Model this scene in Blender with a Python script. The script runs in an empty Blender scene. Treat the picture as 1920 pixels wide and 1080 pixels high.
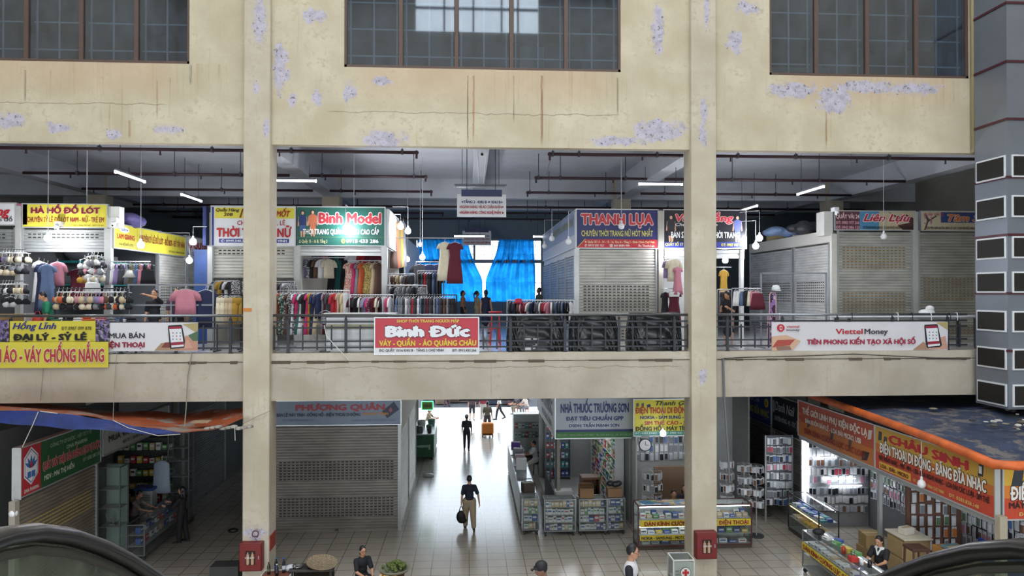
import bpy, math, random
from math import sin, cos, tan, atan, pi, radians, sqrt
from mathutils import Vector, Matrix

random.seed(11)
SC = bpy.context.scene
COL = SC.collection
R = radians

# ---------------------------------------------------------------- camera
F_PX = 1331.0                      # focal length for a 1920 px wide frame
EYE = 7.3                          # eye height over the ground floor
YAW, PITCH = atan(80 / F_PX), atan(10 / F_PX)
cam_d = bpy.data.cameras.new('camera')
cam_d.sensor_width = 36.0
cam_d.lens = F_PX / 1920 * 36.0
cam_d.clip_start, cam_d.clip_end = 0.05, 300
cam = bpy.data.objects.new('camera', cam_d)
COL.objects.link(cam)
cam.location = (0, 0, EYE)
cam.rotation_euler = (pi / 2 + PITCH, 0, -YAW)
SC.camera = cam

# ---------------------------------------------------------------- world, light, exposure
world = bpy.data.worlds.new('sky')
SC.world = world
world.use_nodes = True
bg = world.node_tree.nodes['Background']
bg.inputs['Color'].default_value = (0.80, 0.90, 1.0, 1)
bg.inputs['Strength'].default_value = 3.6

def area(name, loc, rot, sx, sy, power, color=(1, 1, 1)):
    l = bpy.data.lights.new(name, 'AREA')
    l.shape = 'RECTANGLE'; l.size = sx; l.size_y = sy; l.energy = power; l.color = color
    o = bpy.data.objects.new(name, l); COL.objects.link(o)
    o.location = loc; o.rotation_euler = rot
    return o

# the translucent roof over the atrium
area('atrium_skylight', (0.5, 4.5, 26.2), (0, 0, 0), 34, 25, 5400, (0.93, 0.965, 1.0))
# added fill lights behind the camera, above and below the landing, no real glazing
area('front_fill', (0.5, -8.8, 10.0), (pi / 2, 0, 0), 30, 14, 900, (0.88, 0.94, 1.0))
area('low_front_fill', (0.5, -8.8, 2.7), (pi / 2 + .25, 0, 0), 30, 4.6, 3500, (0.86, 0.93, 1.0))

SC.view_settings.view_transform = 'Standard'
SC.view_settings.look = 'None'
SC.view_settings.gamma = 1
SC.view_settings.use_curve_mapping = False
SC.view_settings.exposure = 0.35
cy = SC.cycles
cy.max_bounces = 6; cy.diffuse_bounces = 3; cy.glossy_bounces = 3
cy.transmission_bounces = 4; cy.transparent_max_bounces = 10
cy.caustics_reflective = False; cy.caustics_refractive = False
cy.sample_clamp_indirect = 4.0

# ---------------------------------------------------------------- measuring helpers: a picture ray meets a plane of the place
_f = Vector((sin(YAW) * cos(PITCH), cos(YAW) * cos(PITCH), sin(PITCH)))
_r = Vector((cos(YAW), -sin(YAW), 0))
_u = _r.cross(_f)

def ray(px, py):
    return _f + _r * ((px - 960) / F_PX) - _u * ((py - 540) / F_PX)

def at(px, py, Y):
    d = ray(px, py); t = Y / d.y
    return d.x * t, EYE + d.z * t

def atX(px, py, X):
    d = ray(px, py); t = X / d.x
    return d.y * t, EYE + d.z * t

def gnd(px, py, z=0.0):
    d = ray(px, py); t = (z - EYE) / d.z
    return d.x * t, d.y * t

# ---------------------------------------------------------------- materials
def lin(h):
    c = [int(h[i:i + 2], 16) / 255 for i in (0, 2, 4)]
    return tuple((x / 12.92 if x <= 0.04045 else ((x + 0.055) / 1.055) ** 2.4) for x in c) + (1,)

_M = {}

def nodes_of(name):
    m = bpy.data.materials.new(name); m.use_nodes = True
    nt = m.node_tree
    return m, nt, nt.nodes['Principled BSDF']

def N(nt, typ, **kw):
    n = nt.nodes.new(typ)
    for k, v in kw.items():
        setattr(n, k, v)
    return n

def mix(nt, fac, a, b, typ='MIX'):
    n = nt.nodes.new('ShaderNodeMix'); n.data_type = 'RGBA'; n.blend_type = typ
    for s, v in ((0, fac), (6, a), (7, b)):
        if hasattr(v, 'links') or hasattr(v, 'is_linked'):
            nt.links.new(v, n.inputs[s])
        else:
            n.inputs[s].default_value = v
    return n.outputs[2]

def mth(nt, op, a, b=None, c=None, clamp=False):
    n = nt.nodes.new('ShaderNodeMath'); n.operation = op; n.use_clamp = clamp
    for i, v in enumerate((a, b, c)):
        if v is None: continue
        if hasattr(v, 'is_linked'): nt.links.new(v, n.inputs[i])
        else: n.inputs[i].default_value = v
    return n.outputs[0]

def noise(nt, vec, scale, detail=4, rough=0.55, dims='3D'):
    n = nt.nodes.new('ShaderNodeTexNoise'); n.noise_dimensions = dims
    n.inputs['Scale'].default_value = scale; n.inputs['Detail'].default_value = detail
    n.inputs['Roughness'].default_value = rough
    if vec is not None: nt.links.new(vec, n.inputs['Vector'])
    return n.outputs['Fac']

def ramp(nt, fac, a, b):
    n = nt.nodes.new('ShaderNodeMapRange'); n.interpolation_type = 'SMOOTHSTEP'
    nt.links.new(fac, n.inputs['Value'])
    n.inputs['From Min'].default_value = a; n.inputs['From Max'].default_value = b
    return n.outputs['Result']

def vmap(nt, vec, scale=(1, 1, 1), loc=(0, 0, 0)):
    n = nt.nodes.new('ShaderNodeMapping')
    n.inputs['Scale'].default_value = scale; n.inputs['Location'].default_value = loc
    nt.links.new(vec, n.inputs['Vector'])
    return n.outputs['Vector']

def mat(hexc, rough=0.6, metal=0.0, var=0.10, scale=6.0, emit=0.0, spec=0.5):
    """A plain painted, moulded or woven stuff: one colour with a little unevenness."""
    key = (hexc, rough, metal, var, scale, emit, spec)
    if key in _M: return _M[key]
    m, nt, b = nodes_of('mat_' + hexc)
    c = lin(hexc)
    b.inputs['Roughness'].default_value = rough; b.inputs['Metallic'].default_value = metal
    b.inputs['Specular IOR Level'].default_value = spec
    if var > 0:
        tc = N(nt, 'ShaderNodeTexCoord')
        f = noise(nt, tc.outputs['Object'], scale, 3)
        dark = tuple(x * (1 - var * 1.6) for x in c[:3]) + (1,)
        lite = tuple(min(1, x * (1 + var)) for x in c[:3]) + (1,)
        nt.links.new(mix(nt, f, dark, lite), b.inputs['Base Color'])
    else:
        b.inputs['Base Color'].default_value = c
    if emit:
        b.inputs['Emission Color'].default_value = c; b.inputs['Emission Strength'].default_value = emit
    _M[key] = m
    return m

def glass(tint='e8f2f0', gloss=0.5, dust=0.0, dustc='9a9a8a'):
    """Thin sheet of glass: sees through, mirrors at a slant, may carry dust."""
    key = ('glass', tint, gloss, dust, dustc)
    if key in _M: return _M[key]
    m, nt, b = nodes_of('glass'); nt.nodes.remove(b)
    out = nt.nodes['Material Output']
    tr = N(nt, 'ShaderNodeBsdfTransparent'); tr.inputs['Color'].default_value = lin(tint)
    gl = N(nt, 'ShaderNodeBsdfGlossy'); gl.inputs['Roughness'].default_value = 0.03
    lw = N(nt, 'ShaderNodeLayerWeight'); lw.inputs['Blend'].default_value = 0.5
    fac = mth(nt, 'ADD', mth(nt, 'MULTIPLY', mth(nt, 'POWER', lw.outputs['Facing'], 5.0), gloss), 0.05 * gloss, clamp=True)
    mx = N(nt, 'ShaderNodeMixShader'); nt.links.new(fac, mx.inputs[0])
    nt.links.new(tr.outputs[0], mx.inputs[1]); nt.links.new(gl.outputs[0], mx.inputs[2])
    last = mx
    if dust:
        df = N(nt, 'ShaderNodeBsdfDiffuse'); df.inputs['Color'].default_value = lin(dustc)
        tc = N(nt, 'ShaderNodeTexCoord')
        f = noise(nt, vmap(nt, tc.outputs['Object'], (1.5, 1.5, .7)), 2.0, 6, 0.6)
        f = mth(nt, 'MULTIPLY', ramp(nt, f, 0.2, 0.8), dust * 2, clamp=True)
        m2 = N(nt, 'ShaderNodeMixShader'); nt.links.new(f, m2.inputs[0])
        nt.links.new(mx.outputs[0], m2.inputs[1]); nt.links.new(df.outputs[0], m2.inputs[2])
        last = m2
    nt.links.new(last.outputs[0], out.inputs['Surface'])
    _M[key] = m
    return m

def plaster(base='cfc09a', spots=(), streaks=(), wash=None, cracks=()):
    m, nt, b = nodes_of('plaster')
    geo = N(nt, 'ShaderNodeNewGeometry'); P = geo.outputs['Position']
    n1 = noise(nt, P, 0.9, 5); n2 = noise(nt, P, 7.0, 5, 0.65); n3 = noise(nt, P, 34.0, 3)
    c = lin(base)
    dk = tuple(x * f for x, f in zip(c[:3], (0.84, 0.81, 0.76))) + (1,)
    lt = tuple(min(1, x * 1.07) for x in c[:3]) + (1,)
    col = mix(nt, ramp(nt, n1, 0.28, 0.72), dk, lt)
    col = mix(nt, mth(nt, 'MULTIPLY', mth(nt, 'MULTIPLY', ramp(nt, n2, 0.48, 0.75), ramp(nt, n1, 0.40, 0.68)), 0.6), col, lin('9c8f72'))
    # long faint runs down the wall
    st = noise(nt, vmap(nt, P, (9, 9, 0.35)), 1.0, 5, 0.7)
    big = noise(nt, vmap(nt, P, (0.5, 0.5, 0.5), (3, 3, 8)), 1.0, 2)
    run = mth(nt, 'MULTIPLY', ramp(nt, st, 0.56, 0.74), ramp(nt, big, 0.42, 0.62))
    col = mix(nt, mth(nt, 'MULTIPLY', run, 0.4), col, lin('8d7c5e'))
    sep = N(nt, 'ShaderNodeSeparateXYZ'); nt.links.new(P, sep.inputs[0])
    X, Z = sep.outputs['X'], sep.outputs['Z']
    if wash:                                     # rusty water under the window sills
        x0, x1, z0, z1 = wash
        zz = mth(nt, 'MULTIPLY', ramp(nt, Z, z0, z1 - 0.2), mth(nt, 'SUBTRACT', 1.0, ramp(nt, Z, z1 - 0.02, z1 + 0.02)))
        st2 = noise(nt, vmap(nt, P, (11, 11, 0.25), (5, 1, 2)), 1.0, 6, 0.7)
        w = mth(nt, 'MULTIPLY', zz, ramp(nt, st2, 0.5, 0.7))
        w = mth(nt, 'MULTIPLY', w, ramp(nt, noise(nt, vmap(nt, P, (0.45, 0.4, 0.1)), 1.0, 1), 0.42, 0.6))
        col = mix(nt, mth(nt, 'MULTIPLY', w, 0.6), col, lin('a3835e'))
        xm = None
        for (wa, wb) in ((-13.0, -6.91), (-3.13, 3.87), (7.78, 13.17)):
            k = mth(nt, 'MULTIPLY', ramp(nt, X, wa - .1, wa + .9), mth(nt, 'SUBTRACT', 1.0, ramp(nt, X, wb - .9, wb + .1)))
            xm = k if xm is None else mth(nt, 'MAXIMUM', xm, k)
        col = mix(nt, mth(nt, 'MULTIPLY', mth(nt, 'MULTIPLY', zz, xm), 0.5), col, lin('c6ab8e'))
    for (sx, za, zb, wd, hx, am) in streaks:
        dx = mth(nt, 'ABSOLUTE', mth(nt, 'ADD', mth(nt, 'SUBTRACT', X, sx), mth(nt, 'MULTIPLY', mth(nt, 'SUBTRACT', n2, 0.5), 0.03)))
        f = mth(nt, 'SUBTRACT', 1.0, ramp(nt, dx, wd * 0.3, wd))
        f = mth(nt, 'MULTIPLY', f, ramp(nt, st, 0.36, 0.62))
        f = mth(nt, 'MULTIPLY', f, mth(nt, 'MULTIPLY', ramp(nt, Z, zb, zb + 0.25 * (za - zb)), mth(nt, 'SUBTRACT', 1.0, ramp(nt, Z, za - 0.02, za))))
        col = mix(nt, mth(nt, 'MULTIPLY', f, am), col, lin(hx))
    if spots:
        acc = None
        for (sx, sz, rx, rz) in spots:
            a = mth(nt, 'DIVIDE', mth(nt, 'SUBTRACT', X, sx), rx)
            e = mth(nt, 'DIVIDE', mth(nt, 'SUBTRACT', Z, sz), rz)
            d = mth(nt, 'SUBTRACT', 1.25, mth(nt, 'SQRT', mth(nt, 'ADD', mth(nt, 'MULTIPLY', a, a), mth(nt, 'MULTIPLY', e, e))))
            acc = d if acc is None else mth(nt, 'MAXIMUM', acc, d)
        n4 = noise(nt, P, 5.0, 8, 0.72)
        f = mth(nt, 'ADD', acc, mth(nt, 'MULTIPLY', mth(nt, 'SUBTRACT', n4, 0.50), 3.4))
        f = ramp(nt, f, 0.22, 0.45)
        pc = mix(nt, ramp(nt, n2, 0.35, 0.7), lin('c4bfce'), lin('a9a5b2'))
        pc = mix(nt, ramp(nt, noise(nt, P, 13, 6, 0.75), 0.57, 0.62), pc, lin('6d6966'))
        col = mix(nt, mth(nt, 'MULTIPLY', ramp(nt, mth(nt, 'ADD', acc, mth(nt, 'MULTIPLY', mth(nt, 'SUBTRACT', n1, 0.5), 5.0)), 0.0, 1.0), 0.30), col, lin('b9aeae'))
        col = mix(nt, f, col, pc)
    for (xa, xb, cz) in cracks:
        wob = mth(nt, 'MULTIPLY', mth(nt, 'SUBTRACT', noise(nt, P, 1.6, 4), 0.5), 0.22)
        d = mth(nt, 'ABSOLUTE', mth(nt, 'SUBTRACT', mth(nt, 'SUBTRACT', Z, cz), wob))
        f = mth(nt, 'MULTIPLY', mth(nt, 'SUBTRACT', 1.0, ramp(nt, d, 0.003, 0.016)), mth(nt, 'MULTIPLY', ramp(nt, X, xa, xa + .2), mth(nt, 'SUBTRACT', 1.0, ramp(nt, X, xb - .2, xb))))
        col = mix(nt, mth(nt, 'MULTIPLY', f, 0.6), col, lin('6f6048'))
    # flecks of dirt
    col = mix(nt, mth(nt, 'MULTIPLY', ramp(nt, noise(nt, P, 22, 6, 0.75), 0.66, 0.72), 0.55), col, lin('6f6552'))
    nt.links.new(col, b.inputs['Base Color'])
    b.inputs['Roughness'].default_value = 0.85
    bp = N(nt, 'ShaderNodeBump'); bp.inputs['Strength'].default_value = 0.25; bp.inputs['Distance'].default_value = 0.02
    nt.links.new(n2, bp.inputs['Height']); nt.links.new(bp.outputs[0], b.inputs['Normal'])
    return m

def tiles(a, b2, size, grout, rough=0.25, gw=0.012):
    m, nt, b = nodes_of('floor_tiles')
    geo = N(nt, 'ShaderNodeNewGeometry'); P = geo.outputs['Position']
    br = N(nt, 'ShaderNodeTexBrick'); br.offset = 0.0; br.squash = 1.0
    br.inputs['Scale'].default_value = 1.0; br.inputs['Brick Width'].default_value = size; br.inputs['Row Height'].default_value = size
    br.inputs['Mortar Size'].default_value = gw; br.inputs['Mortar Smooth'].default_value = 0.2
    br.inputs['Color1'].default_value = lin(a); br.inputs['Color2'].default_value = lin(b2); br.inputs['Mortar'].default_value = lin(grout)
    nt.links.new(P, br.inputs['Vector'])
    n1 = noise(nt, P, 0.8, 5); n2 = noise(nt, P, 9, 5, 0.7)
    col = mix(nt, mth(nt, 'MULTIPLY', ramp(nt, n1, 0.35, 0.75), 0.3), br.outputs['Color'], lin('7d776c'))
    col = mix(nt, mth(nt, 'MULTIPLY', ramp(nt, n2, 0.62, 0.75), 0.35), col, lin('6e675c'))
    nt.links.new(col, b.inputs['Base Color'])
    rg = mth(nt, 'ADD', mth(nt, 'MULTIPLY', n2, 0.25), rough - 0.1)
    nt.links.new(rg, b.inputs['Roughness'])
    b.inputs['Specular IOR Level'].default_value = 0.6
    return m

def shutter_mat(hexc, rust=0.3):
    key = ('shutter', hexc, rust)
    if key in _M: return _M[key]
    m, nt, b = nodes_of('shutter_steel')
    tc = N(nt, 'ShaderNodeTexCoord'); P = tc.outputs['Object']
    c = lin(hexc); dk = tuple(x * 0.72 for x in c[:3]) + (1,)
    col = mix(nt, ramp(nt, noise(nt, vmap(nt, P, (0.8, 0.8, 2.5)), 1.6, 5), 0.3, 0.7), dk, c)
    col = mix(nt, mth(nt, 'MULTIPLY', ramp(nt, noise(nt, vmap(nt, P, (10, 10, 0.8)), 1, 5, .7), 0.58, 0.72), rust), col, lin('77684c'))
    nt.links.new(col, b.inputs['Base Color'])
    b.inputs['Metallic'].default_value = 0.25; b.inputs['Roughness'].default_value = 0.5
    _M[key] = m
    return m

def tarp_mat(hexc, trans=0.0, other=None, rough=0.5):
    key = ('tarp', hexc, trans, other, rough)
    if key in _M: return _M[key]
    m, nt, b = nodes_of('tarpaulin')
    tc = N(nt, 'ShaderNodeTexCoord'); P = tc.outputs['Object']
    c = lin(hexc); dk = tuple(x * 0.6 for x in c[:3]) + (1,)
    col = mix(nt, ramp(nt, noise(nt, P, 2.2, 5, .6), 0.3, 0.7), dk, c)
    if other:
        col = mix(nt, ramp(nt, noise(nt, vmap(nt, P, (1, 1, 1), (4, 2, 1)), 1.6, 8, .72), 0.5, 0.6), col, lin(other))
    nt.links.new(col, b.inputs['Base Color']); b.inputs['Roughness'].default_value = rough
    if trans:
        out = nt.nodes['Material Output']
        t = N(nt, 'ShaderNodeBsdfTranslucent'); nt.links.new(col, t.inputs['Color'])
        mx = N(nt, 'ShaderNodeMixShader'); mx.inputs[0].default_value = trans
        nt.links.new(b.outputs[0], mx.inputs[1]); nt.links.new(t.outputs[0], mx.inputs[2])
        nt.links.new(mx.outputs[0], out.inputs['Surface'])
    _M[key] = m
    return m

def print_mat(a, b2, c, scale=14.0, rough=0.75):
    """printed cloth or packaging: blotches of two colours on a ground"""
    key = ('print', a, b2, c, scale)
    if key in _M: return _M[key]
    m, nt, b = nodes_of('printed')
    tc = N(nt, 'ShaderNodeTexCoord'); P = tc.outputs['Object']
    col = mix(nt, ramp(nt, noise(nt, P, scale, 2), 0.5, 0.54), lin(a), lin(b2))
    col = mix(nt, ramp(nt, noise(nt, vmap(nt, P, (1, 1, 1), (7, 3, 2)), scale * 1.3, 2), 0.56, 0.6), col, lin(c))
    nt.links.new(col, b.inputs['Base Color']); b.inputs['Roughness'].default_value = rough
    _M[key] = m
    return m

def mixed_goods_mat(cols, sx, sz):
    """packed small goods: a checker of differently coloured wrappers"""
    key = ('goods', tuple(cols), sx, sz)
    if key in _M: return _M[key]
    m, nt, b = nodes_of('wrappers')
    tc = N(nt, 'ShaderNodeTexCoord')
    v = N(nt, 'ShaderNodeTexVoronoi'); v.distance = 'CHEBYCHEV'; v.inputs['Scale'].default_value = 1.0
    v.inputs['Randomness'].default_value = 0.5
    nt.links.new(vmap(nt, tc.outputs['Object'], (sx, sx, sz)), v.inputs['Vector'])
    sp = N(nt, 'ShaderNodeSeparateColor'); nt.links.new(v.outputs['Color'], sp.inputs[0])
    cr = N(nt, 'ShaderNodeValToRGB'); cr.color_ramp.interpolation = 'CONSTANT'
    els = cr.color_ramp.elements
    els[0].color = lin(cols[0]); els[1].position = 1 / len(cols); els[1].color = lin(cols[1])
    for i, h in enumerate(cols[2:], 2):
        e = els.new(i / len(cols)); e.color = lin(h)
    nt.links.new(sp.outputs[0], cr.inputs[0])
    nt.links.new(cr.outputs[0], b.inputs['Base Color']); b.inputs['Roughness'].default_value = 0.4
    _M[key] = m
    return m

# ---------------------------------------------------------------- mesh building
class MB:
    def __init__(s):
        s.v, s.f, s.m = [], [], []
        s.mi = 0
    def add(s, vs, fs):
        o = len(s.v); s.v += [tuple(p) for p in vs]
        s.f += [tuple(i + o for i in f) for f in fs]; s.m += [s.mi] * len(fs)
        return s
    def slot(s, i):
        s.mi = i; return s
    def box(s, x0, x1, y0, y1, z0, z1):
        vs = [(x, y, z) for z in (z0, z1) for y in (y0, y1) for x in (x0, x1)]
        return s.add(vs, [(0, 2, 3, 1), (4, 5, 7, 6), (0, 1, 5, 4), (2, 6, 7, 3), (0, 4, 6, 2), (1, 3, 7, 5)])
    def bev(s, x0, x1, y0, y1, z0, z1, b=0.01):
        """box with chamfered edges"""
        vs = []
        for (x, sx) in ((x0, 1), (x1, -1)):
            for (y, sy) in ((y0, 1), (y1, -1)):
                for (z, sz) in ((z0, 1), (z1, -1)):
                    vs += [(x, y + sy * b, z + sz * b), (x + sx * b, y, z + sz * b), (x + sx * b, y + sy * b, z)]
        I = lambda i, j, k, a: ((i * 2 + j) * 2 + k) * 3 + a
        fs = [(I(0,0,0,0),I(0,0,1,0),I(0,1,1,0),I(0,1,0,0)), (I(1,0,0,0),I(1,1,0,0),I(1,1,1,0),I(1,0,1,0)),
              (I(0,0,0,1),I(1,0,0,1),I(1,0,1,1),I(0,0,1,1)), (I(0,1,0,1),I(0,1,1,1),I(1,1,1,1),I(1,1,0,1)),
              (I(0,0,0,2),I(0,1,0,2),I(1,1,0,2),I(1,0,0,2)), (I(0,0,1,2),I(1,0,1,2),I(1,1,1,2),I(0,1,1,2))]
        for j in (0, 1):
            for k in (0, 1):
                fs.append((I(0,j,k,1), I(1,j,k,1), I(1,j,k,2), I(0,j,k,2)))
                fs.append((I(j,0,k,0), I(j,1,k,0), I(j,1,k,2), I(j,0,k,2)))
                fs.append((I(j,k,0,0), I(j,k,1,0), I(j,k,1,1), I(j,k,0,1)))
        for i in (0, 1):
            for j in (0, 1):
                for k in (0, 1): fs.append((I(i,j,k,0), I(i,j,k,1), I(i,j,k,2)))
        return s.add(vs, fs)
    def cyl(s, p0, p1, r0, r1=None, n=8, cap=True):
        r1 = r0 if r1 is None else r1
        p0, p1 = Vector(p0), Vector(p1); d = (p1 - p0).normalized()
        a = d.orthogonal().normalized(); b = d.cross(a)
        vs = [p + (a * cos(2 * pi * i / n) + b * sin(2 * pi * i / n)) * r for p, r in ((p0, r0), (p1, r1)) for i in range(n)]
        fs = [(i, (i + 1) % n, n + (i + 1) % n, n + i) for i in range(n)]
        if cap: fs += [tuple(range(n - 1, -1, -1)), tuple(range(n, 2 * n))]
        return s.add(vs, fs)
    def tube(s, pts, r, n=6):
        pts = [Vector(p) for p in pts]; vs = []; prev = None
        for i, p in enumerate(pts):
            d = (pts[min(i + 1, len(pts) - 1)] - pts[max(i - 1, 0)]).normalized()
            a = d.orthogonal().normalized() if prev is None else (prev - d * prev.dot(d)).normalized()
            prev = a; b = d.cross(a); rr = r[i] if isinstance(r, (list, tuple)) else r
            vs += [p + (a * cos(2 * pi * k / n) + b * sin(2 * pi * k / n)) * rr for k in range(n)]
        fs = [(i * n + k, i * n + (k + 1) % n, (i + 1) * n + (k + 1) % n, (i + 1) * n + k) for i in range(len(pts) - 1) for k in range(n)]
        fs += [tuple(range(n - 1, -1, -1)), tuple(range((len(pts) - 1) * n, len(pts) * n))]
        return s.add(vs, fs)
    def quad(s, a, b, c, d):
        return s.add([a, b, c, d], [(0, 1, 2, 3)])
    def grid(s, fn, nu, nv):
        vs = [fn(i / nu, j / nv) for j in range(nv + 1) for i in range(nu + 1)]
        fs = [(j * (nu + 1) + i, j * (nu + 1) + i + 1, (j + 1) * (nu + 1) + i + 1, (j + 1) * (nu + 1) + i) for j in range(nv) for i in range(nu)]
        return s.add(vs, fs)
    def ell(s, c, rx, ry, rz, n=12, m=8, rot=None):
        vs = []; c = Vector(c)
        for j in range(1, m):
            t = pi * j / m
            for i in range(n):
                p = Vector((rx * sin(t) * cos(2 * pi * i / n), ry * sin(t) * sin(2 * pi * i / n), rz * cos(t)))
                vs.append(c + (rot @ p if rot else p))
        top, bot = Vector((0, 0, rz)), Vector((0, 0, -rz))
        vs += [c + (rot @ top if rot else top), c + (rot @ bot if rot else bot)]
        fs = []
        for j in range(m - 2):
            for i in range(n):
                fs.append((j * n + i, (j + 1) * n + i, (j + 1) * n + (i + 1) % n, j * n + (i + 1) % n))
        a, b = len(vs) - 2, len(vs) - 1
        for i in range(n):
            fs.append((a, i, (i + 1) % n)); fs.append((b, (m - 2) * n + (i + 1) % n, (m - 2) * n + i))
        return s.add(vs, fs)
    def caps(s, p0, p1, r0, r1, n=12, h=3):
        """rounded cone between two joints"""
        p0, p1 = Vector(p0), Vector(p1); d = p1 - p0
        d = d.normalized() if d.length > 1e-6 else Vector((0, 0, 1))
        a = d.orthogonal().normalized(); b = d.cross(a); rows = []
        for j in range(1, h + 1):
            t = pi / 2 * j / h; rows.append((p0 - d * r0 * cos(t), r0 * sin(t)))
        for j in range(h, 0, -1):
            t = pi / 2 * j / h; rows.append((p1 + d * r1 * cos(t), r1 * sin(t)))
        vs = [c + (a * cos(2 * pi * i / n) + b * sin(2 * pi * i / n)) * r for c, r in rows for i in range(n)]
        vs += [p0 - d * r0, p1 + d * r1]
        fs = [(j * n + i, j * n + (i + 1) % n, (j + 1) * n + (i + 1) % n, (j + 1) * n + i) for j in range(len(rows) - 1) for i in range(n)]
        L = len(rows) * n
        for i in range(n):
            fs.append((L, (i + 1) % n, i)); fs.append((L + 1, L - n + i, L - n + (i + 1) % n))
        return s.add(vs, fs)
    def loft(s, rows, n=16, rip=0.0, seed=0, p=0.75):
        """rows of (z, cx, cy, half width, half depth); rip = fold depth"""
        rnd = random.Random(seed); ph = [rnd.uniform(0, 6.3) for _ in range(4)]
        vs = []
        for (z, cx, cy, w, d) in rows:
            for i in range(n):
                t = 2 * pi * i / n; ct, st = cos(t), sin(t)
                x = math.copysign(abs(ct) ** p, ct) * w; y = math.copysign(abs(st) ** p, st) * d
                k = rip * (sin(5 * t + ph[0] + z * 2) + 0.6 * sin(9 * t + ph[1] - z * 3)) * (0.3 + 0.7 * min(1, abs(z - rows[0][0]) * 2))
                vs.append((cx + x, cy + y + k * (1 if st >= 0 else -1), z))
        fs = [(j * n + i, (j + 1) * n + i, (j + 1) * n + (i + 1) % n, j * n + (i + 1) % n) for j in range(len(rows) - 1) for i in range(n)]
        fs += [tuple(range(n)), tuple(range(len(rows) * n - 1, (len(rows) - 1) * n - 1, -1))]
        return s.add(vs, fs)
    def prism(s, poly, y0, y1):
        """polygon in x,z pushed along y (poly counter-clockwise seen from -y)"""
        n = len(poly)
        vs = [(x, y0, z) for x, z in poly] + [(x, y1, z) for x, z in poly]
        fs = [tuple(range(n)), tuple(range(2 * n - 1, n - 1, -1))] + [(i, n + i, n + (i + 1) % n, (i + 1) % n) for i in range(n)]
        return s.add(vs, fs)
    def lathe(s, prof, c=(0, 0, 0), n=14):
        vs = [(c[0] + r * cos(2 * pi * i / n), c[1] + r * sin(2 * pi * i / n), c[2] + z) for r, z in prof for i in range(n)]
        fs = [(j * n + i, j * n + (i + 1) % n, (j + 1) * n + (i + 1) % n, (j + 1) * n + i) for j in range(len(prof) - 1) for i in range(n)]
        return s.add(vs, fs)
    def obj(s, name, m, parent=None, smooth=False, loc=None, rotz=0):
        me = bpy.data.meshes.new(name); me.from_pydata(s.v, [], s.f)
        for x in (m if isinstance(m, (list, tuple)) else [m]): me.materials.append(x)
        me.polygons.foreach_set('material_index', s.m)
        if smooth: me.polygons.foreach_set('use_smooth', [True] * len(s.f))
        me.update()
        o = bpy.data.objects.new(name, me); COL.objects.link(o)
        if parent is not None: o.parent = parent
        if loc is not None: o.location = loc
        o.rotation_euler.z = rotz
        return o

def tag(o, label, cat, group=None):
    o['label'] = label; o['category'] = cat
    if group: o['group'] = group
    return o

def thing(name, label, cat, loc=(0, 0, 0), rotz=0, group=None):
    o = bpy.data.objects.new(name, None); COL.objects.link(o)
    o.empty_display_size = 0.1
    o.location = loc; o.rotation_euler.z = rotz
    return tag(o, label, cat, group)

def struct(name, mb, m, parent=None, label=None):
    o = mb.obj(name, m, parent)
    if parent is None: o['kind'] = 'structure'
    if label: o['label'] = label
    return o

KIDS = {}
def kids_of(o):
    return [c for c in COL.objects if c.parent == o] if o.name not in KIDS else KIDS[o.name]

def dup(src, loc, rot=0, label=None, group=None, mats=None, scale=None):
    """copy of a thing with copies of its parts and sub-parts; mats = {part name: material}"""
    def cp(o, parent):
        c = o.copy(); COL.objects.link(c)
        if parent is not None: c.parent = parent
        st = o.name.split('.')[0]
        if mats and st in mats and c.type == 'MESH':
            c.material_slots[0].link = 'OBJECT'; c.material_slots[0].material = mats[st]
        for k in KIDS.get(o.name, ()): cp(k, c)
        return c
    c = cp(src, None)
    c.location = loc
    c.rotation_euler = rot if isinstance(rot, (tuple, list)) else (0, 0, rot)
    if scale: c.scale = scale if isinstance(scale, (tuple, list)) else (scale,) * 3
    if label: c['label'] = label
    if group: c['group'] = group
    elif 'group' in c: del c['group']
    return c

def proto(root):
    """note the children of a source thing once, for dup()"""
    def walk(o):
        KIDS[o.name] = [c for c in o.children]
        for c in o.children: walk(c)
    walk(root)
    return root

# ---------------------------------------------------------------- lettering
TEXTS = []
HORNED = ('ƠỚỜỞỠỢơớờởỡợ', 'OÓÒỎÕỌoóòỏõọ')
def text(parent, body, x0, x1, z, cap, y, color, bold=0.02, shear=0.0, outline=None, rough=0.5, name='lettering', ob=0.05):
    """one line of writing on parent's -Y face: from x0 to x1, baseline z, capital height cap"""
    cu = bpy.data.curves.new('lettering', 'FONT'); cu.size = 1
    s, horns = '', []
    for ch in body.replace('\u0110', '\u00d0'):          # the letters with a horn are set as O and a raised comma
        i = HORNED[0].find(ch)
        if i >= 0: horns.append((len(s), ch.islower())); s += HORNED[1][i] + '\u2019'
        else: s += ch
    cu.body = s
    for i, low in horns: cu.body_format[i].kerning = -9; cu.body_format[i + 1].kerning = -4
    cu.shear = shear; cu.resolution_u = 2
    o = bpy.data.objects.new('lettering', cu); COL.objects.link(o)
    TEXTS.append((o, parent, x0, x1, z, cap, y, color, outline, rough, name, bold * .9, ob))

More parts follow.
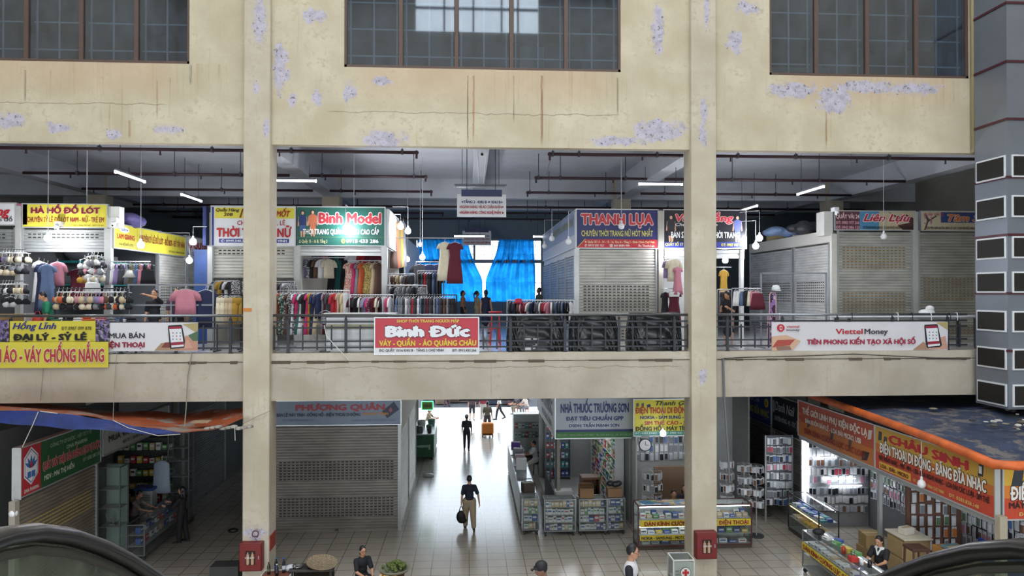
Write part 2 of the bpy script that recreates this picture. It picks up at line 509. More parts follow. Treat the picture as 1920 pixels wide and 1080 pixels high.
def flush_text():
    bpy.context.view_layer.update()
    dg = bpy.context.evaluated_depsgraph_get()
    done = [bpy.data.meshes.new_from_object(T[0].evaluated_get(dg)) for T in TEXTS]
    for (o, parent, x0, x1, z, cap, y, color, outline, rough, name, ex, ob), me in zip(TEXTS, done):
        cu = o.data
        if len(me.vertices):
            co = [(v.co.x, v.co.y) for v in me.vertices]; fs = [tuple(p.vertices) for p in me.polygons]
            lo, hi = min(c[0] for c in co), max(c[0] for c in co)
            sx = (x1 - x0) / max(hi - lo + 2 * ex, 1e-4); sz = cap / 0.727
            def lay(shifts, yy, hexc, st):
                vs, ff = [], []
                for k_, (dx, dz) in enumerate(shifts):
                    b = len(vs)
                    vs += [((cx_ - lo + ex + dx) * sx + x0, yy - k_ * st, (cz_ + dz) * sz + z) for cx_, cz_ in co]
                    ff += [tuple(i + b for i in f) for f in fs]
                m2 = bpy.data.meshes.new(name); m2.from_pydata(vs, [], ff); m2.materials.append(mat(hexc, rough, 0, 0))
                t = bpy.data.objects.new(name, m2); COL.objects.link(t); t.parent = parent
            lay([(0, 0)] if ex < .006 else [(ex, 0), (-ex, 0), (ex * .3, ex * .8), (-ex * .3, -ex * .8), (0, 0)], y - .0005, color, .0008)
            if outline:
                r = ob + ex
                lay([(r * cos(i * pi / 4), r * sin(i * pi / 4)) for i in range(8)], y + .0055, outline, .0006)
        bpy.data.meshes.remove(me); bpy.data.objects.remove(o); bpy.data.curves.remove(cu)
    TEXTS.clear()

# ================================================================ THE BUILDING
FY = 17.95                         # face of the facade wall across the atrium
Z2 = 5.8                           # upper gallery floor
ZB = 11.0                          # underside of the beams over the gallery
def A(px, py, Y=FY): return at(px, py, Y)

def spot(px, py, rx, ry, Y=FY):
    x, z = at(px, py, Y); k = Y / F_PX
    return (x, z, rx * k, ry * k)
def streak(px, y0, y1, w, hx='6a4a2c', am=0.7, Y=FY):
    x, za = at(px, y0, Y); _, zb = at(px, y1, Y)
    return (x, za, zb, w * .62 * Y / F_PX, hx, am)

facade_m = plaster('ccc3ac', spots=[
    spot(525, 130, 16, 46), spot(548, 188, 9, 14), spot(720, 263, 42, 16), spot(1232, 246, 52, 22), spot(1165, 264, 55, 9),
    spot(715, 152, 20, 9), spot(108, 240, 22, 10), spot(18, 226, 26, 16), spot(320, 243, 24, 8), spot(214, 251, 14, 9),
    spot(1378, 78, 16, 26), spot(1400, 15, 22, 14), spot(1234, 55, 12, 48), spot(1490, 170, 46, 15), spot(1566, 186, 36, 26),
    spot(1622, 163, 60, 12), spot(1712, 166, 54, 12), spot(596, 185, 10, 16), spot(590, 30, 22, 14), spot(655, 170, 12, 22)],
    streaks=[streak(205, 196, 248, 5, '8a5a34'), streak(243, 225, 263, 5, '8f6a44', .5), streak(95, 130, 192, 4, '8a5a34', .5), streak(47, 130, 195, 5, '5c5238', .6),
             streak(318, 145, 232, 4), streak(295, 150, 228, 4, '8a5a34', .5), streak(358, 121, 162, 5, '3a3a36', .8),
             streak(877, 141, 282, 3, '55482f', .8), streak(888, 141, 276, 4, '9a6234', .7), streak(963, 141, 236, 3, '4a4538', .7),
             streak(1016, 141, 282, 5, '7a4a22', .85), streak(1158, 145, 222, 4, '6a5f48', .6), streak(1549, 190, 284, 4, '8a5f30', .8), streak(1558, 190, 284, 3, '8a5f30', .6), streak(1788, 150, 196, 4, '8a6a40', .5)],
    wash=(-18, 18, 11.75, 12.98), cracks=[(-13, -7.4, A(120, 193)[1]), (-3.6, 3.9, A(900, 213)[1])])
column_m = plaster('c5bdac', spots=[spot(487, 40, 12, 42, 17.8), spot(480, 165, 6, 12, 17.8), spot(1320, 210, 6, 26, 17.8), spot(1318, 255, 7, 22, 17.8), spot(1325, 20, 5, 40, 17.8), spot(1318, 705, 8, 14, 17.8), spot(478, 1000, 20, 12, 17.8), spot(500, 240, 6, 16, 17.8)])
beam_m = plaster('b4ada0', cracks=[(-4.8, 5.5, A(700, 690)[1])], streaks=[streak(901, 680, 748, 3, '8d8672', .5), streak(921, 680, 748, 3, '8d8672', .5), streak(1070, 690, 740, 3, '8d8672', .4)])
curb_m = plaster('bdb6a8')
conc_m = mat('c2c5cc', 0.85, 0, 0.12, 1.2)
ceil_m = mat('cdd0d6', 0.85, 0, 0.12, 1.0)
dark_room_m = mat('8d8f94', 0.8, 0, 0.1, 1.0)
tile_m = tiles('b3aba0', 'aea69b', 0.5, '6e675d', 0.16)
tile2_m = tiles('dcdee0', 'd6d8db', 0.5, '83868a', 0.16)
crack_m = mat('5b5347', 0.9)

struct('floor', MB().box(-18, 18, -9, 37.2, -0.3, 0), tile_m)
struct('street_outside', MB().box(-30, 30, 37.2, 45.6, -0.32, -0.01), mat('d6d4cf', 0.7, 0, 0.06, 0.6))
struct('road_outside', MB().box(-30, 30, 45.6, 75, -0.33, -0.03), mat('2e3036', 0.9, 0, 0.1, 0.6))
struct('floor_upper', MB().box(-18, 18, 18.3, 36.2, 5.45, Z2), [tile2_m])
struct('floor_landing', MB().box(-18, 18, -9, 1.2, 5.4, Z2), tile2_m)
struct('ceiling_lower', MB().box(-18, 18, 18.3, 37.2, 5.35, 5.44), conc_m)
struct('ceiling', MB().box(-18, 18, 18.2, 36.3, 11.75, 12.05), ceil_m)
struct('ceiling_top', MB().box(-18, 18, 18.2, 30, 15.8, 16.0), ceil_m)
struct('roof', MB().box(-18.3, 18.3, -9.3, 18.2, 26.5, 26.7), conc_m)  # opaque panel added out of view to block the sky over the atrium
struct('wall_left', MB().box(-18.3, -18, -9, 37.2, 0, 26.5), plaster('aeaca2'))
struct('wall_right', MB().box(18, 18.3, -9, 37.2, 0, 26.5), plaster('aeaca2'))
# wall behind the camera, with the clerestory whose daylight shows in the window glass
w = MB().box(-18, 18, -9.3, -9, 0, 23.9).box(-18, -3.4, -9.3, -9, 23.9, 26.5).box(4.4, 18, -9.3, -9, 23.9, 26.5)
struct('wall_rear', w, mat('b0aea6', .9, 0, .1, .6))
b = MB()
for x in (-1.6, 0.25, 2.05, 3.1): b.box(x - 0.06, x + 0.06, -9.2, -9.08, 23.9, 26.5)
b.box(-3.4, 4.4, -9.2, -9.08, 25.35, 25.5)
struct('trim_clerestory', b, mat('4a4f58', 0.5))

# columns of the facade and of the row behind
CX = ((-5.55, -4.91), (5.66, 6.31))
for x0, x1 in CX:
    struct('column', MB().bev(x0, x1, 17.8, 18.45, 0, 25.4, 0.015), column_m)
for x in (-14.0, -5.3, 6.0, 14.6):
    struct('column', MB().bev(x - 0.33, x + 0.33, 27.5, 28.15, 0, 11.75, 0.015), column_m)
struct('column', MB().bev(-14.3, -13.65, 17.8, 18.45, 0, 25.4, 0.015), column_m)

# facade wall over the gallery, with three window openings
WZ0, WZ1 = 12.97, 15.55
w = MB().box(-18, 18, FY, 18.2, ZB, WZ0).box(-18, 18, FY, 18.2, WZ1, 26.5)
WIN = ((-13.0, -6.91), (-3.13, 3.87), (7.78, 13.17))
for x0, x1 in ((-18, -13.0), (-6.91, -3.13), (3.87, 7.78), (13.17, 18)):
    w.box(x0, x1, FY, 18.2, WZ0, WZ1)
struct('wall_facade', w, facade_m)
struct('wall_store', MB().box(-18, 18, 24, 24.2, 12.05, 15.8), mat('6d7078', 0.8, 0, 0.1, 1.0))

# gallery beam and the kerb on it
w = MB(); k = MB()
for x0, x1 in ((-18, -5.55), (-4.91, 5.66), (6.31, 18)):
    w.box(x0, x1, FY, 18.3, 4.63, 5.585)
    k.box(x0, x1, FY + 0.03, 18.35, 5.6, Z2)
for x in (-5.55, 5.66): w.box(x, x + 0.65, 18.05, 18.3, 4.63, 5.585)
struct('beam', w, beam_m)
struct('trim_1', k, curb_m)
rnd = random.Random(4)
c = MB()
for x0, x1 in ((-11, -5.6), (-4.9, 5.6), (6.4, 13.2)):
    x = x0
    while x < x1:
        L = rnd.uniform(0.15, 0.5); h = rnd.choice((0.006, 0.01, 0.016, 0.03, 0.045))
        c.box(x, min(x1, x + L), FY - 0.004, FY + 0.05, 5.592 - h, 5.6 + h * 0.4); x += L
struct('trim_2', c, crack_m)

# beams under the ceilings
for x in (-13.95, -5.3, 6.0, 14.6):
    struct('beam', MB().box(x - 0.25, x + 0.25, 18.2, 27.6, ZB, 11.75).box(x - 0.25, x + 0.25, 27.6, 36, ZB + 0.1, 11.75), conc_m)
struct('beam', MB().box(-18, 18, 27.65, 28.05, ZB, 11.75), conc_m)
struct('beam', MB().box(0.12, 0.55, 18.2, 27.65, 11.3, 11.75), mat('d0d3d9', 0.8, 0, .08, 1))
struct('beam', MB().box(-18, 18, 32.6, 33.0, ZB + 0.15, 11.75), conc_m)
for x in (-5.3, 6.0):
    struct('beam', MB().box(x - 0.25, x + 0.25, 18.3, 37, 4.7, 5.35), conc_m)
struct('beam', MB().box(-18, 18, 27.6, 28.0, 4.7, 5.35), conc_m)

# end walls: window upstairs, wide way out below
EX0, ez1 = at(779, 447, 36); EX1, ez0 = at(1018, 566, 36)
w = MB().box(-18, EX0, 36, 36.3, Z2, 11.75).box(EX1, 18, 36, 36.3, Z2, 11.75).box(EX0, EX1, 36, 36.3, Z2, ez0).box(EX0, EX1, 36, 36.3, ez1, 11.75)
struct('wall_end', w, mat('74828a', 0.8, 0, 0.1, 1.5))
DX0, _ = at(783, 800, 34); DX1, _ = at(1016, 800, 34)
w = MB().box(-18, DX0, 34.6, 34.8, 0, 5.35).box(DX1, 18, 34.6, 34.8, 0, 5.35)
struct('wall_end_lower', w, plaster('aeaca2'))
struct('wall_outside', MB().box(-30, 30, 56, 56.3, 0, 1.7), mat('3a3c42', 0.9, 0, .15, .8))

# ---- windows of the facade
brown_m = mat('5d4a42', 0.5, 0, .15, 4)
grid_m = mat('d9dfe6', 0.5, 0, .05)
wglass = glass('c9d3da', 2.6, 0.05, '8c9ab4')
def facade_window(n, x0, x1, mulls):
    fr = MB()
    fr.box(x0, x1, FY + 0.02, FY + 0.12, WZ0, WZ0 + 0.07).box(x0, x1, FY + 0.02, FY + 0.12, WZ1 - 0.07, WZ1)
    fr.box(x0, x0 + 0.06, FY + 0.02, FY + 0.12, WZ0, WZ1).box(x1 - 0.06, x1, FY + 0.02, FY + 0.12, WZ0, WZ1)
    o = struct('window_%d' % n, fr, brown_m)
    xs = [x0] + list(mulls) + [x1]
    for m in mulls:
        MB().box(m - 0.05, m + 0.05, FY + 0.02, FY + 0.13, WZ0 + 0.07, WZ1 - 0.07).obj('mullion', brown_m, o)
    for a, b in zip(xs, xs[1:]):
        MB().box(a + 0.06, b - 0.06, FY + 0.07, FY + 0.078, WZ0 + 0.07, WZ1 - 0.07).obj('pane', wglass, o)
        g = MB()
        n_ = 2
        for i in range(n_ + 1):
            xx = a + 0.12 + (b - a - 0.24) * i / n_
            g.box(xx - 0.02, xx + 0.02, 18.22, 18.24, WZ0 + 0.05, WZ1)
        for zz in (WZ0 + 0.38, WZ0 + 1.06, WZ0 + 1.74, WZ0 + 2.4):
            g.box(a + 0.05, b - 0.05, 18.225, 18.245, zz - 0.018, zz + 0.018)
        g.obj('security_grille', grid_m, o)
def xs_of(pxs, py): return [at(p, py, FY + 0.07)[0] for p in pxs]
facade_window(1, -13.0, -6.91, [-12.2] + xs_of((51, 154, 257), 60)[0:3])
facade_window(2, -3.13, 3.87, xs_of((752, 856, 959, 1061), 60))
facade_window(3, 7.78, 13.17, xs_of((1529, 1624, 1716), 60))
# what stands in the rooms behind that glass
x0, z0 = at(975, 137, 21); x1, z1 = at(1020, 88, 21)
tag(MB().box(x0, x1, 21, 21.06, 12.05, z1).obj('whiteboard', mat('e8e6da', 0.5, 0, .03)), 'plain white board standing behind the middle facade window', 'board')
x0, z0 = at(1690, 130, 20.5); x1, z1 = at(1798, 85, 20.5)
st = MB()
for i in range(4): st.box(x0 - 0.9 + i * 0.25, x1, 20.5 + i * 0.28, 20.8 + i * 0.28, 12.06, 12.05 + 0.9 + i * 0.36)
tag(st.obj('staircase', mat('c9b995', 0.7)), 'pale steps of a staircase seen through the window by the grey tower', 'stairs')
b = MB().box(9.0, 11.5, 22.0, 22.3, 14.35, 14.5)
tag(b.obj('ceiling_lamp', mat('d9dde2', .5)), 'long pale lamp housing inside the room behind the window by the grey tower', 'lamp')

# ---- end window with its grille
steel_m = mat('8c949a', 0.5, .2)
fr = MB().box(EX0, EX1, 35.98, 36.1, ez1 - 0.1, ez1).box(EX0, EX1, 35.98, 36.1, ez0, ez0 + 0.06)
_, zt = at(900, 490, 36)
fr.box(EX0, EX1, 35.96, 36.12, zt - 0.09, zt + 0.09)
for p in (779, 826, 889, 953, 1016):
    x, _ = at(p, 480, 36); fr.box(x - 0.05, x + 0.05, 35.98, 36.1, (ez0 if p in (779, 1016) else zt), ez1)
ew = struct('window_4', fr, steel_m)
g = MB()
for i in range(44):
    x = EX0 + (EX1 - EX0) * (i + .5) / 44
    if i % 3: g.box(x - 0.012, x + 0.012, 36.04, 36.06, zt + 0.05, ez1)
for zz in (zt + 0.35, zt + 0.75, ez1 - 0.3): g.box(EX0, EX1, 36.03, 36.05, zz - 0.012, zz + 0.012)
g.obj('security_grille', mat('565c66', 0.5), ew)
MB().box(EX0, EX1, 36.0, 36.03, at(900, 530, 36)[1] - .02, at(900, 530, 36)[1] + .02).obj('window_bar', steel_m, ew)

def drape(pts_l, pts_r, label):
    """a tarp hung at the window: left and right edges as picture heights against place x"""
    def fn(u, v):
        def e(pts):
            py = pts[0][1] + (pts[-1][1] - pts[0][1]) * v
            for (a, b), (c2, d) in zip(pts, pts[1:]):
                if py <= d + 1e-6:
                    t = (py - b) / (d - b); return a + (c2 - a) * t, py
            return pts[-1]
        (xl, yl), (xr, yr) = e(pts_l), e(pts_r)
        X, Z = at(xl + (xr - xl) * u, yl, 35.86)
        return (X, 35.86 - 0.07 * sin(u * 31 + v * 2.5) - 0.05 * sin(u * 67 - v * 5) - 0.08 * sin(v * 9 + u * 3), Z)
    o = MB().grid(fn, 60, 20).obj('curtain', blue_tr, smooth=True)
    tag(o, label, 'curtain')
blue_tr = tarp_mat('1c8fe2', 0.85, None, 0.4)
drape([(782, 449), (786, 500), (790, 566)], [(876, 449), (884, 478), (893, 500), (904, 523), (905.5, 566)], 'bright blue plastic sheet curtain behind the hanging white and crimson dresses')
drape([(936, 449), (929, 478), (919, 502), (911, 523), (909, 566)], [(1001, 449), (1003, 500), (1004, 566)], 'bright blue plastic sheet curtain tied back beside the corner of the shuttered stall')

# ================================================================ RAILINGS, TOWER, ESCALATORS, CEILING SERVICES
rail_steel = mat('8b8f94', 0.28, 0.9, 0.04)
rail_iron = mat('2c2f36', 0.5, 0.2, 0.1)
RY = 18.12
def railing(x0, x1, posts, label):
    t = thing('balcony_railing', label, 'railing', ((x0 + x1) / 2, RY, Z2), 0, 'gallery railings')
    cx = (x0 + x1) / 2; a, b = x0 - cx, x1 - cx
    MB().cyl((a, 0, 0.945), (b, 0, 0.945), 0.034, n=10).obj('handrail', rail_steel, t, True)
    for z in (0.78, 0.63, 0.29, 0.135):
        MB().box(a, b, -0.018, 0.018, z - 0.02, z + 0.02).obj('rail_bar', rail_iron, t)
    for p in posts:
        px_ = p - cx
        m = MB().box(px_ - 0.035, px_ + 0.035, -0.05, -0.019, -0.02, 0.86).cyl((px_, -0.03, 0.86), (px_, -0.01, 0.92), 0.014).ell((px_, -0.035, 0.87), 0.03, 0.03, 0.035, 8, 6)
        m.box(px_ - 0.05, px_ + 0.05, -0.06, 0.03, 0, 0.02)
        m.obj('post', rail_iron, t)
    ps = sorted(posts); ps = [ps[0] - 1.37] + ps + [ps[-1] + 1.37]
    for p, q in zip(ps, ps[1:]):
        for k in (1, 2, 3):
            xx = p + (q - p) * k / 4
            if x0 < xx < x1:
                xx -= cx
                MB().box(xx - 0.018, xx + 0.018, -0.045, -0.019, 0.08, 0.70).obj('baluster', rail_iron, t)
    return t
PX = lambda p: at(p, 630, RY)[0]
railing(-11.6, -5.56, [PX(p) for p in (22, 125, 228, 331, 433)], 'dark railing under a steel handrail, behind the yellow and white cloth banners')
railing(-4.9, 5.65, [PX(p) for p in (541, 649, 755, 855, 957, 1059, 1160, 1264)], 'long dark railing under a steel handrail, between the two tall columns')
railing(6.32, 13.2, [PX(p) for p in (1363, 1466, 1569, 1672, 1775)], 'dark railing under a steel handrail, running to the grey tower')

# ---- grey clad tower with louvres
panel_m = mat('7d838d', 0.42, 0.35, 0.10, 1.4)
TX, TY0, TY1 = 13.2, 16.67, 17.79
tb = at(1890, 768, TY0)[1]
tw = struct('pillar', MB().box(TX, 15.2, TY0, TY1, tb, 25.4), panel_m, None, 'grey metal clad tower with white framed louvres')
seam_m = mat('4a1f2a', 0.5)
for py in (5, 115, 223, 332, 440, 550, 658):
    z = at(1892, py, TY0)[1]
    MB().box(TX - 0.02, 15.2, TY0 - 0.02, TY1, z - 0.03, z + 0.03).obj('seam_strip', seam_m, tw)
lf_m, lv_m = mat('dfe2e6', 0.5, 0, .06), mat('25231f', 0.7, 0, .1)
for y0, y1 in ((293, 329), (369, 404), (446, 481), (512, 546), (586, 620), (657, 691), (724, 760)):
    za = at(1892, y1, TY0)[1]; zb = at(1892, y0, TY0)[1]
    # on the face towards the aisle (x = TX) and on the front face
    ya, yb = TY0 + 0.08, TY1 - 0.12
    f = MB().box(TX - 0.03, TX + 0.01, ya - 0.04, yb + 0.04, za - 0.04, zb + 0.04)
    o = f.obj('louvre_frame', lf_m, tw)
    g = MB().box(TX - 0.036, TX - 0.03, ya, yb, za, zb)
    for i in range(14):
        z = za + (zb - za) * (i + .5) / 14; g.box(TX - 0.046, TX - 0.036, ya, yb, z - 0.009, z + 0.004)
    g.obj('louvre', lv_m, o)
    xa, xb = TX + 0.14, TX + 0.14 + 0.95
    o = MB().box(xa - 0.04, xb + 0.04, TY0 - 0.03, TY0 + 0.01, za - 0.04, zb + 0.04).obj('louvre_frame', lf_m, tw)
    g = MB().box(xa, xb, TY0 - 0.036, TY0 - 0.03, za, zb)
    for i in range(14):
        z = za + (zb - za) * (i + .5) / 14; g.box(xa, xb, TY0 - 0.046, TY0 - 0.036, z - 0.009, z + 0.004)
    g.obj('louvre', lv_m, o)
# rain pipe in the corner beside the tower
xp, _ = at(1826, 150, 17.85)
tag(MB().cyl((xp, 17.87, ZB), (xp, 17.87, 22), 0.065, n=12).obj('drain_pipe', mat('b0a57f', .6), smooth=True), 'cream painted drain pipe on the facade beside the grey tower', 'pipe')

# ---- escalators that lead down on both sides of the camera
rubber = mat('0d0e11', 0.3, 0, .05)
esc_glass = glass('c3cfca', 0.5, 0.26, 'a3a89a')
alu = mat('a9adb0', 0.35, 0.8, 0.05)
def escalator(x_in, side, label):
    """x_in: inner balustrade plane; the moving steps lie on its far side"""
    t = thing('escalator', label, 'escalator', (x_in, 2.0, Z2 - 1.2))
    ox, oy, oz = x_in, 2.0, Z2 - 1.2
    sh = -0.28 if side > 0 else 0.0
    pts = []
    for py_, z_ in [(0.5, 6.68), (1.3, 6.68), (1.7, 6.675), (1.9, 6.652), (2.03, 6.62), (2.19, 6.555), (2.37, 6.46), (2.55, 6.35), (2.8, 6.18), (5.5, 4.34), (9.1, 1.9), (9.9, 1.86)]:
        pts.append((0, py_ + sh - oy, z_ - oz))
    for k, off in enumerate((0, side * 1.25)):
        pp = [(off, y, z) for _, y, z in pts]
        m = MB(); vs = []
        for i, p in enumerate(pp):
            d = (Vector(pp[min(i + 1, len(pp) - 1)]) - Vector(pp[max(i - 1, 0)])).normalized(); nn = Vector((0, -d.z, d.y))
            vs += [Vector(p) + Vector((.041 * cos(a), 0, 0)) + nn * (.026 * sin(a) + .022) for a in [q * pi / 7 for q in range(14)]]
        m.add(vs, [(i * 14 + q, i * 14 + (q + 1) % 14, (i + 1) * 14 + (q + 1) % 14, (i + 1) * 14 + q) for i in range(len(pp) - 1) for q in range(14)] + [tuple(range(13, -1, -1)), tuple(range(len(vs) - 14, len(vs)))])
        m.obj('handrail', rubber, t, True)
        MB().tube([(off, y, z - 0.024) for _, y, z in pp], 0.015, 6).obj('handrail_guide', mat('4b4a45', .5, .3), t)
        g = MB()
        for (_, y0, z0), (_, y1, z1) in zip(pp, pp[1:]):
            for dx in (-0.006, 0.006):
                g.quad((off + dx, y0, z0 - 0.86), (off + dx, y1, z1 - 0.86), (off + dx, y1, z1 + 0.004), (off + dx, y0, z0 + 0.004))
        g.obj('glass_panel', esc_glass, t)
        d = MB()
        for (_, y0, z0), (_, y1, z1) in zip(pp, pp[1:]):
            vs = [(off - 0.1, y0, z0 - 1.2), (off + 0.1, y0, z0 - 1.2), (off + 0.1, y1, z1 - 1.2), (off - 0.1, y1, z1 - 1.2),
                  (off - 0.1, y0, z0 - 0.86), (off + 0.1, y0, z0 - 0.86), (off + 0.1, y1, z1 - 0.86), (off - 0.1, y1, z1 - 0.86)]
            d.add(vs, [(0, 3, 2, 1), (4, 5, 6, 7), (0, 1, 5, 4), (1, 2, 6, 5), (2, 3, 7, 6), (3, 0, 4, 7)])
        d.obj('skirt', mat('55595c', 0.4, 0.6), t)
    s = MB(); y, z = 2.05 - oy, Z2 - oz - 0.04
    for i in range(21):
        s.box(min(side * 0.1, side * 1.15), max(side * 0.1, side * 1.15), y, y + 0.34, z - 0.25, z); y += 0.34; z -= 0.228
    s.obj('step', mat('3f4245', 0.5, 0.5), t)
escalator(-1.2, -1, 'escalator with black handrail going down before the red pharmacy sign')
escalator(1.43, 1, 'escalator with black handrail going down before the phone stall with orange signs')

# ---- sprinkler pipes
pipe_m = mat('3a2229', 0.5, 0.1, .1)
rod_m = mat('3b3d45', 0.6)
def pipe(x0, x1, Y, rods, heads, label, z=10.98, ends='', group=None):
    t = thing('sprinkler_pipe', label, 'pipe', ((x0 + x1) / 2, Y, z), 0, group)
    c = (x0 + x1) / 2
    m = MB().cyl((x0 - c, 0, 0), (x1 - c, 0, 0), 0.045, n=8)
    if 'l' in ends: m.ell((x0 - c, 0, 0), .06, .06, .06, 8, 6).cyl((x0 - c, 0, 0), (x0 - c, 0, -0.16), 0.03)
    if 'r' in ends: m.ell((x1 - c, 0, 0), .06, .06, .06, 8, 6).cyl((x1 - c, 0, 0), (x1 - c, 0, -0.16), 0.03)
    m.obj('pipe_run', pipe_m, t, True)
    for x in rods:
        MB().cyl((x - c, 0, 0.02), (x - c, 0, 11.75 - z), 0.013, n=6).box(x - c - 0.03, x - c + 0.03, -0.055, 0.055, -0.055, 0.075).obj('hanger_rod', rod_m, t)
    for x in heads:
        MB().cyl((x - c, 0, -0.03), (x - c, 0, -0.13), 0.022, n=6).cyl((x - c, 0, -0.13), (x - c, 0, -0.14), 0.035, n=8).obj('sprinkler_head', pipe_m, t)
rows = [(18.65, 'nearest the atrium'), (22.5, 'second from the atrium'), (25.8, 'just before the inner columns')]
for i, (Y, w) in enumerate(rows):
    pipe(-13.6, -5.6, Y, (-12, -9.4 + i * .3, -6.6 - i * .5), (-11.2 - i, -7.9 - i * .4), 'dark red sprinkler pipe over the yellow signs, ' + w)
    pipe(-5.0, -1.38, Y, (-4.6, -1.75), (-4.9 + i * .4,), 'dark red sprinkler pipe over the green sign, ' + w, ends='r')
    pipe(2.12, 5.7, Y, (2.2, 2.9, 5.0), (4.6,), 'dark red sprinkler pipe over the navy sign, ' + w, ends='l')
    pipe(6.3, 14.3, Y, (7.2, 8.8 - i * .3, 11.4), (7.0 + i * .5, 10.5, 13.0), 'dark red sprinkler pipe over the beige shutters, ' + w)
for Y, x0, x1 in ((29.6, -13.6, 17), (31.8, 1.4, 14), (32.0, -14, -1.2), (34.4, -14, 14)):
    pipe(x0, x1, Y, [x0 + 1.2 + k * 2.6 for k in range(int((x1 - x0) / 2.6))], [x0 + 2 + k * 3 for k in range(int((x1 - x0) / 3))],
         {29.6: 'long dark pipe just beyond the inner columns', 31.8: 'dark pipe with open end beyond the inner columns, over the navy sign', 32.0: 'dark pipe with open end beyond the inner columns, over the green sign', 34.4: 'long dark pipe before the blue curtained window'}[Y], z=10.9, ends='l' if Y == 31.8 else ('r' if Y == 32.0 else ''))

# ---- fluorescent lamp housings hung on rods
lampw = mat('eceef0', 0.4, 0, .03)
lamp_on = mat('f2f5ff', .4, 0, 0, 1, 7.5)
def tube_lamp(x, y, z, L, along, label, body=lamp_on, top=11.75, name='fluorescent_lamp'):
    t = thing(name, label, 'lamp', (x, y, z), 0 if along == 'x' else pi / 2)
    MB().prism([(-0.045, 0.03), (0.045, 0.03), (0.03, 0.08), (-0.03, 0.08)], -L / 2, L / 2).obj('housing', mat('7c7f86', .5), t, rotz=pi / 2)
    MB().cyl((-L / 2 + .03, 0, 0), (L / 2 - .03, 0, 0), 0.028, n=8).box(-L / 2, -L / 2 + .04, -.03, .03, -.035, .04).box(L / 2 - .04, L / 2, -.03, .03, -.035, .04).obj('tube', body, t, True)
    for s in (-1, 1):
        MB().cyl((s * L * .35, 0, 0.08), (s * L * .35, 0, top - z), 0.009, n=5).obj('rod', rod_m, t)
tube_lamp(-9.3, 20.1, 10.5, 1.7, 'y', 'white fluorescent lamp hanging over the lane behind the yellow signs')
tube_lamp(-9.3, 24.4, 10.5, 1.7, 'y', 'white fluorescent lamp hanging farther in, beside the white shop sign with yellow top')
tube_lamp(10.6, 21.5, 10.5, 1.7, 'y', 'white fluorescent lamp hanging over the lane before the beige shutters')
tube_lamp(10.5, 26.2, 10.5, 1.7, 'y', 'white fluorescent lamp hanging farther in, beside the black shop sign')
tube_lamp(-5.0, 20.5, 10.5, 1.3, 'x', 'white fluorescent lamp crosswise beside the tall column by the green sign', top=11.0)
tube_lamp(5.6, 20.5, 10.5, 1.3, 'x', 'white fluorescent lamp crosswise beside the tall column by the black sign', top=11.0)
tube_lamp(0.33, 21.0, 10.45, 1.55, 'x', 'grey fluorescent lamp hanging above the first direction board', mat('b9bcc2', .5))
tube_lamp(0.0, 30.5, 9.75, 1.3, 'x', 'white fluorescent lamp hanging behind the first direction board')
tube_lamp(3.4, 30.5, 9.75, 1.3, 'x', 'white fluorescent lamp hanging beside the pale side wall of the navy sign stall')
tube_lamp(0.5, 20.6, 4.22, 1.6, 'x', 'dark lamp bar hanging low over the bright ground floor aisle', mat('3a3a40', .5), 5.35)

# ---- cameras on walls and ceiling
def cctv(x, y, z, label, dome=False, drop=0.25):
    t = thing('security_camera', label, 'camera', (x, y, z))
    wm = mat('e4e6e8', 0.4, 0, .03)
    if dome:
        MB().box(-.07, .07, -.02, .2, .05, .17).obj('bracket', wm, t)
        MB().cyl((0, -.03, .06), (0, -.03, -.02), .06, n=14).ell((0, -.03, -.02), .06, .06, .06, 14, 8).obj('housing', wm, t, True)
        MB().ell((0, -.075, -.045), .025, .02, .025).obj('lens', mat('15161a', .2), t, True)
    else:
        MB().cyl((0, 0, drop), (0, 0, 0.03), .015).cyl((0, 0, drop), (0, 0, drop - .03), .05, n=10).obj('bracket', wm, t)
        MB().cyl((0, .12, .01), (0, -.12, -.03), .05, n=12).obj('housing', wm, t, True)
        MB().cyl((0, -.12, -.03), (0, -.135, -.032), .038, n=12).obj('lens', mat('15161a', .2), t, True)
cctv(0.33, 18.75, 10.98, 'small white bullet camera under the ceiling over the central lane', drop=0.32)
cctv(*[at(107, 424, 19.6)[0], 19.62, at(107, 427, 19.6)[1]], 'white camera on the post between the bra shop and its neighbour', True)
cctv(at(853, 422, 1)[0] * 0 + at(213, 422, 19.6)[0], 19.62, at(213, 420, 19.6)[1], 'small white camera at the corner of the yellow signs', True)
cctv(at(1569, 396, 20.6)[0], 20.62, at(1569, 399, 20.6)[1], 'white dome camera on the corner of the beige shuttered stall', True)

# ---- electric conduits under the ceiling
def conduit(pts, label, r=0.012, m=None):
    tag(MB().tube(pts, r, 5).obj('conduit', m or mat('6e727b', .6)), label, 'conduit')
conduit([(-12.9, 20.2, 11.72), (-8.3, 20.4, 11.70), (-5.6, 20.3, 11.72)], 'thin grey conduit along the ceiling over the yellow signs')
conduit([(-4.0, 19.9, 11.72), (-1.6, 20.1, 11.72)], 'thin grey conduit along the ceiling over the green sign')
conduit([(2.4, 22.0, 11.0), (2.5, 20.8, 11.72), (5.4, 20.8, 11.72)], 'thin grey conduit along the ceiling over the navy and red sign')
conduit([(6.6, 20.2, 11.73), (9.5, 20.2, 11.73), (11.2, 20.2, 11.73), (11.2, 20.2, 11.0)], 'thin grey conduit along the ceiling over the beige shutters')
for s in (-0.05, 0.08): conduit([(0.33 + s, 18.9, 11.28), (0.33 + s * 2, 19.6, 11.26), (0.33 + s, 20.98, 10.56)], 'pale cable from the ceiling camera to the grey lamp, strand by the ' + ('camera post' if s < 0 else 'beam edge'), 0.016, mat('c4c8cf', .5))

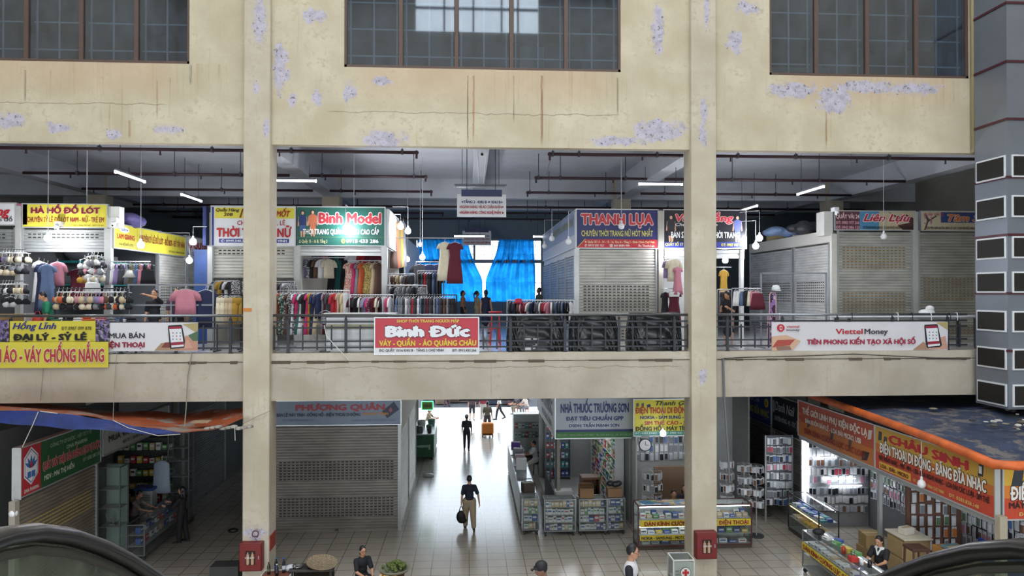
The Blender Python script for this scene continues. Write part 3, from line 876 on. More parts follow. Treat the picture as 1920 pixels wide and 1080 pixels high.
# ================================================================ SIGNS AND SHUTTERS
galv = mat('a9acad', 0.45, 0.5, 0.08, 3)
frame_alu = mat('c3c6c8', 0.4, 0.6, .05)
def sign(label, w, h, loc, rotz, face, frame=frame_alu, depth=0.10, name='shop_sign', cat='sign', group=None):
    t = thing(name, label, cat, loc, rotz, group)
    t['_w'], t['_h'] = w, h
    MB().box(0, w, 0, depth, 0, h).obj('board', face, t)
    if frame:
        f = 0.028
        m = MB().box(-f, w + f, -0.012, depth, -f, 0.0).box(-f, w + f, -0.012, depth, h, h + f).box(-f, 0, -0.012, depth, 0, h).box(w, w + f, -0.012, depth, 0, h)
        m.obj('frame', frame, t)
    return t
def ysign(label, rect, Y, face, **kw):
    x0, z1 = at(rect[0], rect[1], Y); x1, z0 = at(rect[2], rect[3], Y)
    t = sign(label, x1 - x0, z1 - z0, (x0, Y, z0), 0, face, **kw)
    t['_Y'] = Y
    return t
def yl(t, body, p0, p1, pb, cap, color, **kw):
    """lettering of a sign across the view, measured on the picture"""
    Y = t['_Y']; x0, z = at(p0, pb, Y); x1, _ = at(p1, pb, Y)
    _, zt = at((p0 + p1) / 2, pb - cap, Y); _, zb_ = at((p0 + p1) / 2, pb, Y)
    text(t, body, x0 - t.location.x, x1 - t.location.x, zb_ - t.location.z, zt - zb_, kw.pop('y', -0.014), color, **kw)
def yp(t, rect, hexc, y=-0.003, name='panel', m=None):
    Y = t['_Y']; x0, z1 = at(rect[0], rect[1], Y); x1, z0 = at(rect[2], rect[3], Y); ox, oz = t.location.x, t.location.z
    return MB().box(x0 - ox, x1 - ox, y, 0.001, z0 - oz, z1 - oz).obj(name, m or mat(hexc, .5, 0, .04), t)
def fl(t, body, u0, u1, v, cap, color, **kw):
    """lettering given as shares of the sign's width and height"""
    w, h = t['_w'], t['_h']
    text(t, body, u0 * w, u1 * w, v * h, cap * h, kw.pop('y', -0.014), color, **kw)
def fp(t, u0, v0, u1, v1, hexc, y=-0.003, name='panel', m=None):
    w, h = t['_w'], t['_h']
    return MB().box(u0 * w, u1 * w, y, 0.001, v0 * h, v1 * h).obj(name, m or mat(hexc, .5, 0, .04), t)
def poly(t, pts, hexc, y=-0.006, name='picture', m=None):
    """flat printed shape, points as shares of the sign"""
    w, h = t['_w'], t['_h']
    return MB().prism([(u * w, v * h) for u, v in pts], y, 0.0).obj(name, m or mat(hexc, .55, 0, .08, 20), t)
def disc(t, u, v, ru, rv, hexc, y=-0.007, n=18, name='picture'):
    return poly(t, [(u + ru * cos(2 * pi * i / n), v + rv * sin(2 * pi * i / n)) for i in range(n)], hexc, y, name)
def lady(t, u, v, s, top, low, w_=1.0, hair='1d1718'):
    """printed standing woman on a sign; v = feet, s = height as a share"""
    k = s * t['_h'] / t['_w'] * w_
    P = lambda pts: [(u + a * k, v + b * s) for a, b in pts]
    poly(t, P([(-.09, 0), (-.03, 0), (-.01, .3), (.02, 0), (.09, 0), (.13, .34), (-.13, .34)]), 'c79a7e', -0.005)
    poly(t, P([(-.15, .22), (.15, .22), (.12, .5), (-.12, .5)]), low, -0.006)
    poly(t, P([(-.14, .44), (.14, .44), (.19, .6), (.17, .78), (.05, .83), (-.05, .83), (-.17, .78), (-.19, .6)]), top, -0.007)
    poly(t, P([(-.24, .42), (-.18, .40), (-.15, .74), (-.19, .77)]), 'c79a7e', -0.0065)
    poly(t, P([(.18, .40), (.24, .42), (.19, .77), (.15, .74)]), 'c79a7e', -0.0065)
    disc(t, u, v + .91 * s, .10 * k, .085 * s, hair, -0.0075); disc(t, u, v + .895 * s, .065 * k, .065 * s, 'd3ab90', -0.008)

def shutter(label, w, z0, z1, loc, rotz, hexc='b4b2ab', perf=(), rust=0.3, group=None, slotc='1e1d1c', lock=True, margin=0.06, pitch=0.085, back=True):
    t = thing('roller_shutter', label, 'shutter', loc, rotz, group)
    n = max(2, int((z1 - z0) / pitch)); p = (z1 - z0) / n
    m = MB(); vs = []
    prof = []
    for i in range(n):
        z = z0 + i * p
        prof += [(0.004, z + 0.002), (-0.018, z + p * .20), (-0.018, z + p * .74), (0.004, z + p * .90)]
    for y, z in prof: vs += [(0.05, y, z), (w - 0.05, y, z)]
    m.add(vs, [(2 * i, 2 * i + 1, 2 * i + 3, 2 * i + 2) for i in range(len(prof) - 1)])
    if back: m.box(0.05, w - 0.05, 0.003, 0.02, z0, z1)
    m.box(0.05, w - 0.05, -0.03, 0.02, z0 - 0.005 if z0 > .02 else z0, z0 + 0.06)
    m.obj('curtain', shutter_mat(hexc, rust), t)
    for s in (0, w - 0.06):
        MB().box(s, s + 0.06, -0.04, 0.03, 0 if z0 < 1 else z0 - .02, z1 + .05).obj('guide_rail', galv, t)
    if perf:
        g = MB()
        for (za, zb) in perf:
            i0, i1 = int((za - z0) / p), int((zb - z0) / p)
            for i in range(i0, i1):
                z = z0 + (i + .5) * p; x = margin + 0.12
                while x < w - margin - 0.2:
                    g.box(x, x + 0.085, -0.021, -0.015, z - p * .17, z + p * .17); x += 0.125
        g.obj('vent_slots', mat(slotc, .8, 0, .1), t)
    if lock:
        MB().box(w * .5 - .05, w * .5 + .05, -0.05, -0.012, z0 + 0.01, z0 + 0.07).obj('lock', mat('4e4b48', .5, .4), t)
    return t

def W2(p0, p1, Y): return at(p0, 500, Y)[0], at(p1, 500, Y)[0]
YA, YB, YC = 19.8, 20.5, 20.8
XA, XB, XC, XD = at(205, 400, YA)[0], at(725, 430, YB)[0], at(1080, 430, YC)[0], at(1561, 430, YC)[0]

# ---- stall walls of the upper floor (structure)
wall_m = mat('b6b8b8', 0.5, 0.15, 0.08, 1.5)
sheet_m = mat('c9cbcb', 0.5, 0.1, 0.08, 1.5)
inner_m = mat('c9c6bd', 0.7, 0, 0.06, 2)
dim_m = mat('5f6266', 0.8, 0, 0.1, 2)
XB0 = at(397, 430, YB)[0]; XBm = at(557, 430, YB)[0]
XCm = at(1238, 430, YC)[0]; XC1 = at(1400, 430, YC)[0]
xs12 = at(30, 400, YA)[0]
H = 9.8
struct('partition', MB().box(-16, XA, 23.0, 23.06, Z2, 9.3).box(xs12 - 0.05, xs12 + .05, YA + .14, 23, Z2, 9.0).box(XA - .06, XA - .005, YA + .4, 20.7, 8.55, 9.2), dim_m)
struct('partition', MB().box(XA - .12, XA - .06, 22.9, 27.2, Z2, 9.25), wall_m)
struct('partition', MB().box(XB0, XB, 24.0, 24.06, Z2, 9.6).box(XBm - .04, XBm + .04, YB + .14, 24, Z2, 9.6).box(XB0 - .12, XB0 - .02, YB + .14, 24, Z2, 9.6), inner_m)
struct('partition', MB().box(XB - .06, XB, YB + .15, 23.9, 8.6, 9.75).box(XB - .06, XB, 26.5, 34, Z2, 9.4), sheet_m)
struct('partition', MB().box(XC + .02, XC + .08, YC + .1, 30, 8.45, 9.75).box(XC + .1, XC1, 23.6, 23.66, Z2, 9.75).box(XCm - .05, XCm + .05, YC + .14, 23.6, Z2, 9.7), sheet_m)
struct('partition', MB().box(XD + .1, XD + .16, YC + .14, 27.2, 8.85, 9.15).box(XD + .1, 18, 23.6, 23.66, Z2, 9.3), mat('c5c3bb', .5, .1, .08, 1.5))
# dark blue side board by the white sign
tag(MB().box(XB0 - .22, XB0 - .13, YB - .08, YB + 1.8, 8.65, 9.75).obj('side_board', mat('26356b', .5)), 'dark blue side board at the edge of the white sign with yellow top', 'board')
tag(MB().box(XB0 - .9, XB0 - .25, 21.6, 21.64, Z2, 8.6).obj('tarpaulin', tarp_mat('21498c', 0, None)), 'blue plastic sheet hung in the lane behind the glowing bulbs', 'tarpaulin')

YEL, WHT, REDT = mat('d8cd46', .45, 0, .04), mat('d9dbdf', .45, 0, .04), mat('b3232b', .5)
# ---- upper floor signs facing the atrium
t = ysign('white shop sign with red script, cut by the picture edge', (-70, 381, 29, 421), YA, WHT)
yl(t, 'Hằng', -40, 20, 404, 17, 'b3232f', shear=.25, bold=.05); yl(t, 'sỉ lẻ - rì đồ', -40, 24, 415, 8, '2b2b35')
MB().box(t['_w'] + .03, t['_w'] + .30, 0, .08, 0, t['_h']).obj('side_panel', mat('b9628a', .5), t)
t = ysign('yellow shop sign with big dark red slab letters, above the bra shop', (43, 383, 200, 426), YA, YEL)
yl(t, 'HÀ HỒ ĐỒ LÓT', 58, 188, 400, 11, '7e1c2c', bold=.075, outline='e9dc9a', ob=.03); yl(t, 'CHUYÊN SỶ LẺ ĐỒ LÓT NAM - NỮ - TRẺ EM', 51, 195, 416.5, 9.5, '8c2230', bold=.03)
yp(t, (47, 418.2, 199, 418.9), '8c2230', -.004, 'rule'); yl(t, 'ĐT/ZALO: 0966 992 941 - 0977 974 941', 130, 195, 424, 3, '6d6425')
m = MB().box(t['_w'] + .03, t['_w'] + .32, 0.02, .3, -.02, t['_h'] - .04); m.obj('side_panel', mat('d6d6d0', .5), t)
t = ysign('white shop sign with yellow top band and red letters, partly behind the tall column', (397, 387, 555, 461), YB, WHT)
yp(t, (403, 389, 552, 410), 'd8cd46'); yp(t, (397.5, 388, 401, 460), '2a3c86')
yl(t, 'Quầy Hàng', 405, 449, 396.5, 6, '3c2416', shear=.2, bold=.04); yl(t, '20B', 419, 437, 405, 6, '3c2416', shear=.2, bold=.04)
yl(t, '/', 449, 457, 408, 17, '7c2a20', bold=.02); yl(t, 'CÔ HỒNG MỐT', 458, 545, 406, 11, 'a4301f', shear=.25, bold=.05)
yl(t, 'CHUYÊN BÁN SỈ, LẺ', 445, 535, 422, 8.5, 'a8272b', bold=.03); yl(t, 'THỜI TRANG NỮ', 406, 547, 444, 16.5, 'b0262b', bold=.06)
yp(t, (411, 447.5, 542, 455.5), '2b3f8c', -.005, 'pill'); yl(t, '✆ 0949.540.789 - KHU B - CHỢ VINH', 414, 538, 453.6, 4.3, 'e6e8ee', bold=.03, y=-.007)
t = ysign('dark green shop sign with two printed women and red and white letters', (557, 388.5, 721, 460.5), YB, mat('1d5a50', .45, 0, .05))
yl(t, 'Bình Model', 597, 715, 418.5, 19.5, 'b5343c', bold=.06, outline='dfe4e2', ob=.05); yl(t, 'THỜI TRANG QUẢNG CHÂU CAO CẤP', 568, 711, 439.5, 10, 'e8ecea', bold=.03)
yp(t, (558, 444.3, 720, 445.2), 'c9b84a', -.005, 'rule'); yl(t, '⌂ Quầy 15 - 16 B, Tầng 2', 561, 614, 455.2, 6, 'd9d8a8', bold=.02); yl(t, '✆', 640, 647, 455.5, 7, 'd8cf52', bold=.04); yl(t, '0915 433 286', 649, 710, 455.3, 6.6, 'eceff0', bold=.04)
lady(t, .065, .22, .70, '27386a', '3c5a8f', .8); lady(t, .18, .24, .70, 'c9714f', 'c9714f', .8)
t = ysign('navy shop sign with huge red letters and a red foot band', (1081, 393, 1233, 465), YC, mat('2a2f66', .45, 0, .05))
yp(t, (1081, 448.5, 1233, 465), 'c02f3c', -.004); poly(t, [(0, 0), (.1, .23), (0, .23)], '2a2f66', -.0055, 'panel'); poly(t, [(0, .0), (.1, .23), (.115, .23), (.012, 0)], 'd8a24a', -.006, 'rule')
yl(t, 'THANH LỤA', 1089, 1225, 420.5, 19.5, 'c23b44', bold=.06, outline='e7d9d6', ob=.04); yl(t, 'CHUYÊN THỜI TRANG NỮ HÓT NHẤT', 1090, 1224, 443, 11, 'd8cf6a', bold=.02)
yl(t, '★ Quầy Số 13 - 14 - 15 - 16  Khu A - Tầng 2 - Đình Chính Chợ Vinh', 1096, 1227, 455.6, 4, 'e9dfa8', bold=.02); yl(t, '✆ 0973 535 155       ☎ 069 8090 999           Fb: Thanh Lụa', 1096, 1227, 462.4, 4, 'f0e9e6', bold=.02)
t = ysign('black shop sign with two printed women and a blue foot band, partly behind the column', (1245, 394, 1398, 465), YC, mat('1b1c26', .4, 0, .05))
yp(t, (1245, 453.5, 1398, 465), '223089', -.004); yl(t, 'Vân Thắng', 1266, 1375, 415, 13.5, 'd0394a', shear=.15, bold=.05, outline='efdede', ob=.03); yl(t, 'Chuyên quần áo', 1266, 1345, 424, 6, 'dfe0e4', shear=.35, bold=.01)
yl(t, 'BÁN SỈ & LẺ HÀNG THỜI TRANG', 1258, 1386, 446, 11.5, 'e9ebee', bold=.03); yl(t, 'QUẦY SỐ 17 - KHU A - TẦNG 2', 1247, 1330, 460.7, 5.2, 'd9d24a', bold=.03); yl(t, 'ĐT: 0987 007 071', 1352, 1394, 461.6, 5.2, 'd9d24a', bold=.03)
lady(t, .085, .16, .72, '2b2b34', '22222a', .8); lady(t, .90, .16, .72, '5a64a0', '5a64a0', .8)
t = ysign('cloth stall sign with blue and cream ground and red script, above the first beige shutter', (1566, 396, 1715, 431), YC, mat('b7ab8d', .5, 0, .06))
yp(t, (1566, 396, 1612, 431), '5d3340'); yp(t, (1612, 396, 1648, 431), '4a86ad'); poly(t, [(.66, 1), (.8, .7), (.9, .85), (1, .6), (1, 0), (.85, 0), (.78, .25), (.95, .4), (.8, .55)], '4a2528', -.004, 'panel')
yl(t, 'QUẦY VẢI 24', 1567, 1611, 409.5, 7.5, 'e4c6c8', bold=.04); yl(t, 'ĐT: 0983 977 266', 1567, 1611, 420, 5.5, 'cf9aa6', bold=.04); yl(t, 'ĐT: 0942 886 123', 1567, 1611, 429, 5.5, 'cf9aa6', bold=.04)
yl(t, 'Liên Lựu', 1618, 1706, 415, 14, 'a8283a', shear=.35, bold=.04, outline='e6cfcf', ob=.05); yl(t, 'CHUYÊN BÁN BUÔN, BÁN LẺ CÁC LOẠI VẢI NỘI, NGOẠI HỢP THỜI TRANG', 1617, 1711, 429, 4.6, '26262c', bold=.03)
t = ysign('cloth stall sign with plum blossom and orange letters on blue, beside the grey tower', (1728, 397, 1870, 432), YC, mat('cbbfa6', .5, 0, .06))
yp(t, (1764, 398, 1870, 418), '28427e'); yl(t, 'QUẦY VẢI 22', 1731, 1769, 404.5, 5, 'b55a68', bold=.03); yl(t, 'Tâm Sáu', 1776, 1858, 415, 13, 'd0703a', shear=.3, bold=.04, outline='e8d8c8', ob=.03)
yl(t, 'CHUYÊN BÁN BUÔN, BÁN LẺ CÁC LOẠI VẢI NỘI, NGOẠI HỢP THỜI TRANG', 1736, 1862, 430, 4.6, '26262c', bold=.03)
poly(t, [(.03, 0), (.05, 0), (.09, .45), (.2, .75), (.19, .8), (.1, .58), (.05, .9), (.04, .9), (.07, .5)], '5a4640', -.005)
for k in range(14): disc(t, .04 + .012 * ((k * 7) % 14), .35 + .04 * ((k * 5) % 13), .012, .05, 'c98a9a' if k % 2 else 'dcc4c4', -.006, 8)
# ---- upper floor signs along the lanes
def lsign(label, X, Ya, Yb, za, zb, face, **kw):        # faces +x, read towards +y
    return sign(label, Yb - Ya, zb - za, (X, Ya, za), pi / 2, face, **kw)
def rsign(label, X, Ya, Yb, za, zb, face, **kw):        # faces -x, read towards -y
    return sign(label, Yb - Ya, zb - za, (X, Yb, za), -pi / 2, face, **kw)
t = lsign('yellow lane sign with small white oval, running back from the corner camera', XA + .1, YA + .05, 24.7, 8.55, 9.2, YEL)
w_ = t['_w']; disc(t, .12, .80, .055, .13, 'e3e6ea', -.004); fl(t, 'QUẦY 04', .08, .16, .75, .1, '27408c', bold=.04, y=-.007)
fl(t, 'LAM GIANG', .03, .24, .40, .22, 'a8272b', bold=.04); fl(t, '(HÀ HỒ ĐỒ LÓT)', .05, .22, .12, .11, '5a5a2a', bold=.02); fp(t, .275, 0, .28, 1, 'b9a93a')
fl(t, 'CHUYÊN SỶ LẺ ĐỒ LÓT - ĐỒ BƠI - ĐỒ TẬP HÀN', .30, .98, .42, .3, '8c2230', bold=.03); fl(t, 'ĐT/ZALO: 0966 992 941', .72, .97, .1, .1, '6d6425')
t = lsign('white lane sign with red ring mark, next to the yellow lane sign', XA + .1, 24.78, 27.3, 8.45, 9.25, WHT)
fl(t, 'Ộ QUỲNH', .06, .9, .52, .3, 'b3232b', bold=.05); fl(t, 'SỈ - LẺ - BÁN - ĐỒ BỘ', .03, .95, .2, .16, '4a6aa8', bold=.03)
t = rsign('long pale blue lane sign with faded yellow letters beside the navy sign', XC - .02, YC + .1, 30, 8.68, 9.75, mat('7f8fae', .5, 0, .1, 1))
fp(t, 0, 0, 1, .34, 'b9c0cc'); fl(t, 'CHUYÊN SỈ LẺ THỜI TRANG NỮ', .35, .97, .62, .22, '9aa07e', bold=.03, shear=0)
t = lsign('silver grey lane board on the side of the green sign stall', XB + .05, YB + .12, 24.0, 8.65, 9.7, mat('b7b9b2', .4, .3, .1, 1))
fp(t, .02, .1, .5, .6, 'd3d6d8'); fl(t, 'THỜI TRANG', .1, .9, .66, .16, '7a8a5a', bold=.02)
# ---- direction boards hanging over the central lane
for (rect, Y, lab, small) in (((857, 364, 949, 407), 20.0, 'white hanging direction board with blue and red lines, larger and nearer one', 0), ((867, 433, 921, 460), 33.8, 'white hanging direction board before the blue curtains, smaller and farther one', 1)):
    t = ysign(lab, rect, Y, mat('d8d9de', .5, 0, .03), frame=None, depth=.05, name='direction_board')
    w_, h_ = t['_w'], t['_h']
    MB().box(.12, w_ - .12, -.02, .07, h_ - .06, h_ + .13).obj('header', mat('2f3560', .5), t)
    for u in (.2, .78): MB().cyl((w_ * u, .02, h_ + .1), (w_ * u, .02, 11.72 - t.location.z), .012, n=5).obj('rod', rod_m, t)
    fl(t, '→TẦNG 2 - KHU B ⇒ KHU B←', .08, .94, .60, .12, '303a72', bold=.05); fl(t, '▪NGÀNH HÀNG: VẢI ÁO CHĂN KHĂN⇒', .05, .95, .38, .13, 'a3434e', bold=.04); fl(t, '▪NGÀNH HÀNG: CÔNG NGHỆ PHẨM ⇐', .05, .95, .13, .13, 'a8323f', bold=.05)

# ---- upper floor shutters
def ysh(label, p0, p1, Y, z0, z1, **kw):
    x0, x1 = W2(p0, p1, Y); return shutter(label, x1 - x0, z0, z1, (x0, Y + .05, Z2), 0, **kw)
ysh('grey roller shutter rolled half down over the bra shop', 38, 200, YA, 2.62, 3.22, hexc='a7aaa9', perf=[(3.0, 3.2)], lock=False)
ysh('grey roller shutter under the white sign with red script', -75, 29, YA, 2.3, 3.22, hexc='8e9191', perf=[(3.0, 3.2)], lock=False)
ysh('pale roller shutter rolled down partway behind the tall column', 397, 553, YB, 1.95, 2.85, hexc='c6c5bd', perf=[(2.6, 2.84)], lock=False)
ysh('silver roller shutter rolled up under the green sign', 560, 718, YB, 2.58, 2.85, hexc='c4c6c6', lock=False)
ysh('weathered closed roller shutter with brown stains under the navy sign', 1083, 1233, YC, 0, 2.80, hexc='bdbab4', perf=[(1.0, 1.75), (.15, .45), (.62, .66)], rust=.5)
ysh('silver roller shutter rolled up under the black sign', 1247, 1396, YC, 2.55, 2.8, hexc='c4c6c6', lock=False)
ysh('closed beige roller shutter under the blue and cream cloth stall sign', 1570, 1713, YC, 0, 3.36, hexc='b3b1aa', perf=[(2.3, 3.0), (.9, 1.62)], slotc='7a6238')
ysh('closed beige roller shutter under the plum blossom cloth stall sign', 1722, 1875, YC, 0, 3.36, hexc='aaa8a2', perf=[(1.3, 2.0), (.3, .6)], slotc='7a6238')
def side_sh(label, X, Ya, Yb, z0, z1, face, **kw):
    if face > 0: return shutter(label, Yb - Ya, z0, z1, (X, Ya, Z2), pi / 2, **kw)
    return shutter(label, Yb - Ya, z0, z1, (X, Yb, Z2), -pi / 2, **kw)
side_sh('closed pale shutter in the lane behind the woman in black', XA + .02, 22.75, 24.95, 0, 2.7, 1, hexc='c9c9c2', perf=[(1.2, 1.9), (.3, .9)])
side_sh('closed pale shutter in the lane, deeper one beside the blue sheet', XA + .02, 25.05, 27.2, 0, 2.7, 1, hexc='c9c9c2', perf=[(1.2, 1.9), (.3, .9)])
for i, (a, b_) in enumerate(((20.95, 22.9), (22.95, 24.9), (24.95, 27.2), (27.25, 29.9))):
    side_sh('narrow blue grey shutter on the navy sign stall, %s from the atrium' % ('first', 'second', 'third', 'fourth')[i], XC, a, b_, 0, 2.62, -1, hexc='9ba6b1', rust=.15, lock=False)
for i, (a, b_) in enumerate(((20.95, 23.3), (23.4, 27.1))):
    side_sh('closed pale shutter on the lane side of the cloth stall, %s' % ('beside the corner camera', 'deeper in the lane')[i], XD, a, b_, 0, 3.0, -1, hexc='c9c9c6', perf=[(1.2, 1.9), (.2, .5)], lock=False)
t = sign('plain cream panel above the lane shutters of the cloth stall', 6.2, .36, (XD - .02, 27.15, 8.86), -pi / 2, mat('c9c7bf', .5, 0, .08, 1), frame=None, name='fascia_panel', cat='panel')
tag(MB().box(XD - .25, XD + .02, YC + .02, YC + .5, 9.05, 9.78).obj('end_panel', mat('c9c9c4', .5)), 'white end panel under the white dome camera', 'panel')
# posts between the shop fronts
def post(px, Y, z1, label, w_=.14, m=None):
    x, _ = at(px, 500, Y); tag(MB().box(x - w_ / 2, x + w_ / 2, Y - .02, Y + .12, Z2, z1).obj('shop_post', m or mat('b9bbba', .45, .3)), label, 'post')
post(34, YA, 9.65, 'grey post between the bra shop and its neighbour'); post(202, YA, 9.05, 'pale corner post of the bra shop', .18)
post(557, YB, 8.65, 'grey post between the white sign and the green sign', .16); post(721, YB, 8.65, 'grey corner post under the green sign', .16); post(394, YB, 8.65, 'grey corner post under the white sign with yellow top', .14)
post(1081, YC, 8.62, 'white corner post under the navy sign', .13, mat('d2d3d3', .5)); post(1239, YC, 9.75, 'pale post between the navy sign and the black sign', .14, mat('b0aca2', .6)); post(1391, YC, 8.6, 'white corner post under the black sign', .1, mat('d9dbdb', .5))
post(1564, YC, 9.1, 'pale corner post of the cloth stall', .16, mat('c4c2ba', .5)); post(1717, YC, 9.78, 'grey post between the two beige shutters', .14)

# ---- shops' open insides: shelves
def shelf(x0, x1, y0, y1, z, label, m): tag(MB().bev(x0, x1, y0, y1, z - .02, z + .02, .006).obj('shelf', m), label, 'shelf')
teal = mat('2f8f90', .5)
xa0, xa1 = xs12 + .4, xs12 + 1.6
for z, w_ in ((8.22, 'top'), (7.55, 'middle'), (6.95, 'lowest')): shelf(xa0 - .3, xa1, 21.6, 22.98, z, 'teal shelf in the bra shop, %s one' % w_, teal)
shelf(*W2(208, 262, 21.9), 21.9, 22.4, 8.18, 'teal shelf under the yellow lane sign', teal)

# ---- banners on the railing
def banner(label, rect, Y, face, wob=.02, name='banner'):
    x0, z1 = at(rect[0], rect[1], Y); x1, z0 = at(rect[2], rect[3], Y)
    t = thing(name, label, 'banner', (x0, Y, z0)); t['_w'], t['_h'], t['_Y'] = x1 - x0, z1 - z0, Y
    w_, h_ = x1 - x0, z1 - z0
    m = MB()
    m.grid(lambda u, v: (u * w_, wob * 0.4 * sin(u * 9 + v * 2) - 0.0, v * h_), 24, 4)
    m.grid(lambda u, v: (u * w_, .012 + wob * 0.4 * sin(u * 9 + v * 2), h_ - v * h_), 24, 4)
    m.obj('cloth', face, t, True)
    return t
RB = RY - .11
t = banner('upper strip of a yellow cloth banner with blue script, hung on the railing', (18, 602, 179, 642), RB, mat('cdc143', .7, 0, .06, 3))
yl(t, 'Hồng Lĩnh', 24, 106, 617, 12, '2a2f7a', shear=.3, bold=.03, y=-.020); yl(t, 'ĐT:0987 099 878', 116, 172, 618.5, 6.5, '3c3d2a', bold=.01, y=-.020); yl(t, 'ĐẠI LÝ - SỶ LẺ', 25, 164, 637.5, 11.5, '17171a', bold=.08, y=-.020)
for r_, hx in (((0, 600, 17, 640), '3d3550'), ((180, 600, 205, 640), '3a3346')): yp(t, r_, hx, -.012, 'printed_edge', print_mat('2c2a38', '6a5a8a', '8f8a9a', 9))
t = banner('wide yellow cloth banner with red letters, hung in front of the gallery beam', (-60, 642, 203, 689), RB - .12, mat('cdc143', .7, 0, .06, 3))
yl(t, 'QUẦN ÁO - VÁY CHỐNG NẮNG', -46, 196, 678.5, 25, 'a8323a', bold=.05, outline='e2dcb8', ob=.03, y=-.020)
t = banner('white cloth banner with a hand holding a phone, right beside the yellow one', (190, 605, 371, 658), RB + .02, mat('d3d3d8', .6, 0, .04, 2))
yl(t, 'MUA BÁN', 205, 272, 634, 10, '2a2430', bold=.03, y=-.020); yl(t, 'ĐIỆN THOẠI', 192, 272, 651, 9.5, '8f1f3a', bold=.06, y=-.020)
poly(t, [(.80, .02), (1, .02), (1, .32), (.88, .55), (.82, .3)], 'b98a78', -.013); poly(t, [(.84, .95), (1, .98), (1, .62)], 'a89a6a', -.013); poly(t, [(.9, .55), (1, .7), (1, .35), (.95, .35)], '4a6a4a', -.014); poly(t, [(.55, .02), (.62, .28), (.72, .33), (.8, .2), (.8, .02)], 'a3866a', -.013); poly(t, [(.62, .12), (.66, .3), (.74, .3), (.78, .12)], '7a3a34', -.0135)
def phone_print(t, u, v, du, dv, y=-.015):
    k = lambda pts: [(u + a * du, v + b * dv) for a, b in pts]
    poly(t, k([(.16, 0), (.9, .04), (1, .12), (.76, .96), (.7, 1), (.02, .97), (0, .9), (.1, .06)]), '221c24', y); poly(t, k([(.2, .05), (.88, .1), (.72, .94), (.06, .92)]), 'dcdde2', y - .001)
    poly(t, k([(.08, .82), (.75, .84), (.72, .94), (.06, .92)]), '8f1f3a', y - .002); poly(t, k([(.18, .14), (.86, .18), (.84, .3), (.17, .26)]), '8f1f3a', y - .002)
    for i in range(3):
        for j in range(3): disc(t, u + (.28 + .2 * i) * du, v + (.40 + .13 * j) * dv, .04 * du, .03 * dv, ('4a7ab0', '4f9a7a', 'b04a5a')[(i + j) % 3], y - .003, 8)
phone_print(t, .69, .08, .19, .84)
poly(t, [(.86, .08), (.95, .1), (.9, .42), (.87, .35)], 'c79a86', -.0185)
t = ysign('red sign with big white letters hung on the middle of the railing', (703.5, 596.5, 896.5, 662.5), RB - .03, mat('b8303e', .45, 0, .05), depth=.04)
yp(t, (703.5, 652.5, 896.5, 662.5), 'd9dadd', -.004); yl(t, 'SHOP THỜI TRANG NGƯỜI MẬP', 744, 861, 604.5, 5.6, 'd9c44a', bold=.03); yl(t, 'Bình Đức', 722, 882, 630.5, 19.5, 'dfe2e8', bold=.085, outline='6a1a2a', ob=.03)
for x_, w_ in ((722, 12), (722, 12)): pass
yl(t, 'VÁY - QUẦN  - ÁO QUẢNG CHÂU', 711, 893, 648, 10, 'd9c23e', bold=.05); yl(t, 'ĐC: QUẦY 15/16 KHU B - TẦNG 2 CHỢ VINH', 711, 832, 659, 4.8, '26262c', bold=.03); yl(t, 'ĐT: 0915.433.266', 848, 893, 659, 4.8, '26262c', bold=.03)
t = banner('white cloth banner with red logo and a phone, on the railing by the grey tower', (1447, 604, 1777, 656.5), RB, mat('cfcdd2', .6, 0, .05, 2), wob=.03)
disc(t, .05, .80, .021, .13, 'b3202f', -.016); poly(t, [(.043, .73), (.057, .73), (.057, .87), (.043, .87)], 'e3d6d8', -.018); poly(t, [(.046, .75), (.054, .75), (.054, .85), (.046, .85)], 'b3202f', -.019)
yl(t, 'viettel', 1474, 1498, 614.5, 5, 'b3343f', bold=.02, y=-.022); yl(t, 'money', 1474, 1499, 620.5, 4.5, '3a3a40', bold=.02, y=-.022); yl(t, 'Viettel', 1566, 1617, 626, 10, 'b3232f', bold=.03, y=-.024); yl(t, 'Money', 1620, 1664, 626, 10, '3a3236', bold=.03, y=-.024)
yl(t, 'TIÊN PHONG KIẾN TẠO XÃ HỘI SỐ', 1512, 1716, 645, 9, '9c2440', bold=.06, y=-.024)
poly(t, [(0, 0), (.12, .05), (.16, .35), (.08, .55), (0, .5)], 'c9a58a', -.013); poly(t, [(.0, .12), (.1, .2), (.13, .4), (.03, .38)], 'a4473c', -.014); poly(t, [(.03, .02), (.11, .04), (.1, .18), (.02, .16)], '8a6a5a', -.015)
poly(t, [(.90, .02), (1, .04), (.985, .5), (.93, .4)], 'c09384', -.013); poly(t, [(.80, .02), (.86, .3), (.9, .02)], 'a3806a', -.013); poly(t, [(.93, .98), (1, 1), (1, .7)], 'a89a6a', -.013); phone_print(t, .865, .08, .10, .84)

# ================================================================ GROUND FLOOR STALLS
grey_wall = mat('8b8c8a', 0.6, 0.1, .1, 1.5)
def ywall(x0, x1, Y, z0, z1, m=dim_m, d=.06): struct('partition', MB().box(x0, x1, Y, Y + d, z0, z1), m)
def xwall(X, y0, y1, z0, z1, m=dim_m, d=.06): struct('partition', MB().box(X, X + d, y0, y1, z0, z1), m)

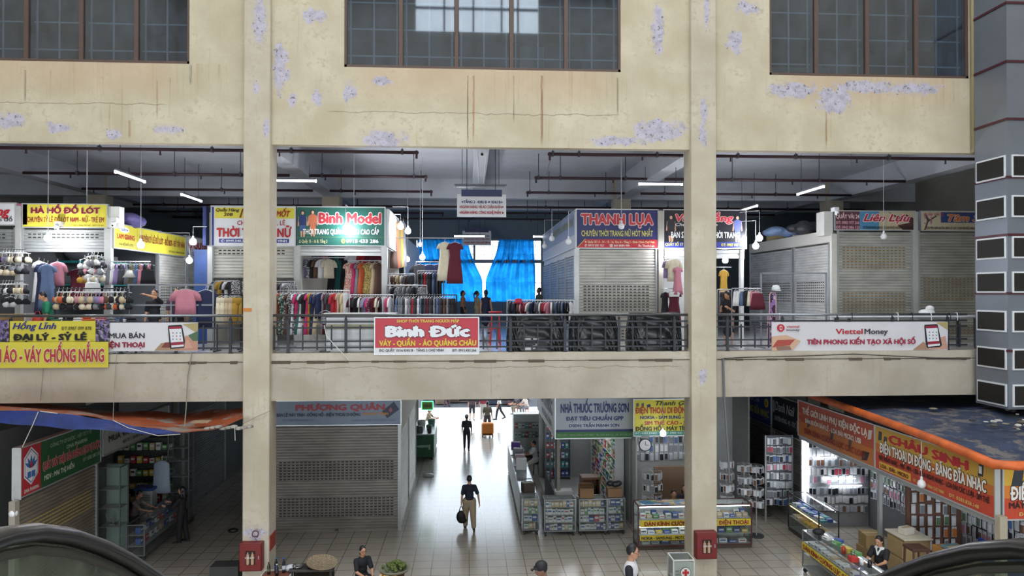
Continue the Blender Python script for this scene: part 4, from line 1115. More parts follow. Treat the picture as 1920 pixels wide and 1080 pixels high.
# ---- closed computer and watch shop in the middle left
t = ysign('faded blue and white shop sign with red serif letters, above the large grey shutter', (500, 753, 751, 795), 22.05, mat('8594a8', .5, 0, .1, 2), depth=.05)
yl(t, 'PHƯƠNG QUÂN', 554, 722, 769, 11, 'a8404a', bold=.06); yl(t, 'BÁN LẺ MÁY TÍNH - ĐỒNG HỒ - ĐIỆN THOẠI DI ĐỘNG', 519, 676, 780.5, 6, '2a2f4a', bold=.05); yl(t, 'PIN MÁY TÍNH', 681, 728, 778, 5, 'c98a3a', bold=.05)
yl(t, 'ĐC: CHỢ VINH NGHỆ AN', 530, 588, 790, 4, '6a7f9a', bold=.02); yl(t, 'LINH KIỆN PHỤ TÙNG SỬA CHỮA', 660, 742, 790, 4, '6a86a8', bold=.02); poly(t, [(.90, .25), (.99, .62), (.95, .95), (.86, .55)], '3a4256'); disc(t, .925, .6, .012, .1, 'a8606a', -.009)
sh = shutter('large dark grey roller shutter with two bands of slots, beside the bright aisle', 3.85, 0, 3.2, (-5.98, 22.15, 0), 0, hexc='8f8a84', perf=[(1.62, 2.2), (.5, 1.12)], rust=.25)
tag(MB().box(-2.2, -2.1, 22.1, 22.24, 0, 4.1).obj('shop_post', galv), 'grey corner post of the large grey shutter', 'post')
for i, (a, b_) in enumerate(((22.3, 25.3), (25.4, 28.7))):
    shutter('pale shutter on the aisle side of the large grey shop, %s' % ('first from its corner post', 'second, farther in')[i], b_ - a, 0, 2.9, (-2.16, a, 0), pi / 2, hexc='bdb5a6', rust=.2, lock=False)
tag(MB().box(-2.2, -2.12, 22.3, 28.7, 2.95, 4.1).obj('fascia_panel', mat('c6b9a8', .6)), 'pale pinkish panel above the aisle side shutters of the large grey shop', 'panel')
xwall(-2.28, 22.4, 28.6, 0, 4.0); ywall(-5.9, -2.3, 28.7, 0, 4.1); xwall(-6.1, 22.2, 28.7, 0, 4.1, grey_wall)

# ---- left row, facing the aisle
XL = -9.7
t = lsign('green and red pharmacy sign with a lotus badge, slanting back on the left', XL, 16.02, 19.35, 2.88, 3.93, mat('2a5a38', .5, 0, .06), depth=.16)
fp(t, 0, 0, .215, 1, 'b03038'); pts6 = [(.108 + .088 * sin(2 * pi * i / 6) , .57 + .40 * cos(2 * pi * i / 6)) for i in range(6)]
poly(t, [(u, v) for u, v in pts6][::-1], 'dcdfe4', -.006); poly(t, [(.108 + (u - .108) * .9, .57 + (v - .57) * .9) for u, v in pts6][::-1], '28467e', -.007); poly(t, [(.108 + (u - .108) * .84, .57 + (v - .57) * .84) for u, v in pts6][::-1], 'dcdfe4', -.008)
for a in (-60, -32, 0, 32, 60):
    c, s_ = cos(R(a)), sin(R(a)); P_ = [(-.008, .05), (0, .0), (.008, .05), (.011, .17), (0, .27), (-.011, .17)]
    poly(t, [(.108 + (x * c + y * s_ * .28), .53 + (y * c - x * s_ * 3.4)) for x, y in P_][::-1], '3a6aa8', -.0095)
disc(t, .108, .60, .012, .07, 'b8363c', -.0105)
for du in (-.022, .022): poly(t, [(.108 + du - .02, .33), (.108 + du + .018, .33), (.108 + du + .02, .46), (.108 + du - .018, .46)], '3a6aa8', -.0095)
fl(t, 'DNA PHARMA', .03, .19, .05, .075, 'dfc9c0', bold=.05); fl(t, 'CÔNG TY CP DƯỢC - VẬT TƯ Y TẾ', .32, .86, .80, .085, '9fb59f', bold=.02); fl(t, 'DNA PHARMA', .52, .80, .64, .09, 'a8bfa8', bold=.04)
fl(t, 'QUẦY GIỚI THIỆU SẢN PHẨM & DỊCH VỤ DƯỢC', .235, .99, .37, .17, 'b8363c', bold=.05, outline='cfd4c8', ob=.03); fl(t, 'MDV : MAI THỊ HIỀN', .25, .62, .14, .11, 'c9d2c4', bold=.04); fl(t, 'ĐT: 0383 588 218', .74, .98, .18, .09, '9fb59f', bold=.03)
MB().box(-.03, -.001, -.02, .17, -.05, 1.06).obj('end_cap', mat('b4b6b6', .5), t)
shutter('dim brown roller shutter with yellowish slots under the lotus badge sign', 3.3, 0, 2.8, (XL - .05, 15.95, 0), pi / 2, hexc='8d8478', perf=[(1.75, 2.3)], slotc='b39a4a', rust=.35, lock=False)
tag(MB().box(XL - .1, XL + .03, 15.78, 15.93, 0, 2.85).obj('shop_post', mat('9d978a', .6)), 'grey post at the near end of the dim brown shutter', 'post')
tag(MB().box(XL - .95, XL - .3, 15.2, 15.26, 1.55, 2.85).obj('sheet_panel', mat('a8a294', .7)), 'pale stained panel at the picture edge beside the dim brown shutter', 'panel')
shutter('small grey shutter below the pale stained panel at the picture edge', .75, 0, 1.5, (XL - 1.0, 15.24, 0), 0, hexc='a09a90', lock=False)
t = lsign('grey white sign with dark letters, above the glass cabinets of the dim shop', XL, 19.5, 23.6, 3.0, 3.65, mat('a3a49e', .6, 0, .08))
fl(t, 'MUA VÀ BÁN THUỐC', .06, .8, .45, .25, '3a3a42', bold=.04); fl(t, 'ĐT: 0912', .25, .55, .15, .14, '4a4a52', bold=.02)
struct('partition', MB().box(XL - .16, XL - .1, 19.4, 24.2, 2.9, 3.7).box(-11.6, -11.54, 15.3, 24.2, 0, 3.9).box(-11.5, XL - .1, 24.1, 24.16, 0, 3.9).box(-11.5, XL - .1, 19.4, 19.46, 0, 2.9), mat('77797a', .7, 0, .1, 1))
shutter('dark closed shutter farther along the dim lane on the left', 4.1, 0, 3.2, (XL + .15, 24.35, 0), pi / 2, hexc='6f7474', rust=.2)
struct('partition', MB().box(XL, XL + .06, 24.3, 33, 3.2, 4.0).box(XL - .06, XL + .05, 28.5, 33, 0, 3.2).box(XL, -6.1, 33, 33.06, 0, 5.3), mat('5c6062', .8, 0, .1, 1))

# ---- pharmacy in the middle right
t = ysign('grey white pharmacy sign with navy letters and a green foot band', (1042, 742, 1187, 820), 22.35, mat('b4bac6', .5, 0, .05), depth=.06)
yp(t, (1042, 809, 1187, 820), '3a7a3c'); yp(t, (1042, 806, 1187, 809), '28386e', -.004, 'rule')
yl(t, 'NHÀ THUỐC TRƯỜNG SƠN', 1051, 1179, 773, 17, '28336e', bold=.05); yl(t, 'ĐẠT TIÊU CHUẨN GPP', 1061, 1169, 788, 7.5, '2f3c78', bold=.05); yp(t, (1066, 793.5, 1163, 801.5), 'c4cad4', -.004); yl(t, 'DSĐH: TRẦN MẠNH SƠN', 1067, 1161, 800.5, 6, '2f3c78', bold=.04, y=-.014)
yl(t, 'ĐỊCH SỐ 1 - ĐÌNH CHÍNH CHỢ VINH * TEL: 0238. 3840 528 - ĐD: 0913 543 327', 1045, 1184, 817, 4, '8fb08f', bold=.02)
t = rsign('white sign on the aisle side of the pharmacy with dark upright letters', 2.70, 22.45, 28, 2.75, 4.0, mat('d3d5d6', .5, 0, .06))
fl(t, 'NHÀ THUỐC', .15, .9, .45, .4, '2a2c3a', bold=.05); fl(t, 'TRƯỜNG SƠN', .3, .85, .12, .16, '4a4c5a', bold=.04)
steel2 = mat('8d9194', .4, .5, .06)
for px_, lab in ((1047, 'beside the white air cooler'), (1185, 'between the pharmacy and the yellow phone sign')):
    x, _ = at(px_, 870, 22.4); tag(MB().box(x - .05, x + .05, 22.38, 22.5, 0, 2.72).obj('shop_post', mat('7d7a74', .6)), 'grey brown post under the pharmacy sign, ' + lab, 'post')
lino = mat('c8cac6', .5, 0, .05)
struct('floor_pharmacy', MB().box(2.75, 5.0, 22.6, 28.0, 0, .02), lino)
ywall(2.75, 5.1, 28.0, 0, 4.0, mat('9a9c9a', .7)); xwall(5.08, 22.4, 28, 0, 4.0, mat('8f9290', .7)); 
tag(MB().box(2.72, 2.78, 22.5, 25.6, 0, .9).box(2.72, 2.78, 22.5, 22.56, .9, 3.2).box(2.72, 2.78, 24.0, 24.06, .9, 2.7).box(2.72, 2.78, 25.5, 25.56, .9, 2.7).obj('shopfront_frame', mat('4a4d50', .5, .2)), 'dark framed shopfront under the white aisle sign of the pharmacy', 'frame')

# ---- phone shop with the yellow sign
t = ysign('yellow phone shop sign with red and black lines and a teal foot band', (1189, 750, 1330, 815), 21.7, mat('d2c93e', .5, 0, .05), depth=.06)
yp(t, (1189, 809, 1330, 815), '2a8a80'); yl(t, 'Thanh Giáp', 1229, 1300, 759.5, 8, '2a3a2a', shear=.3, bold=.03); yl(t, 'ĐIỆN THOẠI DI ĐỘNG - MÁY', 1191, 1322, 774.5, 11.5, 'b03a2c', bold=.05)
yl(t, 'NOKIA - SAM SUNG - MOTO', 1200, 1310, 785, 6, '2f3a6e', bold=.05); yl(t, 'SIM THẺ CÀO - SỐ ĐẸP', 1208, 1316, 796, 7, 'b03a2c', bold=.05); yl(t, 'ĐỒNG HỒ - MÁY TÍNH - ĐÀI', 1191, 1322, 807, 8, '26302a', bold=.05); yl(t, 'ĐT: 0383.594821     DĐ: 0984 420 777', 1191, 1290, 813.6, 4, 'cfe3d6', bold=.03)
for (u, v, a, b_, hx) in ((.03, .80, .035, .12, '5a5a40'), (.10, .78, .03, .14, '3a5a6a'), (.17, .78, .05, .1, '3a3f66')): poly(t, [(u, v), (u + a, v + .03), (u + a * .9, v + b_), (u - .005, v + b_ * .8)], hx)
ywall(5.15, 9.2, 24.4, 0, 4.0, mat('a3a5a4', .7)); xwall(9.2, 23.0, 24.4, 0, 4.0, mat('7d7f80', .7))
struct('partition', MB().box(5.16, 5.2, 21.8, 24.4, 0, 2.9), mat('b4b6b4', .7))
tag(MB().bev(6.05, 8.0, 23.0, 23.06, 0, 1.62, .01).obj('wooden_board', mat('6e5642', .6, 0, .12, 3)), 'brown board behind the phone counter where a head shows', 'board')

# ---- right row
XR = 10.25
t = rsign('pale blue slanting lane sign beside the tall right column', XR + .2, 26.5, 28.2, 2.62, 3.35, mat('98a3b4', .5, 0, .08))
fl(t, 'SỬA CHỮA - MÁY ẢNH', .05, .95, .6, .2, '4a567a', bold=.04); fl(t, 'BĂNG ĐĨA', .2, .7, .2, .2, '4a567a', bold=.04)
t = rsign('deep blue lane sign with yellow letters and a gold medal', XR + .2, 24.1, 26.4, 2.68, 3.72, mat('2e3f7e', .5, 0, .08))
fl(t, 'NGỌC HÀ', .1, .6, .66, .16, 'a8b0c8', bold=.03); fl(t, 'BĂNG ĐĨA NHẠC', .06, .95, .25, .24, 'b0a83c', bold=.05); disc(t, .84, .72, .07, .15, 'c9b23c'); disc(t, .84, .72, .035, .08, '7a6a2a', -.009)
t = rsign('black lane sign with pale script for a nail shop', XR + .2, 21.85, 24.0, 2.66, 3.80, mat('26272e', .5, 0, .08))
fl(t, 'Danh Nail', .14, .80, .58, .28, 'b4b6ba', shear=.2, bold=.0); fl(t, 'CHUYÊN MÓNG - MI - TÓC', .1, .84, .28, .14, '9a9ca2', bold=.03); fp(t, .03, .5, .1, .85, '8a8c92'); fp(t, .86, .2, .97, .5, '8a8c92')
shutter('grey perforated shutter under the deep blue lane sign', 2.2, 0, 2.7, (XR + .28, 26.4, 0), -pi / 2, hexc='8f8f86', perf=[(.6, 2.5)], lock=False)
shutter('grey shutter under the black nail shop sign', 2.1, 0, 2.7, (XR + .28, 24.0, 0), -pi / 2, hexc='87877f', perf=[(.7, 1.2)], lock=False)
shutter('pale perforated shutter closing the far end of the lane beside the tall right column', 2.2, 0, 3.9, (9.1, 30.5, 0), 0, hexc='a9aca0', perf=[(1.5, 2.3), (2.7, 3.3), (.3, .9)], lock=False)
struct('partition', MB().box(XR + .3, XR + .36, 21.7, 30.5, 2.7, 4.2).box(9.05, 9.1, 24.5, 30.5, 0, 4.2), mat('5f6160', .8))
t = rsign('red and orange phone accessory sign with white serif letters, over the lit glass case', XR - .05, 17.36, 21.5, 2.92, 3.97, mat('a8482e', .5, 0, .06))
fp(t, 0, 0, 1, .42, 'b0682e'); fl(t, 'THẾ GIỚI LINH PHỤ KIỆN ĐỘC LẠ', .07, .93, .68, .17, 'd9cfc4', bold=.06); fl(t, 'BÁN BUÔN BÁN LẺ - LOA ĐÀI MICRO, USB', .12, .86, .44, .13, 'ded6cc', bold=.04); fl(t, 'DÁN KÍNH CƯỜNG LỰC CÁC LOẠI', .1, .90, .12, .16, '8a2a24', bold=.05)
for (u, v, s_, hx) in ((.14, .32, .05, '38302c'), (.47, .22, .05, '38302c'), (.70, .18, .05, '5a4a3a'), (.86, .04, .09, '2c2622'), (.93, .6, .05, 'b8b4b0')): poly(t, [(u, v), (u + s_ * .7, v + .04), (u + s_, v + .26), (u + s_ * .2, v + .24)], hx)
fl(t, 'Linh', .01, .05, .6, .1, 'd07a6a', bold=.03); fl(t, 'Ánh', .01, .05, .42, .1, 'd07a6a', bold=.03)
t = rsign('orange and red phone and music disc sign with white outlined letters, beside the escalator', XR - .05, 13.25, 17.3, 2.92, 3.97, mat('b8432c', .5, 0, .06))
fp(t, 0, .50, 1, 1, 'b8913a'); fp(t, 0, .40, 1, .60, 'b86a32', -.0035); fl(t, 'CHÂU SINH', .14, .83, .72, .19, 'a8242c', bold=.08, outline='d9b84a', ob=.02); fl(t, 'ĐIỆN THOẠI DI ĐỘNG - BĂNG ĐĨA NHẠC', .05, .95, .42, .23, 'e0dcd6', bold=.05, outline='3a2a26', ob=.04)
fl(t, 'MÁY NGHE NHẠC - MP3 - MP4 - USB - LOA NGHE NHẠC - LOA ĐÀI CÁC LOẠI - SIM THẺ', .04, .97, .24, .11, '2a1a1c', bold=.04); fp(t, .04, .03, .35, .19, 'd0a83a', -.004); fl(t, 'LOA - ĐÀI - MICRO', .055, .335, .065, .09, '7a1f1f', bold=.05, y=-.014)
fl(t, 'ĐC: KI ỐT 72 - ĐÌNH CHỢ VINH', .38, .64, .06, .07, 'd9b06a', bold=.03); fl(t, 'ĐT: 0383.838.148', .68, .9, .06, .075, 'd9b06a', bold=.03)
for (u, hx, dv) in ((.03, '3a3a40', .2), (.085, '4a4640', .12), (.89, '2a2a30', .22)): poly(t, [(u, .68), (u + .035, .70), (u + .04, .70 + dv), (u + .008, .70 + dv)], hx, -.008)
fp(t, .897, .74, .918, .88, 'c8ccd0', -.0085)
t = sign('orange and red corner sign of the phone and music disc stall, at the picture edge', 2.4, 1.05, (XR + .1, 13.2, 2.92), 0, mat('b8432c', .5, 0, .06))
fp(t, 0, .50, 1, 1, 'c9a23a'); fp(t, 0, .38, 1, .62, 'c9762f', -.0035); fl(t, 'CHÂU SINH', .22, .9, .72, .17, 'a8242c', bold=.08, outline='d9b84a', ob=.02); fl(t, 'ĐIỆN THOẠI DI ĐỘNG', .05, .95, .36, .25, 'e0dcd6', bold=.05, outline='3a2a26', ob=.04); fl(t, 'MÁY NGHE NHẠC - MP3 - MP4', .04, .95, .20, .11, '2a1a1c', bold=.04); fl(t, 'ĐC: KI ỐT 72 - ĐÌNH CHỢ VINH', .12, .85, .06, .07, 'd9b06a', bold=.03)
poly(t, [(.06, .6), (.15, .62), (.17, .93), (.09, .93)], '30363e', -.008)
tag(MB().box(XR - .06, XR + .09, 13.1, 13.24, 0, 3.0).obj('shop_post', mat('a39a86', .6)), 'cream corner post of the phone and music disc stall', 'post')
tag(MB().box(XR + .02, XR + .1, 17.26, 17.36, 0, 2.9).obj('shop_post', galv), 'grey post between the two orange phone stall signs', 'post')
tag(MB().box(XR - .02, XR + .08, 13.3, 21.5, 2.78, 2.88).obj('lintel_bar', galv), 'long steel bar under the two orange phone stall signs', 'bar')
peg = mat('8a8780', .7, 0, .08, 2)
ywall(XR + .1, 12.5, 21.6, 0, 2.9, mat('9a9ca0', .6)); xwall(12.5, 13.2, 21.66, 0, 2.9, mat('55565a', .7)); ywall(XR + .75, 12.5, 17.3, 0, 2.9, mat('6a4a3c', .7)); struct('partition', MB().box(XR, 12.6, 13.3, 21.6, 2.9, 2.94), dim_m)

# ---- tarpaulins
def strip(m, front, back, nu=30, nv=6, sag=.05, wr=.03):
    def ip(pts, u):
        k = u * (len(pts) - 1); i = min(int(k), len(pts) - 2); f = k - i
        return Vector(pts[i]).lerp(Vector(pts[i + 1]), f)
    def fn(u, v):
        p = ip(front, u).lerp(ip(back, u), v)
        p.z += -sag * sin(pi * v) + wr * sin(u * 23 + v * 7) * sin(v * 5 + u * 4)
        return tuple(p)
    m.grid(fn, nu, nv)
    return m
def pt(px_, py_, Y): x, z = at(px_, py_, Y); return (x, Y, z)
tarp = thing('tarpaulin', 'sagging orange tarpaulin with a dark blue flap, tied below the gallery beam', 'tarpaulin')
fr_ = [pt(-60, 770, 15.6), pt(75, 771, 15.8), pt(150, 779, 16.0), pt(212, 790, 16.2), pt(280, 803, 16.4), pt(340, 811, 16.6), pt(400, 806, 16.9), pt(455, 786, 17.4)]
bk_ = [pt(-60, 748, 19.4), pt(75, 757, 19.3), pt(150, 765, 19.2), pt(212, 770, 19.2), pt(280, 772, 19.1), pt(340, 774, 19.0), pt(400, 770, 18.9), pt(455, 764, 18.6)]
strip(MB(), fr_, bk_, 40, 8, .05).obj('orange_sheet', tarp_mat('a8532f', .15, '8f857c', .6), tarp, True)
lo_ = [pt(-60, 792, 15.5), pt(0, 792, 15.6), pt(75, 800, 15.75), pt(138, 804, 15.9), pt(208, 808, 16.1), pt(274, 814, 16.35), pt(338, 813, 16.58)]
strip(MB(), lo_, fr_[:6], 30, 5, .0, .02).obj('blue_flap', tarp_mat('17317e', .25, None, .45), tarp, True)
m = MB()
for q in range(9): m.ell((fr_[6][0] + q * .12 - .2, 17.1, 4.12 + .02 * (q % 3)), .1, .12, .04, 7, 5)
m.obj('torn_edge', tarp_mat('a8a29a', 0, '6f655c'), tarp)
x, z = at(380, 790, 17.4); tag(MB().box(x - .2, x + .2, 17.2, 17.45, z - .01, z + .02).obj('cardboard_piece', mat('9a8468', .8)), 'flat piece of brown cardboard lying on the orange tarpaulin', 'cardboard')
def rope(pts, label, r=.008, hx='c9c6bc'): tag(MB().tube(pts, r, 5).obj('rope', mat(hx, .8)), label, 'rope')
rope([pt(72, 772, 15.75), pt(60, 800, 15.7), pt(42, 838, 15.75)], 'white rope from the blue flap down to the lotus badge sign')
rope([pt(75, 771, 15.75), pt(108, 775, 15.85)], 'short white rope along the edge of the blue flap')
rope([pt(212, 788, 16.15), pt(240, 802, 16.25), pt(296, 817, 16.35), pt(338, 814, 16.5)], 'white rope along the hem of the orange tarpaulin')
rope([pt(219, 658, 17.9), pt(214, 730, 17.88), pt(212, 788, 16.2)], 'thin cord from the white phone banner down to the blue flap', .006, '8d8a80')
rope([pt(360, 660, 17.9), pt(352, 705, 17.88), pt(349, 765, 17.8), pt(346, 800, 16.9)], 'grey strap from the balcony down to the orange tarpaulin', .012, '85827a')
rope([pt(81, 690, 17.9), pt(76, 752, 17.88)], 'dark thin cord on the beam below the yellow banner', .005, '6a675c')
rope([pt(455, 795, 17.4), pt(480, 782, 17.75), pt(512, 768, 17.76)], 'thin cord from the orange tarpaulin round the tall column', .005, '6f6c66')
rope([pt(440, 800, 17.0), pt(441, 826, 17.0)], 'short cord end dangling from the torn corner of the orange tarpaulin', .008)
t2 = thing('tarpaulin', 'dirty blue tarpaulin with an orange hem over the phone stalls, by the grey tower', 'tarpaulin')
fr2 = [(XR - .15, Y, z) for Y, z in ((20.6, 4.30), (18.6, 4.26), (16.6, 4.2), (15, 4.14), (14, 4.08), (13.15, 4.02))]
bk2 = [(15.5, 20.6, 4.4), (15.6, 18.6, 4.45), (15.6, 16.6, 4.5), (15.6, 15, 4.45), (15.6, 14, 4.3), (15.6, 13.1, 4.1)]
strip(MB(), fr2, bk2, 40, 16, .12, .06).obj('blue_sheet', tarp_mat('3a4560', 0, '6f6b68', .6), t2, True)
m = MB(); m.tube([(x, y, z - .02) for x, y, z in fr2] + [(XR + .2, 13.0, 4.0), (XR + 1.0, 12.98, 4.02)], [.10, .1, .1, .1, .11, .1, .09, .09], 8); m.obj('orange_hem', tarp_mat('d8682c', 0, None, .5), t2, True)
rnd = random.Random(8)
for k in range(56):
    y = rnd.gauss(15.6, .7); x = XR + 1.2 + rnd.random() ** .7 * 3.2; s = rnd.uniform(.03, .11)
    m = MB().ell((0, 0, 0), s * rnd.uniform(.8, 1.6), s, s * rnd.uniform(.15, .5), 6, 4) if k % 3 else MB().box(-s, s, -s * .7, s * .7, -s * .1, s * .15)
    u = (x - XR) / 5.4
    o = m.obj('litter_scrap', mat(rnd.choice(('c9c4ba', '8d8678', '5a554c', 'b0a898', 'd6d3cc', '3a3836')), .8), loc=(x, y, 4.19 + .3 * u + .02), rotz=rnd.random() * 6)
    tag(o, 'scrap of pale and dark rubbish lying on the dirty blue tarpaulin', 'rubbish', 'rubbish on the blue tarpaulin')
rope([pt(1356, 672, 17.88), pt(1358, 745, 17.85), pt(1366, 860, 17.85), pt(1368, 905, 17.85)], 'grey hanging pipe or hose beside the tall right column', .03, '6a6d72')
rope([pt(1356, 672, 17.9), pt(1400, 670, 17.92), pt(1490, 668, 17.92), pt(1600, 664, 17.92), pt(1812, 674, 17.92)], 'black cable along the ledge under the white red logo banner', .012, '2c2a2a')
rope([pt(608, 610, 18.0), pt(612, 630, 17.96), pt(632, 652, 17.94), pt(655, 676, 17.93)], 'white cord dangling from the railing to the ledge, beside the red sign', .010, 'd2d2cc')

# ---- fire boxes on the columns
def fire_box(x, z, label):
    t = thing('fire_hose_cabinet', label, 'fire cabinet', (x, 17.8, z))
    red = mat('6e1a1c', .45, 0, .12)
    MB().bev(-.27, .27, -.2, 0, 0, .68, .012).obj('case', red, t)
    dr = MB().bev(-.25, .25, -.215, -.2, .03, .65, .006).obj('door', mat('781c1e', .4, 0, .1), t)
    MB().box(-.12, .12, -.219, -.214, .16, .5).obj('pane', mat('2b1a18', .2), dr)
    g = MB()
    for a in (-.06, .05): g.cyl((a, -.221, .18), (a, -.221, .42), .035, n=8).cyl((a, -.221, .42), (a, -.221, .47), .014, n=6)
    g.obj('extinguisher', mat('c9a48a', .5), t); text(dr, 'CHỮA CHÁY', -.11, .11, .33, .045, -.262, 'e3dcd4', bold=.05)
    MB().box(.19, .21, -.235, -.215, .3, .38).obj('handle', galv, dr)
fire_box(-5.29, .56, 'red fire cabinet low on the tall column beside the dim lane')
fire_box(5.97, .60, 'red fire cabinet low on the tall column beside the phone counter')
t = thing('fire_notice', 'red notice plate on the inner side of the column over the bottle table', 'notice', (-4.91, 17.85, .95)); MB().box(0, .02, 0, .5, 0, .36).obj('plate', mat('9a3a2c', .5), t)
m = MB(); m.tube([(cos(a) * .075, -.02 + .015 * sin(3 * a), sin(a) * .075) for a in [k * .35 for k in range(40)]], .012, 6)
tag(m.obj('wire_coil', mat('5a2c20', .6), loc=(-5.22, 17.76, 1.42)), 'small brown coil of wire hanging above the fire cabinet by the dim lane', 'coil')
tag(MB().box(-.12, .09, -.006, 0, -.04, .04).obj('tape_strip', mat('c8813a', .6), loc=(at(465, 581, 17.8)[0] , 17.797, at(465, 581, 17.8)[1])), 'strip of orange tape on the tall column beside the beige trousers', 'tape')

# ---- glass cabinets
cab_glass = glass('f5f7f7', 0.6, 0.03, 'b8bcb8')
def cabinet(label, w, d, h, loc, rotz=0, fm=None, shelves=(), casters=True, back=None, top=True, base=.14, group=None, cat='display cabinet', name='glass_cabinet', panes='flrt', post=.028):
    t = thing(name, label, cat, loc, rotz, group); fm = fm or steel2
    m = MB(); e = post
    for x in (0, w - e):
        for y in (0, d - e): m.box(x, x + e, y, y + e, base, h)
    for z in (base, h - e):
        m.box(e, w - e, 0, e, z, z + e).box(e, w - e, d - e, d, z, z + e).box(0, e, e, d - e, z, z + e).box(w - e, w, e, d - e, z, z + e)
    m.obj('frame', fm, t)
    MB().box(e, w - e, e, d - e, base + .005, base + .025).obj('base_panel', mat('8a8c88', .6), t)
    if 'f' in panes: MB().box(e, w - e, .008, .014, base + e, h - e).obj('pane', cab_glass, t)
    if 'l' in panes: MB().box(.008, .014, e, d - e, base + e, h - e).obj('pane', cab_glass, t)
    if 'r' in panes: MB().box(w - .014, w - .008, e, d - e, base + e, h - e).obj('pane', cab_glass, t)
    if 't' in panes: MB().box(e, w - e, e, d - e, h - .012, h - .004).obj('pane', cab_glass, t)
    if back: MB().box(e, w - e, d - .014, d - .006, base + e, h - e).obj('back_panel', back, t)
    for z in shelves: MB().box(e, w - e, .03, d - .03, z - .008, z).obj('shelf', mat('b4b8b6', .35, .1), t)
    if casters:
        for x in (.06, w - .06):
            for y in (.06, d - .06):
                MB().cyl((x - .018, y, .055), (x + .018, y, .055), .055, n=12).box(x - .03, x + .03, y - .02, y + .02, .09, base).obj('caster', mat('26272a', .5), t)
    else:
        MB().box(0, w, 0.02, d, 0, base).obj('plinth', mat('4a4038', .6), t)
    return t
back_w = mat('c3c5c2', .6)
K = [('first narrow pharmacy cabinet on wheels, at the corner of the aisle', 1.60, 21.42, .52, .62), ('wide pharmacy cabinet on wheels with a clear glass top, second from the aisle', 2.24, 21.25, .96, .5),
     ('pharmacy cabinet on wheels under an open brown carton', 3.30, 21.25, .86, .5), ('pharmacy cabinet next to the lit phone counter', 4.17, 21.3, .55, .5)]
SH = (.40, .63, .86)
for lab, x, y, w_, d_ in K: cabinet(lab, w_, d_, 1.10, (x, y, 0), 0, shelves=SH, back=back_w)
for i in range(4):
    y0 = 22.2 + i * 1.75
    t = cabinet('white fronted pharmacy counter along the aisle, %s from the corner' % ('first', 'second', 'third', 'fourth')[i], 1.7, .55, 1.05, (1.58, y0 + 1.7, 0), -pi / 2, shelves=(.6,), back=None, panes='frt')
    MB().box(.02, 1.68, -.006, .004, .16, 1.0).obj('front_panel', mat('d3d6d4', .45, 0, .06), t)
phone_fr = mat('5a2b28', .45, 0, .08)
PC = cabinet('lit phone counter with yellow strips of lettering, partly behind the tall right column', 3.32, .6, 1.27, (4.78, 19.95, 0), 0, fm=phone_fr, shelves=(.42, .86), casters=False, back=mat('cfd6d4', .5), base=.10, panes='flrt')
def cab_strip(t, x0, x1, z0, z1, body, tx0, tx1, hx='8f1f22', y=-.012, cap=.6):
    MB().box(x0, x1, y, 0, z0, z1).obj('lettered_strip', mat('d8c23a', .5, 0, .04), t)
    text(t, body, tx0, tx1, z0 + (z1 - z0) * .2, (z1 - z0) * cap, y - .006, hx, bold=.05)
cab_strip(PC, .06, 3.27, .66, .85, 'DÁN KÍNH CƯỜNG LỰC - XÁC ĐIỆN THOẠI', .18, 3.2); cab_strip(PC, .06, 1.9, .28, .42, 'NOKIA - SAMSUNG - MOTOROLA - LG', .1, 1.85, '26282e')
led = mat('f4f8ff', .4, 0, 0, 1, 9.0)
for z, x0, x1 in ((1.20, .06, 3.26), (.64, .06, 1.7)):
    MB().box(x0, x1, .035, .055, z, z + .02).obj('lamp_strip', led, PC)
C1 = cabinet('brightly lit glass case of phones in front of the accessory stall', 1.95, .6, 1.17, (9.82, 21.43, 0), -pi / 2, fm=mat('3a3c40', .4, .3), shelves=(.45, .82), casters=False, back=None, base=.1)
MB().box(.05, 1.9, .5, .52, 1.12, 1.14).obj('lamp_strip', led, C1); MB().box(.05, 1.9, .06, .075, .74, .755).obj('lamp_strip', mat('ffd98a', .4, 0, 0, 1, 6.0), C1)
MB().box(.05, 1.9, .05, .07, 1.125, 1.14).obj('lamp_strip', led, C1)
C2 = cabinet('long glass counter with a yellow lettered strip, in front of the woman with white collar', 3.0, .55, 1.10, (8.72, 18.2, 0), -pi / 2, fm=steel2, shelves=(.5, .8), casters=True, back=mat('8a8c88', .6))
cab_strip(C2, .03, 2.9, .60, .80, 'DÁN KÍNH CƯỜNG LỰC CÁC LOẠI', .1, 2.8)
MB().box(.05, 2.95, .48, .5, 1.05, 1.065).obj('lamp_strip', mat('eef4ff', .4, 0, 0, 1, 4.0), C2)
# dim shop on the left
LC = cabinet('tall glass cabinet at the corner of the dim shop on the left', .62, .5, 2.62, (-10.0, 19.75, 0), 0, fm=mat('5f6462', .5, .2), shelves=(1.0, 1.5, 2.0), casters=False, back=mat('8fa39a', .6))
LD = cabinet('low glass counter running back beside the tall cabinet in the dim shop', 2.9, .5, 1.0, (-8.82, 19.95, 0), pi / 2, fm=mat('6a6e6e', .5, .2), shelves=(.4, .7), casters=True, back=None)
for i in range(3):
    cabinet('glass door cabinet behind the customer in black, %s' % ('nearest the counter', 'middle one', 'last before the dark shutter')[i], .66, .4, 2.9, (-9.5 + .0, 23.05 + i * .4, 0), 0, fm=mat('6a6e6e', .5, .2), shelves=(1.0, 1.5, 2.0, 2.4), casters=False) if i == 0 else None
